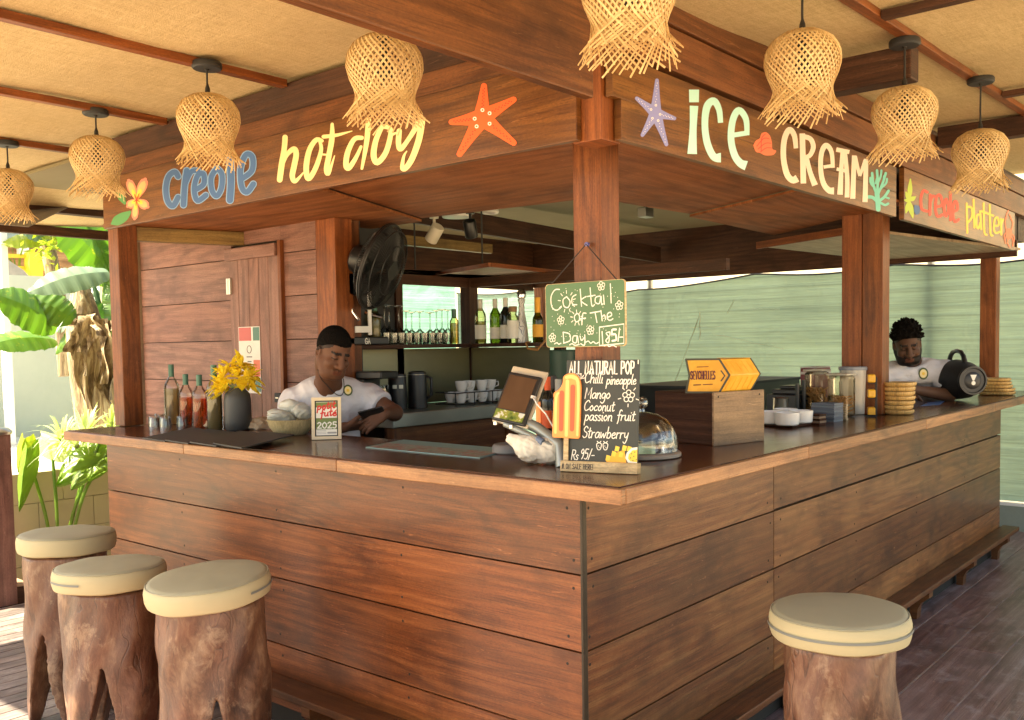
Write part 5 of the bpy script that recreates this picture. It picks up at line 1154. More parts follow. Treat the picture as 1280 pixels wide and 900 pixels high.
b = MB(); pp = [tuple(tp(a, z, 0)) for a, z in prof]; n6 = len(pp); b.v += pp+[tuple(tp(a, z, 1)) for a, z in prof]
uvp = [(a, z) for a, z in prof]
b.face(range(n6), uvp, .5); b.face(range(2*n6-1, n6-1, -1), uvp[::-1], .5)
for i in range(n6): j = (i+1) % n6; b.face([i, j, n6+j, n6+i], [(0, i), (0, j), (1, j), (1, i)], .5)
t = NT('tin_yellow'); uv = t.uv(); M['tin'] = t.pbr(col=t.mix(t.ramp(t.noise(t.obj(), 12, 3), [(.4, 0.0), (.6, 1.0)]), (.76, .36, .025), (.84, .45, .05)), rough=.35)
tb_ = b.build('body', M['tin'], tn, tuple(T0), bevel=.003)
nrm_t = np.cross(tp(1, 0)-tp(0, 0), EZ); nrm_t /= np.linalg.norm(nrm_t); nrm_t = nrm_t if nrm_t@FW < 0 else -nrm_t
ft = lambda u, v, h: T0+tdir*(tw-u)+EZ*v+nrm_t*(h+.002)
pt = Paint(ft, .0008)
pr2 = [(tw-a, z) for a, z in prof]
for i in range(6):
    a, c_ = np.array(pr2[i]), np.array(pr2[(i+1) % 6]); pt.stroke([a, c_], .009, False)
pt.stroke([(tw+.008, th_*.35), (tw+.024, th_*.5), (tw+.008, th_*.65)], .006, False)
pt.done('dark_rim', plain('olive_rim', (.06, .06, .04), .5), tb_, tuple(T0))
pt = Paint(ft, .0008); write(pt, 'SEYCHELLES', .020, .060, .036, .0050, .545, 0, .06); pt.done('lettering', plain('maroon_ink', (.12, .02, .03), .5), tb_, tuple(T0))
pt = Paint(ft, .0008); pt.stroke([(.05, .115), (.10, .117)], .004, False); pt.stroke([(.035, .033), (.065, .035)], .006, False); pt.stroke([(.078, .035), (.118, .037)], .005, False); pt.done('small_print', plain('brown_ink', (.25, .10, .02), .5), tb_, tuple(T0))
b = MB()
for k in range(5):
    u = .12+.18*k
    for (a0, z0), (a1, z1) in ((prof[0], prof[1]), (prof[1], prof[2])):
        n2 = np.cross(dep_, (tp(a1, z1)-tp(a0, z0))); n2 /= np.linalg.norm(n2); n2 = n2 if n2@FW < 0 else -n2
        b.tube([tuple(tp(a0+(a1-a0)*.12, z0+(z1-z0)*.12, u)+n2*.001), tuple(tp(a0+(a1-a0)*.85, z0+(z1-z0)*.85, u-.02)+n2*.001)], .0018, 5)
b.build('palm_print', PM['tin'], tb_, tuple(T0))
b = MB(); b.tube([tuple(tp(*prof[2], 1.0)), tuple(tp(*prof[1], 1.0)), tuple(tp(*prof[0], 1.0))], .004, 6); b.build('back_rim', plain('olive_rim2', (.06, .06, .04), .5), tb_, tuple(T0))
# ------------------------------------------------------------------ ramekins, cards, jars
q = W(984, 533, 'z', ZT); tr0 = q
b = MB(); ang = R(-8); ca, sa_ = np.array((math.cos(ang), math.sin(ang), 0)), np.array((-math.sin(ang), math.cos(ang), 0))
b.obox(np.array((q[0]+.10, q[1]+.05, ZT+.008)), ca, sa_, EZ, .30, .26, .014, 0, .5); o = b.build('serving_board', M['box'], None, (q[0]+.1, q[1]+.05, ZT), bevel=.003); o.location = (q[0]+.1, q[1]+.05, ZT); tag(o, 'dark flat serving board under the white ramekins', 'board')
rm = None
for px, py, dz in ((984, 531, 0), (964, 529, 0), (1001, 528, 0), (982, 525.5, 0)):
    q = W(px, py, 'z', ZT+.016); lb = {984: 'white ramekin standing in front of the other ramekins', 964: 'white ramekin closest to the wooden box', 1001: 'white ramekin closest to the blue grey cards', 982: 'white ramekin at the back of the serving board'}[px]
    if rm is None:
        rm = thing('ramekin', lb, 'bowl', (q[0], q[1], ZT+.0155), group='white ramekins on the serving board'); b = MB(); b.lathe([(0, 0), (.056, 0), (.062, .006), (.066, .066), (.063, .068), (.060, .064), (.054, .012), (0, .010)], seg=32); b.build('bowl', M['white'], rm)
    else: dup(rm, (q[0], q[1], ZT+.0155), 0, lb)
def cards(px, py, n, w_, d_, col, label, th=.014, rz=-.2):
    q = W(px, py, 'z', ZT); S = thing('card_stack', label, 'cards', (q[0], q[1], ZT), (0, 0, rz), 'stacks of coasters and cards'); cols = col if isinstance(col, list) else [col]
    for k in range(n):
        b = MB(); dx = random.uniform(-.004, .004); b.box(-w_/2+dx, w_/2+dx, -d_/2, d_/2, k*th+.0005, (k+1)*th-.0012, 0); b.build('bundle', cols[k % len(cols)], S, bevel=.0015)
    return S
cg = [plain('blue_grey_card', (.13, .16, .20), .5), plain('slate_card', (.09, .11, .15), .5)]
cards(1034, 526.5, 8, .11, .14, cg, 'tallest stack of blue grey cards beside the clear jars', .0135, -.1)
cards(1018, 531, 5, .075, .10, [M['box'], plain('brown_card', (.20, .13, .08), .6)], 'short stack of brown cards before the blue grey ones', .0125, -.1)
cards(1048.5, 525, 7, .028, .10, plain('kraft_card', (.42, .31, .18), .6), 'narrow stack of kraft cards pressed between blue cards and jars', .0135, -.1)
def straw(mb, n, x0, x1, y0, y1, z0, z1, L, th, seed):
    r_ = random.Random(seed)
    for k in range(n):
        p = np.array((r_.uniform(x0, x1), r_.uniform(y0, y1), r_.uniform(z0, z1))); d = np.array((r_.uniform(-1, 1), r_.uniform(-1, 1), r_.uniform(-.6, .6))); d /= np.linalg.norm(d); a, c_ = p-d*L/2, p+d*L/2
        for v in (a, c_): v[0] = min(max(v[0], x0), x1); v[1] = min(max(v[1], y0), y1); v[2] = min(max(v[2], z0), z1)
        if np.linalg.norm(a-c_) > .01: mb.tube([a, c_], th, 5)
M['stick'] = plain('snack_stick', (.50, .27, .09), .6, 0, .3, 30); M['jarplastic'] = glassy('jar_plastic', (.90, .88, .80), .7, .12, 1.35); M['jarlid'] = plain('frosted_lid', (.45, .42, .34), .4)
M['frost'] = plain('frosted_plastic', (.58, .54, .46), .35, 0, .08, 10)
def jar(px, py, w_, h_, label, fill, seed, d_=None):
    d_ = d_ or w_; q = W(px, py, 'z', ZT); J = thing('storage_jar', label, 'jar', (q[0]+.05, q[1]+.04, ZT+.001), (0, 0, -.1), 'storage jars by the double post')
    b = MB(); b.box(-w_/2, w_/2, -d_/2, d_/2, 0, h_, 2); b.build('container', M['jarplastic'], J, bevel=.02)
    b = MB(); straw(b, 90, -w_/2+.012, w_/2-.012, -d_/2+.012, d_/2-.012, .012, h_*fill, .11, .0042, seed); b.build('snack_sticks', M['stick'], J)
    b = MB(); b.box(-w_/2-.004, w_/2+.004, -d_/2-.004, d_/2+.004, h_+.001, h_+.014); b.build('lid', M['jarlid'], J, bevel=.005)
jar(1025, 519, .12, .27, 'clear jar of brown snack sticks, the further of the two', .62, 4)
jar(1056, 522, .13, .25, 'clear jar of snack sticks standing nearest the bar edge', .5, 8)
q = W(1073, 519, 'z', ZT); J = thing('storage_tub', 'tall frosted white tub with grey lid beside the double post', 'tub', (q[0]+.08, q[1]+.06, ZT+.001)); b = MB(); b.lathe([(0, 0), (.068, 0), (.074, .006), (.083, .275), (0, .275)], seg=32); b.build('body', M['frost'], J)
b = MB(); b.lathe([(.0, .2755), (.090, .2755), (.091, .292), (.086, .298), (0, .298)], seg=32); b.build('lid', plain('grey_lid', (.24, .26, .30), .4), J)
p = D(1012, 520, 6.1); mx_ = thing('carton', 'maroon carton standing behind the clear jars', 'carton', (p[0], p[1], ZT+.001), (0, 0, -.05)); b = MB(); b.box(-.03, .20, -.05, .05, 0, .285); b.build('carton_body', plain('maroon_card', (.16, .018, .02), .45), mx_, bevel=.003)
b = MB(); b.box(-.032, .202, -.052, .052, .245, .262); b.box(-.032, .202, -.052, .052, .2865, .293); b.build('pale_band', plain('pale_band', (.5, .48, .45), .5), mx_)
p = W(1093, 520, 'z', ZT); ys = thing('packet_stand', 'small wire stand of bright yellow packets against the double post', 'stand', (p[0]-.03, p[1]-.02, ZT+.001), (0, 0, .4)); b = MB()
for u in (-.05, .05): b.tube([(u, 0, 0), (u, 0, .24)], .003, 6)
for z_ in (.01, .11, .2): b.tube([(-.05, 0, z_), (.05, 0, z_)], .003, 6); b.tube([(-.05, .05, z_), (-.05, 0, z_)], .003, 6)
b.box(-.05, .05, .0, .06, 0, .004); b.build('wire_frame', M['blackmatte'], ys)
M['ylw'] = plain('yellow_packet', (.80, .42, .02), .4, 0, .15, 30)
for z_, dx in ((.006, .0), (.115, -.01), (.205, .005)):
    b = MB(); b.box(-.042+dx, .04+dx, .006, .05, z_, z_+.05); b.build('packet', M['ylw'], ys, bevel=.008)
# black sticks and back clutter behind the cups
p = D(985, 505, 5.9); bm_ = thing('black_machine', 'low black machine standing behind the ramekins', 'machine', (p[0], p[1], ZT+.0)); b = MB(); b.box(-.05, .26, -.08, .12, 0, .13); b.box(-.02, .24, -.06, .10, .1305, .16); b.box(.05, .20, -.04, .08, .1605, .18); b.build('body', M['black'], bm_, bevel=.006)
b = MB()
for px, h_ in ((-.09, .20), (.01, .22)): b.tube([(px, -.10, 0), (px, -.10, h_)], [.012, .014], 10)
b.build('handles', M['black'], bm_)
p = D(976, 512, 5.45); tc = thing('steel_jug', 'small steel jug behind the ramekins', 'jug', (p[0], p[1], ZT+.0)); b = MB(); b.lathe([(0, 0), (.045, 0), (.048, .02), (.043, .13), (.046, .135), (.04, .13), (.042, .02), (0, .015)], seg=24); b.build('body', M['steel'], tc)
b = MB(); b.tube([(.045, 0, .11), (.075, 0, .10), (.075, 0, .05), (.047, 0, .035)], .005, 8); b.build('handle', M['steel'], tc)
p = D(1062, 500, 6.0); ph = thing('handle_pot', 'black pot of upright dark handles behind the white tub', 'pot', (p[0], p[1], ZT)); b = MB(); b.lathe([(0, 0), (.06, 0), (.065, .2), (0, .2)], seg=20); b.build('pot', M['black'], ph)
b = MB()
for u, tl_ in ((-.035, -.03), (.01, -.012), (.055, .0)): b.tube([(u, 0, .19), (u+tl_, 0, .40)], .016, 8)
b.build('handles', M['blackmatte'], ph)
# ------------------------------------------------------------------ baskets
def bstack(px, py, n, r, label, grow=.022, off=.35, step=.0285):
    q = W(px, py, 'z', ZT)
    for k in range(n):
        rr_ = r*(1+grow*k); dx, dy_ = random.uniform(-.006, .006), random.uniform(-.006, .006)
        B = thing('tray_basket', label(k, n), 'basket', (q[0]+off+dx, q[1]+.10+dy_, ZT+.002+k*step), (0, 0, random.uniform(-.1, .1)), 'stacked wooden tray baskets')
        prof = [(0, 0), (rr_*.86, 0), (rr_*.97, .008), (rr_, .018), (rr_*1.0, .0255), (rr_*.95, .0275), (rr_*.9, .024), (rr_*.86, .01), (0, .008)]
        b = MB(); b.lathe(prof, seg=40); b.v = [(v[0]*.92*(1+.06*math.cos(4*math.atan2(v[1], v[0]))*-1), v[1]*.92*(1+.06*math.cos(4*math.atan2(v[1], v[0]))*-1), v[2]) for v in b.v]; b.build('tray', M['basket'], B)
words = ['lowest', 'second lowest', 'third from the bottom', 'middle', 'third from the top', 'second from the top', 'topmost']
bstack(1142, 519, 7, .095, lambda k, n: f'{words[k]} round wooden tray in the tall stack beside the double post', off=.04)
w2 = ['lowest and widest', 'second lowest', 'middle', 'second from the top', 'topmost']
bstack(1262, 494, 5, .155, lambda k, n: f'{w2[k]} round wooden tray in the stack behind the black loudspeaker', -.055, .0, .027)
# ------------------------------------------------------------------ loudspeaker
p = W(1210, 500.5, 'z', ZT); sc_ = thing('loudspeaker', 'black cylinder boombox with carry handle and white emblem, lying on the bar', 'loudspeaker', (p[0], p[1]+.08, ZT+.001)); sc_.scale = (1.0,)*3
ax = D(1217, 473, 6.55)-D(1177, 474, 7.0); ax[2] = 0; ax /= np.linalg.norm(ax); sdv = np.cross(EZ, ax)
def MX(c_, a, up): s_ = np.cross(up, a); return Matrix(((s_[0], up[0], a[0], c_[0]), (s_[1], up[1], a[1], c_[1]), (s_[2], up[2], a[2], c_[2]), (0, 0, 0, 1)))
axd = ax*1.0; mc = MX((0, 0, .155), axd, np.array((0, 0, 1.)))
b = MB(); b.lathe([(.0, -.225), (.075, -.225), (.10, -.205), (.135, -.12), (.15, 0), (.135, .12), (.108, .20), (.104, .215), (.092, .222)], seg=40, M=mc); b.build('body', plain('speaker_cloth', (.012, .013, .014), .7, 0, .3, 120, .4), sc_)
b = MB(); b.lathe([(.104, .214), (.108, .226), (.103, .236), (.092, .236), (.086, .224)], seg=40, M=mc); b.build('end_ring', M['black'], sc_)
b = MB(); b.lathe([(.088, .226), (.07, .219), (.062, .227), (.03, .234), (0, .236)], seg=36, M=mc); dv = b.build('end_cone', plain('rubber', (.016, .016, .018), .45), sc_)
fm = lambda u, v, h: np.array(mc @ Vector((u, v, .2365+h)))
pt = Paint(fm, .001); pt.poly([(-.024, .042), (.024, .042), (.006, .0), (-.006, .0)]); pt.dot((0, -.018), .0155, 16); pt.done('emblem', PM['paper'], dv)
b = MB(); b.tube([tuple(np.array((0, 0, .155))+axd*u+EZ*v) for u, v in ((-.115, .125), (-.095, .175), (-.06, .205), (0, .215), (.06, .205), (.095, .175), (.115, .125))], [.02, .017, .016, .016, .016, .017, .02], 10); b.build('carry_handle', M['black'], sc_)
# small things at the far end
p = W(1237, 489, 'z', ZT); sb = thing('sauce_bottle', 'small clear bottle with red cap beside the far post', 'bottle', (p[0], p[1], ZT)); b = MB(); b.lathe([(0, 0), (.03, 0), (.032, .10), (.028, .17), (.015, .21), (.013, .235), (0, .235)], seg=18); b.build('body', M['glass2'], sb); b = MB(); b.lathe([(.018, .222), (.019, .262), (0, .264)], seg=16); b.build('cap', PM['red'], sb); b = MB(); b.lathe([(0, .005), (.027, .005), (.029, .06), (0, .06)], seg=16); b.build('sauce', PM['salmon'], sb)
plate([(1160, 503), (1150, 507.5), (1175, 505.5), (1181, 501)], ZT+.0006, .0012, PM['blue'], 'blue_slip', 'blue paper slip lying on the bar before the loudspeaker', 'paper')
p = W(1163, 493, 'z', ZT+.03); o = MB().tube([tuple(RT*-.03), tuple(RT*.03)], .022, 12).build('brass_bell', plain('brass', (.40, .32, .16), .35, .7), None); o.location = (p[0], p[1], ZT+.024); tag(o, 'small brass cylinder lying on the bar between tray stack and loudspeaker', 'cylinder')
random.seed(33)
# ------------------------------------------------------------------ back bar
BX, BY, ZS_, ZC = 2.42, 2.75, 1.612, 1.205
bk = thing('back_bar', 'dark steel back bar unit with a bottle shelf and a steel worktop', 'back bar', (BX, BY, 0)); OB_ = (BX, BY, 0)
t = NT('aged_steel'); n = t.noise(t.mapv(t.obj(), (2, 2, 5)), 1.0, 4, .6); M['splash'] = t.pbr(col=t.mix(n, (.17, .165, .105), (.34, .32, .20)), rough=t.math('ADD', .25, t.math('MULTIPLY', n, .3)), metal=.75, nrm=t.bump(t.noise(t.mapv(t.obj(), (3, 3, 3)), 1.0, 3, .5), .25, .02))
b = MB(); b.box(1.22, BX-.001, BY, BY+.012, ZC, ZS_-.03); b.box(BX, BX+.012, 2.02, BY+.012, ZC, ZS_-.03); b.build('backsplash', M['splash'], bk, OB_)
b = MB(); b.box(BX-.006, BX-.001, BY-.006, BY-.001, ZC, ZS_-.03); b.build('corner_bead', M['steel'], bk, OB_)
b = MB(); b.box(1.22, BX-.2, BY-.2, BY+.03, ZS_-.026, ZS_, 0); b.box(BX-.198, BX+.03, 1.98, BY+.03, ZS_-.026, ZS_, 1); b.build('shelf', M['darkbeam'], bk, OB_, bevel=.002)
b = MB(); b.box(1.10, BX, 2.15, BY-.002, ZC-.085, ZC); b.build('worktop', M['steel'], bk, OB_, bevel=.006)
b = MB(); b.box(1.16, 2.3, 2.20, 2.24, .9, ZC-.0875, 0); b.box(1.2, 2.2, 2.30, 2.34, -.2, ZC-.0875, 0); b.box(2.16, 2.22, 2.18, 2.26, -.2, ZC-.0875, 2); b.box(1.12, 1.18, 2.17, 2.23, -.2, ZC-.0875, 2); b.build('cabinet', M['beam'], bk, OB_)
b = MB(); b.box(BX-.01, BX+.08, BY-.01, BY+.08, -.2, 2.09, 2); b.box(1.70, 1.76, BY+.0, BY+.06, -.2, 2.09, 2); b.box(BX+.015, BX+.075, 1.93, 1.99, -.2, 2.09, 2); b.build('corner_post', M['darkbeam'], bk, OB_)
b = MB(); b.box(1.2, BX-.011, BY+.005, BY+.05, 2.02, 2.088, 0); b.box(BX+.01, BX+.055, .7, BY-.011, 2.02, 2.088, 1); b.build('header', M['darkbeam'], bk, OB_)
b = MB(); b.box(1.205, 1.70, BY+.02, BY+.04, -.2, 2.5); b.box(1.205, 1.215, 2.54, BY+.02, -.2, 2.5); b.build('dark_panel', M['blackmatte'], bk, OB_)
ZP = 2.06
c0_, c1_, c2_ = W(612, 339, 'z', ZP), W(455, 363, 'z', ZP), W(695, 348, 'z', ZP)
b = MB(); pp = [(c0_[0], c0_[1]), (c2_[0]+.4, c2_[1]), (BX+.05, BY-.3), (BX+.05, BY), (1.3, BY), (c1_[0], c1_[1])]
b.prism([(x, y, ZP+.03) for x, y in pp], (0, 0, 1), .016, .5, pp); b.build('hanging_panel', M['plypale'], bk, OB_)
b = MB(); b.beam((c0_[0], c0_[1], ZP+.04), (c1_[0], c1_[1], ZP+.04), .016, .026); b.beam((c0_[0]+.012, c0_[1], ZP+.04), (c2_[0]+.4, c2_[1], ZP+.04), .016, .026); b.build('panel_edge', M['post'], bk, OB_)
b = MB()
for px in (603, 519): p = W(px, 336, 'z', ZP+.05); b.tube([(p[0], p[1], ZP+.045), (p[0], p[1], 2.75)], .006, 6)
b.build('hanger_rod', M['blackmatte'], bk, OB_)
# ------------------------------------------------------------------ bottles on the shelf
gs = 'bottles on the back shelf'
def onshelf(px, x=None, y=None): return W(px, 424, 'x', x) if x else W(px, 424, 'y', y)
def sb_(px, R_, H, glass, label, x=2.33, **k): q = onshelf(px, x=x); return bottle(q[0], q[1], ZS_, R_, H, glass, label, grp=gs, **k)
sb_(601, .040, .31, 'glasspale', 'white wine bottle with white label, leftmost on the right half of the shelf', cap='paper', caph=.26, lab='paper', labz=(.1, .42), liq='herb', fill=.5)
sb_(619.5, .039, .305, 'glassgreen', 'yellow green wine bottle with white label and pale capsule', cap='paper', caph=.2, lab='paper', labz=(.1, .36))
sb_(632.5, .039, .31, 'glassdark', 'dark wine bottle with white label and pale capsule', cap='paper', caph=.2, lab='paper', labz=(.1, .4))
sb_(641.5, .041, .245, 'glasspale', 'squat clear spirit bottle with cork and cream oval label', x=2.27, cap='kork', caph=.14, lab='paper', labz=(.12, .62), neck=.024, sh=.66) if 'kork' in M or M.setdefault('kork', plain('cork', (.30, .17, .08), .7)) else None
q = onshelf(660-8, x=2.36); tumbler(q[0], q[1], ZS_, .03, .09, 'small clear glass on the shelf beside the painted decanter', 'glasses', name='glass')
sb_(672.5, .036, .30, 'glassgreen', 'green sparkling wine bottle with orange label and gold foil', cap='mango', caph=.4, lab='mango', labz=(.12, .4), neck=.016, sh=.5)
q = onshelf(652.5, x=2.32); pd = thing('painted_decanter', 'tall white and silver painted decanter with a domed stopper', 'decanter', (q[0], q[1], ZS_))
b = MB(); b.lathe([(0, 0), (.045, 0), (.047, .01), (.040, .10), (.028, .17), (.020, .22), (.022, .235), (.018, .26), (.026, .285), (.024, .30), (0, .30)], seg=28); t = NT('painted_porcelain'); v_ = t.n('TexWave', {'Vector': t.obj(), 'Scale': 14.0, 'Distortion': 9.0, 'Detail': 1.0}).outputs['Fac']; M['porc'] = t.pbr(col=t.ramp(v_, [(.60, (.75, .76, .74)), (.70, (.06, .08, .16)), (.82, (.06, .08, .16)), (.88, (.7, .7, .68))]), rough=.15); b.build('body', M['porc'], pd)
b = MB(); b.lathe([(.018, .3005), (.03, .305), (.034, .325), (.03, .345), (.018, .36), (0, .365)], seg=24); b.build('stopper', M['chrome'], pd)
p = onshelf(681, x=2.30); b = MB(); b.tube([tuple(W(684, 405, 'x', 2.2)), tuple(W(683, 424, 'x', 2.18)), tuple(W(672, 437, 'x', 2.16)), tuple(W(660, 436, 'x', 2.16)), tuple(W(657, 428, 'x', 2.17)), tuple(W(664, 427, 'x', 2.2))], .009, 8, flat=.35); o = b.build('orange_ribbon', plain('orange_strap', (.36, .17, .04), .5), None); tag(o, 'orange strap looped off the end of the back shelf', 'strap')
def backbottle(px, y, **k): q = W(px, 424, 'y', y); return bottle(q[0], q[1], ZS_, grp=gs, **k)
backbottle(469, 2.58, R_=.037, H=.27, glass='glasspale', label='cloudy yellow bottle with blue green cap under the fan', liq='herb', fill=.62, cap='capgreen', caph=.22)
backbottle(568, 2.56, R_=.031, H=.235, glass='glasspale', label='small pale bottle with green cap at the right end of the upturned glasses', liq='herb', fill=.6, cap='capgreen', caph=.25)
# upturned wine glasses and tumblers
wg = None; wgl = 'upturned stemmed wine glass in the row on the back shelf'
for px, y, h in ((453, 2.66, .26), (481, 2.66, .26), (487, 2.60, .25), (499, 2.66, .255), (508, 2.64, .225), (515, 2.70, .22), (525, 2.64, .222), (538, 2.60, .215), (546, 2.70, .235), (553, 2.64, .24), (560, 2.69, .24)):
    q = W(px, 424, 'y', y)
    if wg is None:
        wg = thing('wine_glass', wgl, 'wine glass', (q[0], q[1], ZS_), group='upturned wine glasses on the back shelf'); b = MB(); H_ = .26
        b.lathe([(.032, .001), (.040, .03), (.042, .055), (.034, .09), (.012, .112), (.005, .125), (.0045, .24), (.01, .250), (.034, .258), (.034, .26), (0, .26)], seg=20); b.build('bowl_and_stem', M['glass2'], wg)
    else: g_2 = dup(wg, (q[0], q[1], ZS_)); g_2.scale = (1, 1, h/.26)
tu = None
for i in range(18):
    px = 478+4.75*i; q = W(px, 424, 'y', 2.565 if i % 2 else 2.60)
    if tu is None: tu = tumbler(q[0], q[1], ZS_, .030, .075, 'clear tumbler in the double row before the wine glasses', 'tumblers on the back shelf', name='tumbler')
    else: dup(tu, (q[0], q[1], ZS_), i)
# ------------------------------------------------------------------ kettles and coffee maker, cup rack
def kettle(px, y, r, h, label, lab=False, handle=True):
    q = W(px, 500, 'y', y); K = thing('coffee_flask', label, 'flask', (q[0], q[1], ZC+.001), (0, 0, math.atan2(-FW[1], -FW[0])), 'black flasks on the steel worktop'); b = MB()
    b.lathe([(0, 0), (r, 0), (r*1.02, .01), (r*.96, h*.9), (r*.9, h*.97), (r*.6, h), (0, h)], seg=28); b.build('body', M['black'], K)
    if handle: b = MB(); b.tube([(0, r*.9, h*.85), (0, r*1.45, h*.8), (0, r*1.45, h*.35), (0, r*.95, h*.25)], .010, 8); b.build('handle', M['black'], K)
    b = MB(); b.lathe([(r*.985, h*.90), (r*.99, h*.915)], seg=28); b.build('seam', M['steel'], K)
    if lab:
        for u in (-.022, .018): b = MB(); b.box(r*.99, r*.995, u, u+.026, h*.58, h*.68); b.build('badge', M['steel'], K)
    return K
kettle(522, 2.42, .062, .235, 'tall shiny black flask, rightmost of the black ones'); kettle(497, 2.46, .060, .225, 'black flask in the middle with silver badges', True, False)
q = W(472, 500, 'y', 2.40); cm_ = thing('coffee_maker', 'black drip coffee maker with glass jug behind the seated man', 'coffee maker', (q[0], q[1], ZC+.001), (0, 0, .15)); b = MB(); b.box(-.08, .08, -.10, .10, 0, .03); b.box(-.08, .08, .04, .10, .0305, .20); b.box(-.082, .082, -.10, .102, .2005, .245); b.build('body', M['black'], cm_, bevel=.008); b = MB(); b.lathe([(0, 0), (.055, 0), (.06, .05), (.045, .11), (.05, .13), (.042, .13), (.036, .11), (.05, .05), (0, .01)], c=(0, -.03, .032), seg=24); b.build('jug', M['glass2'], cm_)
q = W(596, 502, 'y', 2.36); rk_ = thing('cup_rack', 'black wire tray crowded with white cups on the steel worktop', 'rack', (q[0], q[1], ZC+.001), (0, 0, .0)); b = MB()
for z_ in (.012, .085): b.tube([(-.30, -.09, z_), (.24, -.09, z_), (.24, .09, z_), (-.30, .09, z_), (-.30, -.09, z_)], .0042, 6)
for u in (-.30, -.12, .06, .24): b.tube([(u, -.09, 0), (u, -.09, .085)], .004, 6); b.tube([(u, -.09, .012), (u, .09, .012)], .003, 6)
b.build('wire', M['blackmatte'], rk_)
cp = None
def cup(x, y, z, rz, flip=False):
    global cp
    lb = 'white cup in the wire tray on the steel worktop'
    if cp is None:
        cp = thing('cup', lb, 'cup', (x, y, z), (0, 0, rz), 'white cups in the wire tray'); b = MB(); b.lathe([(0, 0), (.024, 0), (.027, .004), (.038, .035), (.042, .07), (.039, .07), (.034, .03), (.02, .008), (0, .008)], seg=24); b.build('bowl', M['white'], cp); b = MB(); b.tube([(.036, 0, .055), (.058, 0, .056), (.06, 0, .03), (.034, 0, .02)], .004, 6); b.build('handle', M['white'], cp); return cp
    return dup(cp, (x, y, z), rz)
for i, (u, v, z_) in enumerate([(-.20, -.04, .017), (-.10, -.045, .017), (.0, -.05, .017), (.10, -.045, .017), (.19, -.04, .017), (-.2, .05, .017), (-.1, .045, .017), (0, .04, .017), (.1, .05, .017), (.19, .045, .017), (-.15, .0, .088), (-.06, .01, .088), (.04, -.01, .088), (.14, .0, .088), (.36, .0, .0), (.36, -.09, .0)]): cup(q[0]+u, q[1]+v, ZC+z_, -1.2+.9*math.sin(i*2.1))
# ------------------------------------------------------------------ wall fan
fc = D(477, 334, 5.6); ax_ = -FW*.22+RT*.90+UP*(-.34); ax_ /= np.linalg.norm(ax_); upv = UP-ax_*(UP@ax_); upv /= np.linalg.norm(upv); mf = MX(fc, ax_, upv)
fan = thing('wall_fan', 'large black caged wall fan tilted over the seated man', 'fan', tuple(fc)); RF = .262
mfl = MX((0, 0, 0), ax_, upv)
b = MB()
for k in range(84):
    a = 2*math.pi*k/84; pts = [(.06, .075), (.15, .07), (.235, .045), (RF, .0)]; b.tube([tuple(mfl @ Vector((r*math.cos(a+.25*(RF-r)), r*math.sin(a+.25*(RF-r)), z))) for r, z in pts], .0016, 4, cap=False)
    pts = [(.07, -.075), (.2, -.07), (RF, -.01)]; b.tube([tuple(mfl @ Vector((r*math.cos(a), r*math.sin(a), z))) for r, z in pts], .0016, 4, cap=False)
for r, z in ((RF, .0), (RF, -.012), (.235, .046), (.15, .071), (.2, -.071)): b.tube([tuple(mfl @ Vector((r*math.cos(a), r*math.sin(a), z))) for a in np.linspace(0, 2*math.pi, 49)], .0035 if r < RF else .008, 6, cap=False)
b.build('cage', M['black'], fan)
b = MB(); b.lathe([(0, .078), (.06, .078), (.064, .07), (.06, .064), (0, .064)], seg=24, M=mfl); b.build('badge', M['blackmatte'], fan)
for k in range(5):
    def blade(u, v, k=k):
        r = .05+.185*u; a = k*2*math.pi/5+(v-.5)*1.15*(1-.2*u); return mfl @ Vector((r*math.cos(a), r*math.sin(a), .03-(v)*.05))
    MB().grid(blade, 6, 8).build('blade', M['blackmatte'], fan)
b = MB(); b.lathe([(0, -.20), (.06, -.20), (.085, -.18), (.09, -.10), (.07, -.07), (0, -.07)], seg=24, M=mfl); b.build('motor', M['black'], fan)
b = MB(); p0 = mfl @ Vector((0, -.07, -.14)); b.tube([tuple(p0), tuple(Vector(p0)+Vector((.1, .2, -.10))), tuple(Vector(p0)+Vector((.25, .5, -.12)))], .022, 10); b.build('bracket', M['black'], fan)
# ------------------------------------------------------------------ espresso machine under the fan
q = W(452, 424, 'y', 2.6); em = thing('espresso_machine', 'black machine with pale upright bar under the fan on the back shelf', 'coffee machine', (q[0], q[1]+.0, ZS_)); b = MB(); b.box(-.18, .16, .02, .13, 0, .44); b.box(-.18, .16, -.10, .0195, .30, .44); b.box(-.18, .14, -.10, .0195, 0, .05); b.build('body', M['black'], em, bevel=.008)
b = MB(); b.box(-.035, -.012, -.115, -.1005, .06, .33, 2); b.build('upright_bar', M['white'], em, bevel=.003)
b = MB(); b.box(-.14, -.03, -.118, -.1005, .075, .115, 2); b.build('pale_switch', M['white'], em, bevel=.003)
b = MB(); b.tube([(-.15, -.07, .3), (-.15, -.1, .2), (-.12, -.12, .15)], .008, 8); b.tube([(-.02, -.06, .2), (.04, -.16, .17)], .012, 8); b.build('steam_pipe', M['chrome'], em)
pt = Paint(lambda u, v, h: np.array((u, -.1005-h, v)), .0006); write(pt, 'GA', -.06, .006, .035, .005, 1); pt.done('lettering', PM['paper'], em)
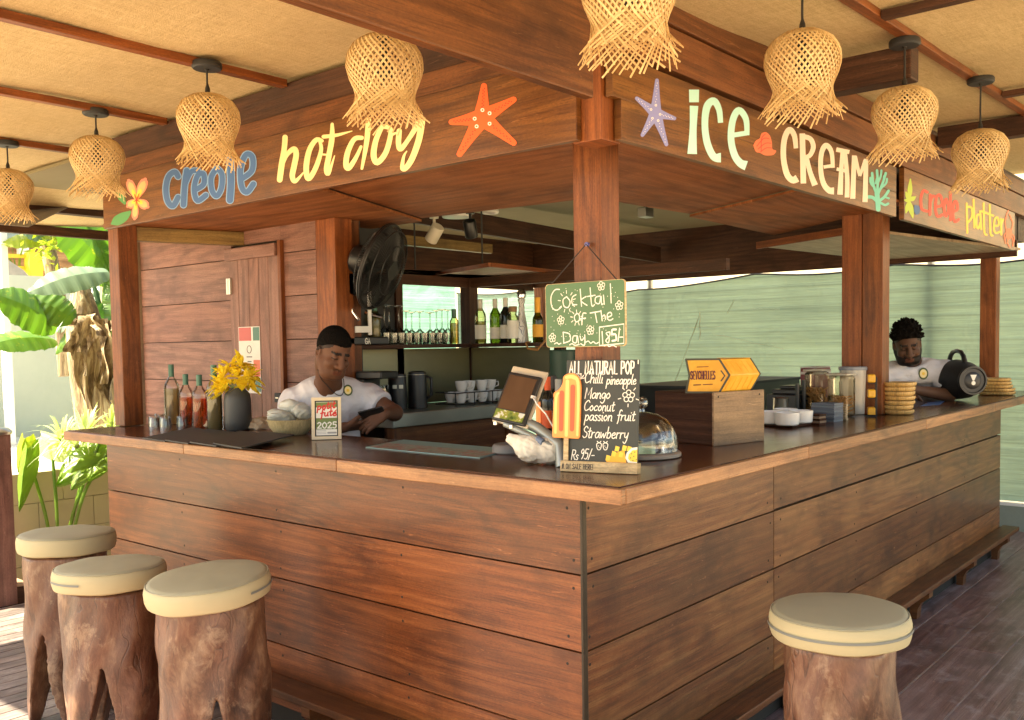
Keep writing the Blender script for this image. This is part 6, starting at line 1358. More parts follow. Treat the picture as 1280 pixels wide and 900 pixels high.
# ------------------------------------------------------------------ spot lamps
def spot(px, py, d_, mat, label, tilt):
    p = D(px, py, d_); S = thing('spot_lamp', label, 'spot lamp', tuple(p)); mm = Matrix.Rotation(tilt, 4, Vector(FW)) @ Matrix.Rotation(.5, 4, Vector(RT)); b = MB(); b.lathe([(0, .06), (.040, .06), (.044, .055), (.044, -.055), (.040, -.058), (.036, -.05), (0, -.046)], seg=24, M=mm); b.build('can', mat, S); b = MB(); b.tube([(0, 0, .03), (0, .0, .12), (0, 0, max(.13, 2.752-p[2]))], .010, 8); b.lathe([(.03, .10), (.03, .125)], seg=14); b.build('stem', mat, S)
    b = MB(); b.lathe([(0, -.0445), (.035, -.0475)], seg=20, M=mm); b.build('lens', M['chrome'], S)
M['offwhite'] = plain('off_white_paint', (.62, .58, .48), .35)
spot(543, 292, 6.2, M['offwhite'], 'white tilted spot lamp under the roof', .62); spot(588, 286, 6.3, M['black'], 'black spot lamp pointing down under the roof', -.12)
for px, py, d_, lb in ((571, 270, 6.5, 'round white ceiling light beside the white spot lamp'), (613, 265, 6.6, 'ring shaped white fitting right of the black spot lamp')):
    p = D(px, py, d_); S = thing('ceiling_light', lb, 'ceiling light', (p[0], p[1], p[2])); b = MB()
    if px == 571: b.lathe([(0, -.01), (.10, -.01), (.105, .0), (.10, .03), (0, .03)], seg=28)
    else: b.lathe([(.045, -.005), (.055, -.012), (.062, .0), (.055, .02), (.046, .02), (.045, -.005)], seg=24)
    b.build('disc', M['white'], S); b = MB(); b.tube([(0, 0, .02), (0, 0, max(.05, 2.752-p[2]))], .012, 8); b.build('stem', M['white'], S)
p = D(807, 266, 6.0); S = thing('flood_lamp', 'small grey flood lamp half hidden above the soffit right of the corner post', 'lamp', tuple(p)); b = MB(); b.box(-.05, .05, -.03, .03, -.03, .03); b.build('housing', M['steel'], S, bevel=.004); b = MB(); b.tube([(0, 0, .03), (0, 0, max(.05, 2.752-p[2]))], .012, 8); b.build('stem', M['black'], S)
# ------------------------------------------------------------------ bottles behind the till
gt = 'bottles behind the till'; zt2 = ZT-.02
wt = thing('low_worktop', 'dark worktop behind the till inside the bar', 'worktop', (1.5, .9, 0)); b = MB(); b.box(1.25, 2.3, .62, 1.25, -.2, zt2); b.build('cabinet', M['darkbeam'], wt, (1.5, .9, 0))
def tb2(px, py, d_, R_, H, glass, label, **k): p = D(px, py, d_); return bottle(p[0], p[1], zt2, R_, H, glass, label, grp=gt, **k)
tb2(684.5, 490, 4.75, .037, .32, 'glassdark', 'bottle with orange label and orange capsule behind the till', cap='orange', caph=.26, lab='orange', labz=(.2, .48))
tb2(692, 490, 4.95, .036, .32, 'glassdark', 'dark bottle standing behind the orange labelled one', cap='ink', caph=.3)
tb2(698, 490, 4.7, .035, .31, 'glass', 'clear bottle with grey cap beside the heading of the chalkboard', liq='herb', fill=.5, cap='grey', caph=.22)
tb2(703.5, 490, 4.9, .034, .26, 'glasspale', 'clear bottle half hidden behind the big ice pop', cap='grey', caph=.2)
p = D(704, 500, 5.6); bn = thing('green_bin', 'dark green upright bin behind the hanging green sign', 'bin', (p[0], p[1], 1.0)); b = MB(); b.lathe([(0, 0), (.075, 0), (.08, .55), (.083, .56), (.078, .565), (0, .56)], seg=24); b.build('body', plain('bin_green', (.03, .065, .045), .4), bn)
b = MB(); b.box(3.2, 5.0, 1.35, 1.9, -.2, 1.27); wk = thing('dark_worktop', 'long black worktop behind the counter in front of the shade net', 'worktop', (4, 1.6, 0)); b.build('body', M['black'], wk, (4, 1.6, 0)); b = MB(); b.box(3.17, 5.03, 1.32, 1.93, 1.2705, 1.29); b.build('top', M['blackmatte'], wk, (4, 1.6, 0))
# ------------------------------------------------------------------ people
def skinmat(name):
    t = NT(name); c = t.n('Attribute', attribute_name='tone').outputs['Color']; n = t.noise(t.obj(), 60, 3, .6)
    c = t.mix(t.math('MULTIPLY', n, .22), c, (.02, .01, .007)); return t.pbr(col=c, rough=.55, sss=.0, spec=.22)
M['skin'] = skinmat('brown_skin')
t = NT('short_hair'); M['hair'] = t.pbr(col=(.006, .0048, .004), rough=.9, spec=.08, nrm=t.bump(t.noise(t.obj(), 260, 3, .7), .8, .01))
t = NT('white_tshirt'); n = t.noise(t.mapv(t.obj(), (5, 5, 7)), 1.0, 3, .55, 1.2); M['shirt'] = t.pbr(col=(.62, .61, .65), rough=.85, nrm=t.bump(n, .45, .04))
M['trouser'] = plain('dark_trousers', (.03, .03, .035), .8)
def nrmz(v): v = np.array(v, float); return v/np.linalg.norm(v)
FH_ = nrmz((FW[0], FW[1], 0)); RH_ = nrmz((RT[0], RT[1], 0))
def head_axes(yaw, pitch, roll=0):
    "yaw towards image right of the camera direction, pitch down"
    f = -FH_*math.cos(yaw)+RH_*math.sin(yaw); r = np.cross(f, EZ); f2 = f*math.cos(pitch)-EZ*math.sin(pitch); u2 = np.cross(r, f2)
    r3 = r*math.cos(roll)+u2*math.sin(roll); u3 = -r*math.sin(roll)+u2*math.cos(roll); return np.stack([r3, f2, u3], 1)
def head(s, c, A, S):
    L = lambda x, y, z: c+A@np.array((x, y, z))*S
    E = lambda p, r, k=.012, op='add': s.ell(L(*p), np.array(r)*S, A, k*S, op)
    K = lambda p, q, ra, rb, k=.012, op='add': s.cone(L(*p), L(*q), ra*S, rb*S, k*S, op)
    E((0, -.015, .032), (.077, .098, .093)); E((0, .022, -.045), (.060, .070, .082), .03); K((-.028, .056, -.098), (.028, .056, -.098), .028, .028, .03); E((0, .064, -.104), (.024, .022, .02), .02)
    for q in (-1, 1):
        E((q*.040, .062, -.035), (.026, .026, .024), .02); K((q*.062, .01, -.05), (q*.045, .045, -.095), .022, .024, .03)
        E((q*.080, -.012, -.014), (.009, .022, .033), .008); E((q*.083, -.008, -.012), (.006, .012, .018), .006, 'cut')
    K((-.036, .080, .020), (.036, .080, .020), .009, .009, .014)
    for q in (-1, 1): E((q*.031, .094, .000), (.017, .016, .012), .012, 'cut'); E((q*.031, .074, -.001), (.0135, .0135, .0125), .003)
    K((0, .090, .008), (0, .108, -.036), .010, .017, .010)
    for q in (-1, 1): E((q*.019, .098, -.040), (.012, .012, .010), .008)
    E((0, .112, -.037), (.012, .010, .010), .006)
    K((-.024, .083, -.069), (.024, .083, -.069), .007, .007, .006); K((0, .090, -.067), (0, .089, -.067), .009, .009, .008); K((-.019, .084, -.081), (.019, .084, -.081), .009, .009, .006); K((-.026, .094, -.0745), (.026, .094, -.0745), .0022, .0022, .003, 'cut')
    return L
def tone_fn(c, A, S, skin, beard):
    def f(v):
        q = ((v-c)/S)@A; x, y, z = np.abs(q[:, 0]), q[:, 1], q[:, 2]; col = np.tile(np.array(skin), (len(v), 1))
        near = np.linalg.norm(q, axis=1) < .2
        br = near & (np.abs(z-.024+.10*(x-.03)**1) < .0062) & (y > .045) & (x > .010) & (x < .052); col[br] = (.012, .008, .006)
        lash = near & (np.abs(z+.004) < .0030) & (y > .05) & (x > .016) & (x < .047); col[lash] = (.012, .008, .006)
        fade = near & (z > .70*y+.006) & (z > -.03) & (y < .055); col[fade] = col[fade]*.15+np.array((.008, .006, .005))*.85
        lip = near & (z < -.062) & (z > -.090) & (x < .027*(1-((z+.076)/.016)**2*.4)) & (y > .07); col[lip] = np.array(skin)*(1.02, .78, .8)
        if beard:
            bd = near & (((z < -.088) & (y > .0)) | ((z < -.03) & (x > .052) & (y > -.02) & (y < .05)) | ((z > -.066) & (z < -.052) & (x < .032) & (y > .07)) | ((z < -.055) & (x > .027) & (y > .03))) & (z > -.16); col[bd & ~lip] = (.010, .007, .006)
        else:
            mu = near & (z > -.064) & (z < -.054) & (x < .028) & (y > .07); col[mu] = np.array(skin)*.55
        return col
    return f
def hand(s, w_, d, n, side, S=1.0, curl=.5, thumb=.6):
    "w_ wrist, d towards the fingers, n out of the palm, side towards the thumb"
    d, n, side = nrmz(d), nrmz(n), nrmz(side); w_ = np.array(w_)
    for k, o in enumerate((.030, .010, -.010, -.029)):
        kb = w_+d*(.088-.006*abs(k-1.2))*S+side*o*S; s.cone(w_+d*.015*S+side*o*.55*S, kb, .017*S, .0125*S, .008*S)
        L = (.078, .088, .082, .064)[k]*S; p = kb; ang = 0
        for j, (fr, cu) in enumerate(((.45, .75), (.32, 1.0), (.23, .7))):
            ang += curl*cu; q = p+(d*math.cos(ang)+n*math.sin(ang)+side*(.08*(1.5-k)*.4))*L*fr; s.cone(p, q, (.0105, .0095, .0085)[j]*S, (.0095, .0085, .0075)[j]*S, .004*S); p = q
    a = w_+d*.028*S+side*.024*S; b_ = a+(side*.75+d*.6+n*.25)*.040*S; c_ = b_+(side*(.35-.2*thumb)+d*.85+n*thumb)*.034*S; e_ = c_+(d*.9+n*thumb*.9-side*.1)*.027*S
    s.cone(a, b_, .016*S, .0125*S, .012*S); s.cone(b_, c_, .0118*S, .0105*S, .004*S); s.cone(c_, e_, .0105*S, .0085*S, .004*S)
    return w_+d*.09*S
def torso(s, neckb, chest, hip, shL, shR, inf=0.0, width=.185):
    ac = nrmz(shR-shL); up_ = nrmz(neckb-hip); fw_ = nrmz(np.cross(up_, ac)); A = np.stack([nrmz(ac), fw_, nrmz(np.cross(ac, fw_))], 1)
    s.ell(chest, (width+inf, .125+inf, .20+inf), A, .05); s.ell((chest*.35+hip*.65), (width*.95+inf, .128+inf, .23+inf), A, .06)
    s.cone(shL, shR, .062+inf, .062+inf, .06); s.cone(neckb-up_*.03, (shL+neckb)/2, .055+inf*.6, .055+inf, .05); s.cone(neckb-up_*.03, (shR+neckb)/2, .055+inf*.6, .055+inf, .05)
    return A
def bvh_hit(obs, px, py):
    from mathutils.bvhtree import BVHTree
    best = None
    for ob in obs:
        me = ob.data; mw = Vector(ob.location) if ob.parent is None else Vector(ob.parent.location)+Vector(ob.location)
        tr = BVHTree.FromPolygons([v.co for v in me.vertices], [p.vertices[:] for p in me.polygons]); r = tr.ray_cast(Vector(CAM)-mw, Vector(nrmz(ray(px, py))))
        if r[0] is not None and (best is None or r[3] < best[2]): best = (np.array(r[0]+mw), np.array(r[1]), r[3])
    return best
M['badgering'] = plain('badge_ring', (.06, .09, .03), .6)
SK = (.14, .063, .036)
def badge(P_, shirt, px, py, r):
    h = bvh_hit([shirt], px, py)
    if h is None: return
    n = h[1]; r_ = nrmz(np.cross(EZ, n)); u = np.cross(n, r_); f = lambda a, c_, hh: h[0]+r_*a+u*c_+n*(hh+.004)-np.array(P_.location)
    o = None
    for k, (rr, m, sc) in enumerate(((1.0, 'green', 1.25), (.72, 'cream', 1.25), (.3, 'yellow', 1.1))):
        pt = Paint(f, .0012*k); pt.poly([(r*rr*math.cos(a), r*rr*sc*math.sin(a)) for a in np.linspace(0, 6.283, 25)[:-1]]); q = pt.done('emblem' if o is None else 'emblem_centre', PM[m] if m != 'green' else M['badgering'], o or P_); o = o or q
# --- man with phone
def man_phone():
    hc = D(417, 440, 5.05); A = head_axes(R(40), R(25), R(8)); S = 1.06
    neck = D(411, 478, 5.25); chest = D(410, 513, 5.36); hip = chest+EZ*-.42+FH_*.06; shL = D(367, 503, 5.30); shR = D(461, 497, 5.36)
    P_ = thing('person', 'person in white T-shirt with round badge, looking down at a phone', 'person', (hip[0], hip[1], 0)); O_ = (hip[0], hip[1], 0)
    elL = D(357, 550, 5.34); wrL = D(431, 534, 5.10)
    elR = D(493, 516, 5.26)
    wrR = D(482, 517, 5.09)
    allp = np.array([hc+.16, hc-.16, hip, hip+EZ*-.1, shL, shR, elL, elR, wrL, wrR]); s = SDF(allp.min(0)-.16, allp.max(0)+.16, .0048)
    torso(s, neck, chest, hip, shL, shR); s.cone(neck-EZ*.02, hc+A@np.array((0, -.03, -.07)), .074, .066, .03)
    L = head(s, hc, A, S)
    for a, e, w_ in ((shL, elL, wrL), (shR, elR, wrR)): s.cone(a, e, .060, .046, .03); s.cone(e, w_, .046, .029, .015)
    hL = hand(s, wrL, RH_*.93+EZ*.10+FH_*.25, EZ*.8+FH_*.6, EZ*.4-FH_*.5+RH_*.2, 1.0, .38, .5)
    hR = hand(s, wrR, -RH_*.72-EZ*.42+-FH_*.1, -EZ*.45+FH_*.75-RH_*.3, EZ*.75-RH_*.25+FH_*.3, 1.0, .55, .5)
    for x0, n in ((hip, 1),):
        for q in (-1, 1): s.cone(hip+RH_*q*.09, hip+RH_*q*.10-EZ*.12, .10, .09, .05)
    body = s.build('body', M['skin'], P_, O_, 1, tone_fn(hc, A, S, SK, False))
    # T-shirt
    s = SDF(allp.min(0)-.18, allp.max(0)+.16, .0075); torso(s, neck, chest, hip, shL, shR, .014, .19)
    for a, e, f_ in ((shL, elL, .72), (shR, elR, .52)): s.cone(a, a+(e-a)*f_, .076, .080, .04)
    s.cone(neck+EZ*.028-FH_*.02, hc-EZ*.03, .074, .09, .006, 'cut')
    for a, e, f_ in ((shL, elL, .72), (shR, elR, .52)):
        dd = nrmz(e-a); pc = a+(e-a)*f_
        s.field(lambda Q, pc=pc, dd=dd: np.where(np.linalg.norm(Q-pc-dd*.07, axis=-1) < .13, (Q-pc)@dd, -1), .002)
    def wrk(v): n = np.sin(v@np.array((31, 17, 55)))*np.sin(v@np.array((-23, 41, 21)))*.005+(.5-np.abs(np.sin(v@np.array((38, -30, 22))+2*np.sin(v@np.array((9, 14, -11))))))*.006; return v+n[:, None]*np.array((-.76, -.6, .2))
    sh = s.build('t_shirt', M['shirt'], P_, O_, 1, disp=wrk)
    # hair
    s = SDF(hc-.17, hc+.17, .0055); s.ell(L(0, -.017, .035), np.array((.0810, .1025, .0975))*S, A, .01); cen = hc.copy()
    s.field(lambda Q: -((((Q-cen)/S)@A)[..., 2]-.72*(((Q-cen)/S)@A)[..., 1]-.009+.012*np.cos((((Q-cen)/S)@A)[..., 0]*40))*.8*S, .016)
    def fz(v): n = np.sin(v@np.array((400, 270, 330)))*np.sin(v@np.array((-310, 420, 180)))*.0016; d = v-cen; return v+d/np.linalg.norm(d, axis=1, keepdims=True)*n[:, None]
    s.build('hair', M['hair'], P_, O_, 0, disp=fz)
    # trousers and shoes
    s = SDF(np.array((hip[0]-.3, hip[1]-.3, -.22)), np.array((hip[0]+.3, hip[1]+.3, hip[2]+.02)), .012)
    for q in (-1, 1): a = hip+RH_*q*.09; s.cone(a, np.array((a[0], a[1], .4))+FH_*-.01, .105, .075, .04); s.cone(np.array((a[0], a[1], .4)), np.array((a[0], a[1], -.1)), .075, .06, .02); s.cone(np.array((a[0], a[1], -.155))+FH_*.05, np.array((a[0], a[1], -.165))-FH_*.16, .045, .035, .03)
    s.build('trousers', M['trouser'], P_, O_, 1)
    # necklace laid on the skin and shirt
    pts = []
    for px, py in ((398, 462), (402, 473), (408, 480), (415, 488), (421, 493), (426, 494), (429, 490), (430, 482), (429, 474)):
        h = bvh_hit([sh, body], px, py)
        if h is not None: pts.append(tuple(h[0]+h[1]*.004-np.array(O_)))
    if len(pts) > 3: MB().tube(cr(pts, 4), .0022, 6).build('necklace', M['blackmatte'], P_)
    badge(P_, sh, 435, 487.5, .026)
    ctr = D(465, 516, 5.07); ux = nrmz(RH_*.93+EZ*.22-FH_*.1); nn = nrmz(EZ*.75+FH_*.6); uy = nrmz(np.cross(nn, ux))
    b = MB(); b.obox((0, 0, 0), ux, uy, nn, .138, .070, .009, 0, .5); o = thing('smartphone', 'dark smartphone held in both hands behind the bar', 'phone', tuple(ctr)); b.build('case', M['black'], o, bevel=.003)
    b = MB(); b.obox(nn*.0052, ux, uy, nn, .128, .062, .001, 0, .5); b.build('screen', M['glassdark'], o)
man_phone()
# --- man leaning over the counter
def man_lean():
    hc = D(1134, 429, 6.95); A = head_axes(R(-14), R(26), R(-6)); S = 1.17
    shR = D(1182, 464, 7.08); shL = D(1092, 472, 7.05); neck = D(1140, 454, 7.12); hip = D(1146, 520, 7.5)-EZ*.12; chest = (neck*.62+hip*.38)+EZ*.02
    P_ = thing('person', 'bearded person in a white T-shirt leaning over the bar behind the double post', 'person', (hip[0], hip[1], 0)); O_ = (hip[0], hip[1], 0)
    elR = D(1186, 494, 7.0); wrR = D(1142, 487, 6.8); elL = D(1085, 494, 6.9); wrL = D(1122, 490, 6.75)
    allp = np.array([hc+.17, hc-.17, hip, hip-EZ*.12, shL, shR, elL, elR, wrL, wrR]); s = SDF(allp.min(0)-.16, allp.max(0)+.16, .006)
    torso(s, neck, chest, hip, shL, shR, .0, .21); s.cone(neck-EZ*.01, hc+A@np.array((0, -.03, -.06)), .062, .058, .03)
    L = head(s, hc, A, S)
    for a, e, w_ in ((shL, elL, wrL), (shR, elR, wrR)): s.cone(a, e, .066, .052, .03); s.cone(e, w_, .052, .033, .015)
    hand(s, wrR, -RH_*.9-FH_*.3-EZ*.1, -EZ, -FH_, 1, .35, .3); hand(s, wrL, RH_*.7-FH_*.5-EZ*.1, -EZ, -FH_, 1, .35, .3)
    for q in (-1, 1): s.cone(hip+RH_*q*.09, hip+RH_*q*.10-EZ*.12, .10, .09, .05)
    s.build('body', M['skin'], P_, O_, 1, tone_fn(hc, A, S, (.105, .052, .031), True))
    s = SDF(allp.min(0)-.18, allp.max(0)+.15, .008); torso(s, neck, chest, hip, shL, shR, .016, .215)
    for a, e, f_ in ((shL, elL, .7), (shR, elR, .75)): s.cone(a, a+(e-a)*f_, .084, .088, .04)
    s.cone(neck-EZ*.0, hc-EZ*.04, .066, .11, .006, 'cut')
    for a, e, f_ in ((shL, elL, .7), (shR, elR, .75)):
        dd = nrmz(e-a); pc = a+(e-a)*f_; s.field(lambda Q, pc=pc, dd=dd: np.where(np.linalg.norm(Q-pc-dd*.06, axis=-1) < .12, (Q-pc)@dd, -1), .002)
    def wrk(v): n = np.sin(v@np.array((31, 17, 55)))*np.sin(v@np.array((-23, 41, 21)))*.005; return v+n[:, None]*np.array((-.76, -.6, .2))
    sh = s.build('t_shirt', M['shirt'], P_, O_, 1, disp=wrk)
    s = SDF(hc-.2, hc+.2, .006); s.ell(L(0, -.015, .042), np.array((.088, .106, .108))*S, A, .01); cen = hc.copy()
    s.field(lambda Q: -((((Q-cen)/S)@A)[..., 2]-.62*(((Q-cen)/S)@A)[..., 1]-.022)*.8*S, .006)
    r_ = random.Random(8)
    for k in range(170):
        a = r_.uniform(0, 6.283); zz = r_.uniform(-.1, 1); rr = math.sqrt(max(0, 1-zz*zz)); q = np.array((rr*math.cos(a)*.086, rr*math.sin(a)*.104-.015, .042+zz*.104))
        if q[2]-.62*q[1] < .022: continue
        d_ = nrmz(q-np.array((0, -.015, .03))); j_ = np.array((r_.gauss(0, .35), r_.gauss(0, .35), r_.gauss(.1, .3)))
        s.cone(cen+A@q*S, cen+A@(q+nrmz(d_+j_)*.017)*S, .010, .006, .003)
    s.build('hair', M['hair'], P_, O_, 0)
    s = SDF(np.array((hip[0]-.3, hip[1]-.3, -.22)), np.array((hip[0]+.3, hip[1]+.3, hip[2]+.02)), .012)
    for q in (-1, 1): a = hip+RH_*q*.09; s.cone(a, np.array((a[0], a[1], .4)), .105, .075, .04); s.cone(np.array((a[0], a[1], .4)), np.array((a[0], a[1], -.1)), .075, .06, .02); s.cone(np.array((a[0], a[1], -.155))+FH_*.05, np.array((a[0], a[1], -.165))-FH_*.16, .045, .035, .03)
    s.build('trousers', M['trouser'], P_, O_, 1)
    badge(P_, sh, 1154, 467, .036)
man_lean()
random.seed(77)
# ------------------------------------------------------------------ shade nets
def net(name, label, pts, mat, seed, sag=.03, dip=None):
    (xa, ya), (xb, yb), z0, z1f = pts; nv = 14
    def fn(u, v):
        x, y = xa+(xb-xa)*u, ya+(yb-ya)*u; z1 = z1f(u); z = z0+(z1-z0)*v; w_ = .010*math.sin(u*23+seed)+.006*math.sin(u*51+v*4); nx, ny = (yb-ya), -(xb-xa); l = math.hypot(nx, ny); return (x+nx/l*w_*(.3+v*.7), y+ny/l*w_*(.3+v*.7), z)
    N_ = thing(name, label, 'shade net', (xa, ya, 0)); b = MB(); b.grid(fn, 90, nv); b.build('netting', mat, N_, (xa, ya, 0))
    b = MB(); b.tube([tuple(np.array(fn(u, 1))+np.array((-.012, 0, 0))) for u in np.linspace(0, 1, 60)], .017, 6, flat=.6); b.build('edge_cord', M['blackmatte'], N_, (xa, ya, 0)); return N_
ytop = lambda u: (lambda y: 2.335+.05*abs(math.sin((y+.3)*2.1))*-1+(-.10*math.exp(-((y-4.3)/.75)**2)))( -2.6+9.8*u)
nA = net('shade_net', 'tall green shade net stretched behind the right side of the bar', ((7.0, -2.6), (7.0, 7.2), .07, lambda u: ytop(u)), M['net'], 1)
nB = net('shade_net', 'mint green shade net in the sun behind the bottle shelf', ((7.0, 7.25), (3.3, 7.25), .02, lambda u: 2.45), M['mint'], 2)
M['net_streak'] = plain('pale_streak', (.42, .46, .36), .8)  # colour of the thin pale streaks laid over the netting
b = MB()
def net_streak(p, q, w_):
    A_, B_ = W(*p, 'x', 6.93), W(*q, 'x', 6.93); n_ = 9; pts = [A_+(B_-A_)*i/n_+np.array((0, random.uniform(-.006, .006), random.uniform(-.006, .006))) for i in range(n_+1)]
    b.tube(pts, [w_*random.uniform(.4, 1) for _ in pts], 5, flat=.25)
for p, q, w_ in (((874, 395), (840, 487), .014), ((822, 410), (905, 408), .010), ((892, 418), (980, 436), .014), ((938, 386), (975, 386), .008), ((909, 392), (918, 375), .008), ((875, 425), (875, 390), .008)): net_streak(p, q, w_)
b.build('streak_marks', M['net_streak'], nA, (7.0, -2.6, 0))
for k, y in enumerate((-2.3, .9, 4.1, 7.15)):
    o = MB().tube([(7.07, y, -.1), (7.07, y, 2.5)], .035, 10).build('net_pole', M['steel'], None, (7.07, y, 0)); o.location = (7.07, y, 0); tag(o, ['metal pole of the green net beyond the far right post', 'metal pole of the green net behind the leaning person', 'metal pole of the green net behind the cake dome', 'metal pole where the green and mint nets meet'][k], 'pole', 'poles carrying the shade nets')
b = MB(); b.box(6.96, 7.2, -2.8, 7.2, -.37, .03); pw_ = thing('plinth_wall', 'low grey green plinth wall with white edge below the green net', 'wall', (7.0, 2, -.2)); b.build('body', plain('plinth_grey', (.26, .29, .24), .8), pw_, (7, 2, -.2)); b = MB(); b.box(6.95, 7.21, -2.8, 7.2, .032, .062); b.build('white_edge', M['white'], pw_, (7, 2, -.2))
b = MB(); b.box(11, 11.2, -6, 12, 0, 5.0); pw = b.build('pale_building_wall', plain('cream_wall', (.46, .40, .27), .8, 0, .1, 1.5), None); tag(pw, 'sunny cream building wall showing above the green net', 'wall')
b = MB(); b.beam((8.6, 6.6, 2.9), (8.6, 2.9, 2.62), .04, .05); tag(b.build('pink_pipe', plain('pink_pipe', (.50, .14, .16), .5), None), 'faded red pipe seen above the net beside the hanging sign', 'pipe')
# ------------------------------------------------------------------ left side: wall, planter, neighbours' house
t = NT('sage_plaster'); n = t.noise(t.obj(), 1.6, 5, .65); n2 = t.noise(t.obj(), 12, 4, .7); M['sage'] = t.pbr(col=t.mix(t.math('ADD', t.math('MULTIPLY', n, .7), t.math('MULTIPLY', n2, .3)), (.42, .46, .38), (.60, .62, .53)), rough=.9)
b = MB(); b.box(-3.0, 3.2, 9.6, 9.8, -.37, 2.50); o = b.build('garden_wall', M['sage'], None, (0, 9, 0)); o.location = (0, 9, 0); tag(o, 'pale sage rendered garden wall behind the banana plants', 'wall')
M['block'] = plain('beige_block', (.42, .36, .22), .85, 0, .12, 4, .2)
PY_ = 5.9
pl_ = thing('planter', 'low beige block planter wall with white gravel below the banana plants', 'planter', (.6, 5.5, 0))
b = MB()
for k in range(4):
    for j in range(9): b.box(-1.6+.45*j+(.2 if k % 2 else 0), -1.6+.45*j+.446+(.2 if k % 2 else 0), 5.9, 6.06, -.37+.25*k+.002, -.37+.25*(k+1)-.001, 0)
b.build('block_wall', M['block'], pl_, (.6, 5.5, 0), bevel=.004)
b = MB(); b.grid(lambda u, v: (-1.6+4.2*u, 6.07+3.5*v, .60+.02*math.sin(u*40)*math.sin(v*33)), 40, 30); b.build('gravel_bed', plain('white_gravel', (.66, .64, .58), .9, 0, .3, 60, 1), pl_, (.6, 5.5, 0))
# gate post and sill at the deck edge
gp = thing('gate_post', 'reddish wooden gate post with rounded grey cap at the deck edge', 'post', (-.17, 4.33, 0)); 
gx = W(14, 640, 'y', 5.15)[0]
b = MB(); b.box(gx-.15, gx, 5.10, 5.2, -.2, 1.02, 2); b.build('post', M['wall'], gp, (-.17, 4.33, 0), bevel=.004); b = MB(); b.lathe([(0, 1.021), (.10, 1.021), (.105, 1.04), (.08, 1.065), (0, 1.075)], c=(gx-.08, 5.15, 0), seg=20); b.build('cap', M['steel'], gp, (-.17, 4.33, 0))
b = MB(); b.box(-3.2, .22, 5.11, 5.35, -.37, -.085, 0); sl_ = b.build('deck_sill', M['darkbeam'], None, (-1, 4.4, 0), bevel=.004); sl_.location = (-1, 4.4, 0); tag(sl_, 'dark timber sill at the edge of the grey deck', 'sill')
b = MB(); b.box(-3.2, .22, 5.112, 5.348, -.082, -.06, 0); st_ = b.build('sill_top', M['plypale'], sl_, (-1, 4.4, 0))
# house up the slope
hz = thing('timber_house', 'timber house with yellow railings above the garden wall at far left', 'house', (2.6, 15, 0)); OH = (2.6, 15, 0)
M['ylwpaint'] = plain('yellow_paint', (.75, .52, .03), .5); M['stonegrey'] = plain('grey_stone', (.25, .25, .24), .9, 0, .35, 9, .6)
def hp(px, py, y=15.0): return W(px, py, 'y', y)
b = MB(); a, c_ = hp(-30, 340), hp(60, 270); b.box(a[0], c_[0]+1.4, 15.2, 15.4, a[2]-.6, c_[2]+1.5, 0); b.build('plank_wall', wood('house_planks', (.20, .10, .04), (.33, .19, .08), (.45, .29, .14), .6, 0, .3), hz, OH)
b = MB(); a, c_ = hp(24, 318), hp(36, 305); b.box(a[0], c_[0], 15.0, 15.1, a[2], c_[2]); b.build('window', M['white'], hz, OH)
b = MB(); a, c_ = hp(8, 302), hp(24, 282); b.box(a[0], c_[0], 15.0, 15.1, a[2], c_[2]); b.build('window', plain('blue_glass', (.20, .27, .28), .2), hz, OH)
b = MB()
for py in (319, 334): a, c_ = hp(-10, py, 14.6), hp(60, py+2, 14.6); b.beam(tuple(a), tuple(c_), .06, .06)
for px, w_ in ((6, .06), (42, .22), (48, .10), (62, .06)): a, c_ = hp(px, 346, 14.5), hp(px, 316, 14.5); b.beam(tuple(a), tuple(c_), w_, w_)
b.build('railing', M['ylwpaint'], hz, OH)
b = MB(); pts = [hp(6, 322, 14.0), hp(6, 356, 14.0), hp(46, 356, 14.0), hp(30, 338, 14.0)]; b.prism([tuple(p) for p in pts], (0, 1, 0), .3); b.build('stone_roof', M['stonegrey'], hz, OH)
p = W(3, 300, 'y', 8.6); b = MB(); b.box(p[0]-.04, p[0]+.03, 8.55, 8.65, 0, 3.6); wp = b.build('white_post', M['white'], None, (p[0], 8.6, 0)); wp.location = (p[0], 8.6, 0); tag(wp, 'slim white post at the far left edge before the house', 'post')
q = [D(28, 262, 7.0), D(86, 259, 7.2), D(36, 284, 6.6), D(0, 281, 6.5), D(-20, 270, 6.7)]; b = MB(); b.prism([tuple(p) for p in q], (0, .2, 1), .004); tag(b.build('grey_sail', plain('grey_sheet', (.30, .29, .31), .6), None), 'grey plastic sheet slung below the roof edge behind the leftmost lamp', 'sheet')
# ------------------------------------------------------------------ plants
D0 = D
def D(a, b_, d): return D0(a, b_, d*1.22)
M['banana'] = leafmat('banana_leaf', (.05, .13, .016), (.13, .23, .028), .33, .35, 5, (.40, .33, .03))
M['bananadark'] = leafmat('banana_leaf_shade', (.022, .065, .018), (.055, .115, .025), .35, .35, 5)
M['silver'] = leafmat('banana_leaf_silver', (.12, .19, .12), (.20, .27, .17), .3, .3, 4)
M['taro'] = leafmat('taro_leaf', (.10, .20, .014), (.20, .31, .03), .4, .35, 9)
M['spider'] = leafmat('spider_leaf', (.24, .32, .10), (.60, .62, .36), .4, .4, 12)
t = NT('dry_stem'); g1 = t.noise(t.mapv(t.obj(), (14, 14, 2.2)), 1.0, 5, .65, 1.2); g2 = t.noise(t.obj(), 7, 4, .6); M['drystem'] = t.pbr(col=t.mix(t.ramp(g2, [(.5, 0.0), (.7, .6)]), t.ramp(g1, [(.30, (.07, .045, .02)), (.46, (.26, .18, .09)), (.56, (.44, .35, .20)), (.72, (.58, .50, .33))]), (.12, .08, .04)), rough=.8, nrm=t.bump(g1, .8, .03))
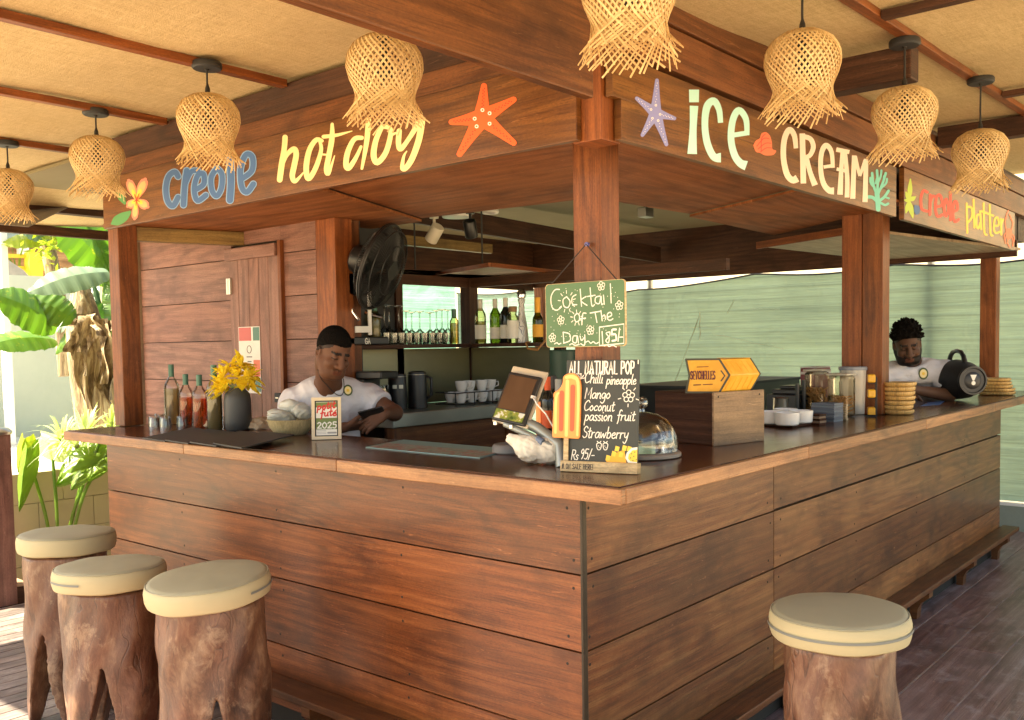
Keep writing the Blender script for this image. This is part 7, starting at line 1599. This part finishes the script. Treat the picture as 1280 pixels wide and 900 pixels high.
def blade(p0, p1, wd, mat, name, par, org, droop=.12, twist=0.0, fold=.25, seed=0, tears=9, shape=.5, face=None):
    "long leaf: midrib from p0 to p1, edges torn here and there"
    r_ = random.Random(seed); p0, p1 = V(*p0), V(*p1); L = np.linalg.norm(p1-p0); d = (p1-p0)/L
    f = V(*face) if face is not None else np.array((-.5, -.6, .62)); f = f-d*(f@d); f /= np.linalg.norm(f); sd_ = np.cross(f, d); b = MB(); n = 34
    cuts = {r_.randrange(4, n-2): r_.uniform(.3, .9) for _ in range(tears)}, {r_.randrange(4, n-2): r_.uniform(.3, .9) for _ in range(tears)}
    for side in (0, 1):
        sg_ = 1 if side else -1
        row = []
        for i in range(n+1):
            u = i/n; ww = wd*.5*(math.sin(math.pi*min(1, u*.96+.035))**shape)*(1-.35*max(0, u-.7)/.3); c_ = p0+d*L*u+f*(-droop*L*(u*u)+.06*L*math.sin(u*math.pi)); tw_ = twist*u; s2 = sd_*math.cos(tw_)+f*math.sin(tw_); f2 = f*math.cos(tw_)-sd_*math.sin(tw_)
            wv = .02*wd*math.sin(u*40+seed+side)
            row.append((c_, c_+sg_*s2*ww*.5-f2*ww*fold*.35+f2*wv*.5, c_+sg_*s2*ww-f2*ww*fold+f2*wv))
        for i in range(n):
            b0 = len(b.v); a, c_ = row[i], row[i+1]; sh = .0
            if i in cuts[side]: k = cuts[side][i]; e2 = c_[2]*(1-k*.35)+a[2]*k*.35-f*wd*.05*k; m2 = c_[1]
            else: e2, m2 = c_[2], c_[1]
            b.v += [tuple(a[0]), tuple(a[1]), tuple(a[2]), tuple(c_[0]), tuple(m2), tuple(e2)]; rn = .5+.5*math.sin(i*1.7+seed)*.4
            q1_, q2_ = [b0, b0+1, b0+4, b0+3], [b0+1, b0+2, b0+5, b0+4]
            b.face(q1_ if side else q1_[::-1], None, rn, True); b.face(q2_ if side else q2_[::-1], None, rn, True)
    ob = b.build(name, mat, par, org)
    rb = MB(); rb.tube([tuple(p0+d*L*u+f*(-droop*L*(u*u)+.06*L*math.sin(u*math.pi)-.004)) for u in np.linspace(0, 1, 12)], list(np.linspace(.022, .004, 12)), 6); rb.build('midrib', M['taro'], ob)
    return ob
def bl(x0, y0, d0, x1, y1, d1, wpx, mat, seed, par, org, **k): return blade(D(x0, y0, d0), D(x1, y1, d1), wpx*(d0+d1)/2*1.22/F, M[mat], 'leaf', par, org, seed=seed, **k)
bs = D(118, 520, 7.3); OBn = (bs[0], bs[1], .6)
bn1 = thing('banana_plant', 'banana plant with thick dry frayed trunk and sunlit green leaves at the left', 'banana plant', OBn)
b = MB(); pts = [D(128, 545, 7.3), D(122, 500, 7.3), D(112, 450, 7.25), D(106, 410, 7.2), D(104, 388, 7.2), D(102, 368, 7.2), D(100, 346, 7.2)]
b.tube(pts, [.23, .22, .20, .17, .13, .09, .03], 28)
for i in range(len(b.v)): 
    a = i % 28; b.v[i] = tuple(np.array(b.v[i])+RT*(.016*math.sin(a*2.6)+.010*math.sin(a*5.1+i*.02)))
b.build('trunk', M['drystem'], bn1, OBn, subsurf=1)
def flap(px0, py0, px1, py1, wpx, d_, seed, k=.35):
    r_ = random.Random(seed); A_, B_ = D(px0, py0, d_), D(px1, py1, d_-.12); wd = wpx*d_*1.22/F
    def fn(u, v):
        c_ = A_+(B_-A_)*v; s_ = (u-.5)*wd*(1-.75*v); return c_+RT*s_+RT*.03*math.sin(v*7+seed)+(-FW)*(.05*math.sin(v*5+u*3+seed)+.03*math.cos(u*6))
    return MB().grid(fn, 6, 12)
for k, a in enumerate(((112, 395, 90, 450, 26), (120, 398, 104, 470, 22), (128, 400, 130, 480, 26), (105, 392, 132, 420, 30), (96, 400, 88, 440, 14), (132, 405, 139, 500, 22), (118, 410, 118, 520, 20), (110, 430, 140, 515, 22), (100, 440, 106, 520, 14))): flap(*a, 7.05, k).build('dry_sheath', M['drystem'], bn1, OBn)
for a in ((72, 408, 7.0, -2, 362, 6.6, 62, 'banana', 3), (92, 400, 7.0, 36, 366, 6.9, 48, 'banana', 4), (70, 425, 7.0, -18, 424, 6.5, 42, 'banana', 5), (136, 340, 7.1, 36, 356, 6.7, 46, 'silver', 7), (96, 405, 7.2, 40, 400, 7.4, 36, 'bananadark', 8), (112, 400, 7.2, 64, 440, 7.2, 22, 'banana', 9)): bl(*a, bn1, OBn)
bs2 = D(140, 520, 7.9); OB2 = (bs2[0], bs2[1], .6)
bn2 = thing('banana_plant', 'taller banana plant with broad backlit leaves behind the left post', 'banana plant', OB2)
b = MB(); b.tube([D(150, 540, 7.9), D(140, 450, 7.9), D(138, 380, 7.9), D(128, 330, 7.9)], [.12, .11, .09, .05], 14); b.build('trunk', M['drystem'], bn2, OB2)
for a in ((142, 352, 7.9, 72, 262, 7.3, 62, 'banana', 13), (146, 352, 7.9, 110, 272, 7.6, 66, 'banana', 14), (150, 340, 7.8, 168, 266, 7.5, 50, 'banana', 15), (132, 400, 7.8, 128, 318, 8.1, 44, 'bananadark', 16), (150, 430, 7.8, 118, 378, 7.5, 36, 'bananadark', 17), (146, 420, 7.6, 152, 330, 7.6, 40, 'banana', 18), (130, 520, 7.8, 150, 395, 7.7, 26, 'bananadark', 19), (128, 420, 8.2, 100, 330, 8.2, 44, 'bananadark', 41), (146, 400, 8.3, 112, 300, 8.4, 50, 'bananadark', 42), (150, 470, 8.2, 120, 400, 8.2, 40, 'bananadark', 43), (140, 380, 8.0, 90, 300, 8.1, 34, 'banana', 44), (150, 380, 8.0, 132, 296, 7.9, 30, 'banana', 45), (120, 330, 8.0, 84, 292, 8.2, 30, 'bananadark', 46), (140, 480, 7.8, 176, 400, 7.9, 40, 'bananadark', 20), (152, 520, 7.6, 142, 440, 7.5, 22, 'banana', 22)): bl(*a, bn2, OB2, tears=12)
for k in range(16):
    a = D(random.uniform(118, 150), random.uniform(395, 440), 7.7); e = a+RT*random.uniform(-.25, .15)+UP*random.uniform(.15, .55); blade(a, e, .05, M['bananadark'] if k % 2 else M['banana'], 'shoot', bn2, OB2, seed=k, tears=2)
bs3 = D(68, 400, 8.3); OB3 = (bs3[0], bs3[1], .6); tr3 = thing('slim_tree', 'slim pale leaning trunk with yellow leaves in front of the garden wall', 'tree', OB3)
b = MB(); b.tube([D(84, 470, 8.3), D(78, 400, 8.3), D(66, 340, 8.3), D(58, 300, 8.3), D(48, 262, 8.3)], [.09, .085, .08, .08, .06], 14); b.build('trunk', M['drystem'], tr3, OB3)
M['yleaf'] = leafmat('yellow_leaf', (.16, .24, .02), (.34, .36, .03), .45, .4, 8)
cb_ = MB(); r_ = random.Random(3)
for k in range(260):
    c_ = D(r_.gauss(62, 9), r_.gauss(296, 14), r_.uniform(7.9, 8.5)); d = nrmz((r_.gauss(0, 1), r_.gauss(0, 1), r_.gauss(-.2, .6))); s_ = nrmz(np.cross(d, (r_.random(), r_.random(), 1.0))); l = r_.uniform(.06, .13); b0 = len(cb_.v); cb_.v += [tuple(c_), tuple(c_+d*l*.5+s_*l*.2), tuple(c_+d*l), tuple(c_+d*l*.5-s_*l*.2)]; cb_.face([b0, b0+1, b0+2, b0+3], None, r_.random())
cb_.build('crown', M['yleaf'], tr3, OB3)
for a in ((64, 296, 8.2, 26, 284, 8.0, 30, 'silver', 31), (60, 300, 8.2, 2, 300, 8.0, 26, 'yleaf', 32)): bl(*a, tr3, OB3)
# strappy plants on the planter, taro in front
def spiky(px, py, d_, n, L, label, seed, mat='spider'):
    p = D(px, py, d_); S = thing('spider_plant', label, 'plant', tuple(p), group='strappy plants on the planter'); r_ = random.Random(seed); b = MB()
    for k in range(n):
        a = r_.uniform(0, 6.28); el = r_.uniform(.3, 1.4); l = L*r_.uniform(.6, 1.1); dh = np.array((math.cos(a), math.sin(a), 0)); s_ = np.array((-math.sin(a), math.cos(a), 0)); b0 = len(b.v); rn = r_.random(); w_ = r_.uniform(.008, .016)
        for i in range(8):
            u = i/7; c_ = dh*l*u*math.cos(el)*1.1+EZ*(l*u*math.sin(el)-.75*l*u*u*math.cos(el*.8)); ww = w_*(1-u**2)+.001; b.v += [tuple(c_+s_*ww), tuple(c_-s_*ww)]
        for i in range(7): b.face([b0+2*i, b0+2*i+1, b0+2*i+3, b0+2*i+2], None, rn, True)
    b.build('leaves', M[mat], S)
spiky(78, 552, 6.3, 36, .42, 'strappy pale plant on the planter, furthest left', 1); spiky(108, 545, 6.4, 50, .5, 'strappy plant in front of the dry banana trunk', 2); spiky(140, 545, 6.5, 50, .45, 'strappy plant half hidden by the left post', 3)
spiky(96, 560, 6.1, 26, .34, 'low strappy plant at the planter edge above the taro', 4)
D = lambda a, b_, d: D0(a, b_, d*1.40)
p = D(88, 690, 5.3); OTa = (p[0], p[1], -.2); ta = thing('taro_plant', 'taro plant with big bright yellow green leaves in front of the planter', 'plant', OTa)
def heart(tip, base, wd, name, fold, seed, mat='taro', nrm_=None):
    tip, base = V(*tip), V(*base); d = tip-base; L = np.linalg.norm(d); d /= L; f = V(*nrm_) if nrm_ is not None else -FW*.8+EZ*.5; f = f-d*(f@d); f /= np.linalg.norm(f); s_ = np.cross(f, d)
    def fn(u, v):
        t_ = v; x = (u-.5)*2; wid = wd*.68*(math.sin(math.pi*min(1, (t_*.86+.14)))**.8)*(1.15-.5*t_); back = -.20*L*abs(x)**1.3*(1-t_)
        return base+d*(L*t_+back)+s_*x*wid+f*(-abs(x)*wid*fold+.02*math.sin(x*9+t_*14+seed)*wd*2-.10*L*t_*t_)
    return MB().grid(fn, 17, 14).build(name, M[mat], ta, OTa)
heart(D(68, 604, 5.2), D(125, 552, 5.4), .30, 'leaf', .35, 1); heart(D(20, 636, 5.1), D(34, 560, 5.3), .12, 'leaf', .9, 2); heart(D(110, 598, 5.2), D(134, 566, 5.4), .17, 'leaf', .3, 3); heart(D(88, 612, 5.2), D(102, 592, 5.25), .10, 'leaf', .4, 4); heart(D(20, 590, 5.3), D(30, 548, 5.35), .12, 'leaf', .8, 5, 'yleaf'); heart(D(98, 575, 5.35), D(50, 548, 5.5), .16, 'leaf', .6, 6, 'spider')
b = MB()
for (x0, y0), (x1, y1), (x2, y2) in (((66, 700), (56, 640), (32, 562)), ((72, 700), (71, 640), (66, 575)), ((80, 700), (92, 640), (124, 553)), ((78, 700), (90, 650), (104, 592)), ((84, 700), (104, 620), (133, 567))): b.tube(cr([D(72, 742, 5.3), D(x0, y0, 5.35), D(x1, y1, 5.33), D(x2, y2, 5.38)], 5), [.020]*8+[.013]*8, 8)
b.build('stems', M['taro'], ta, OTa)
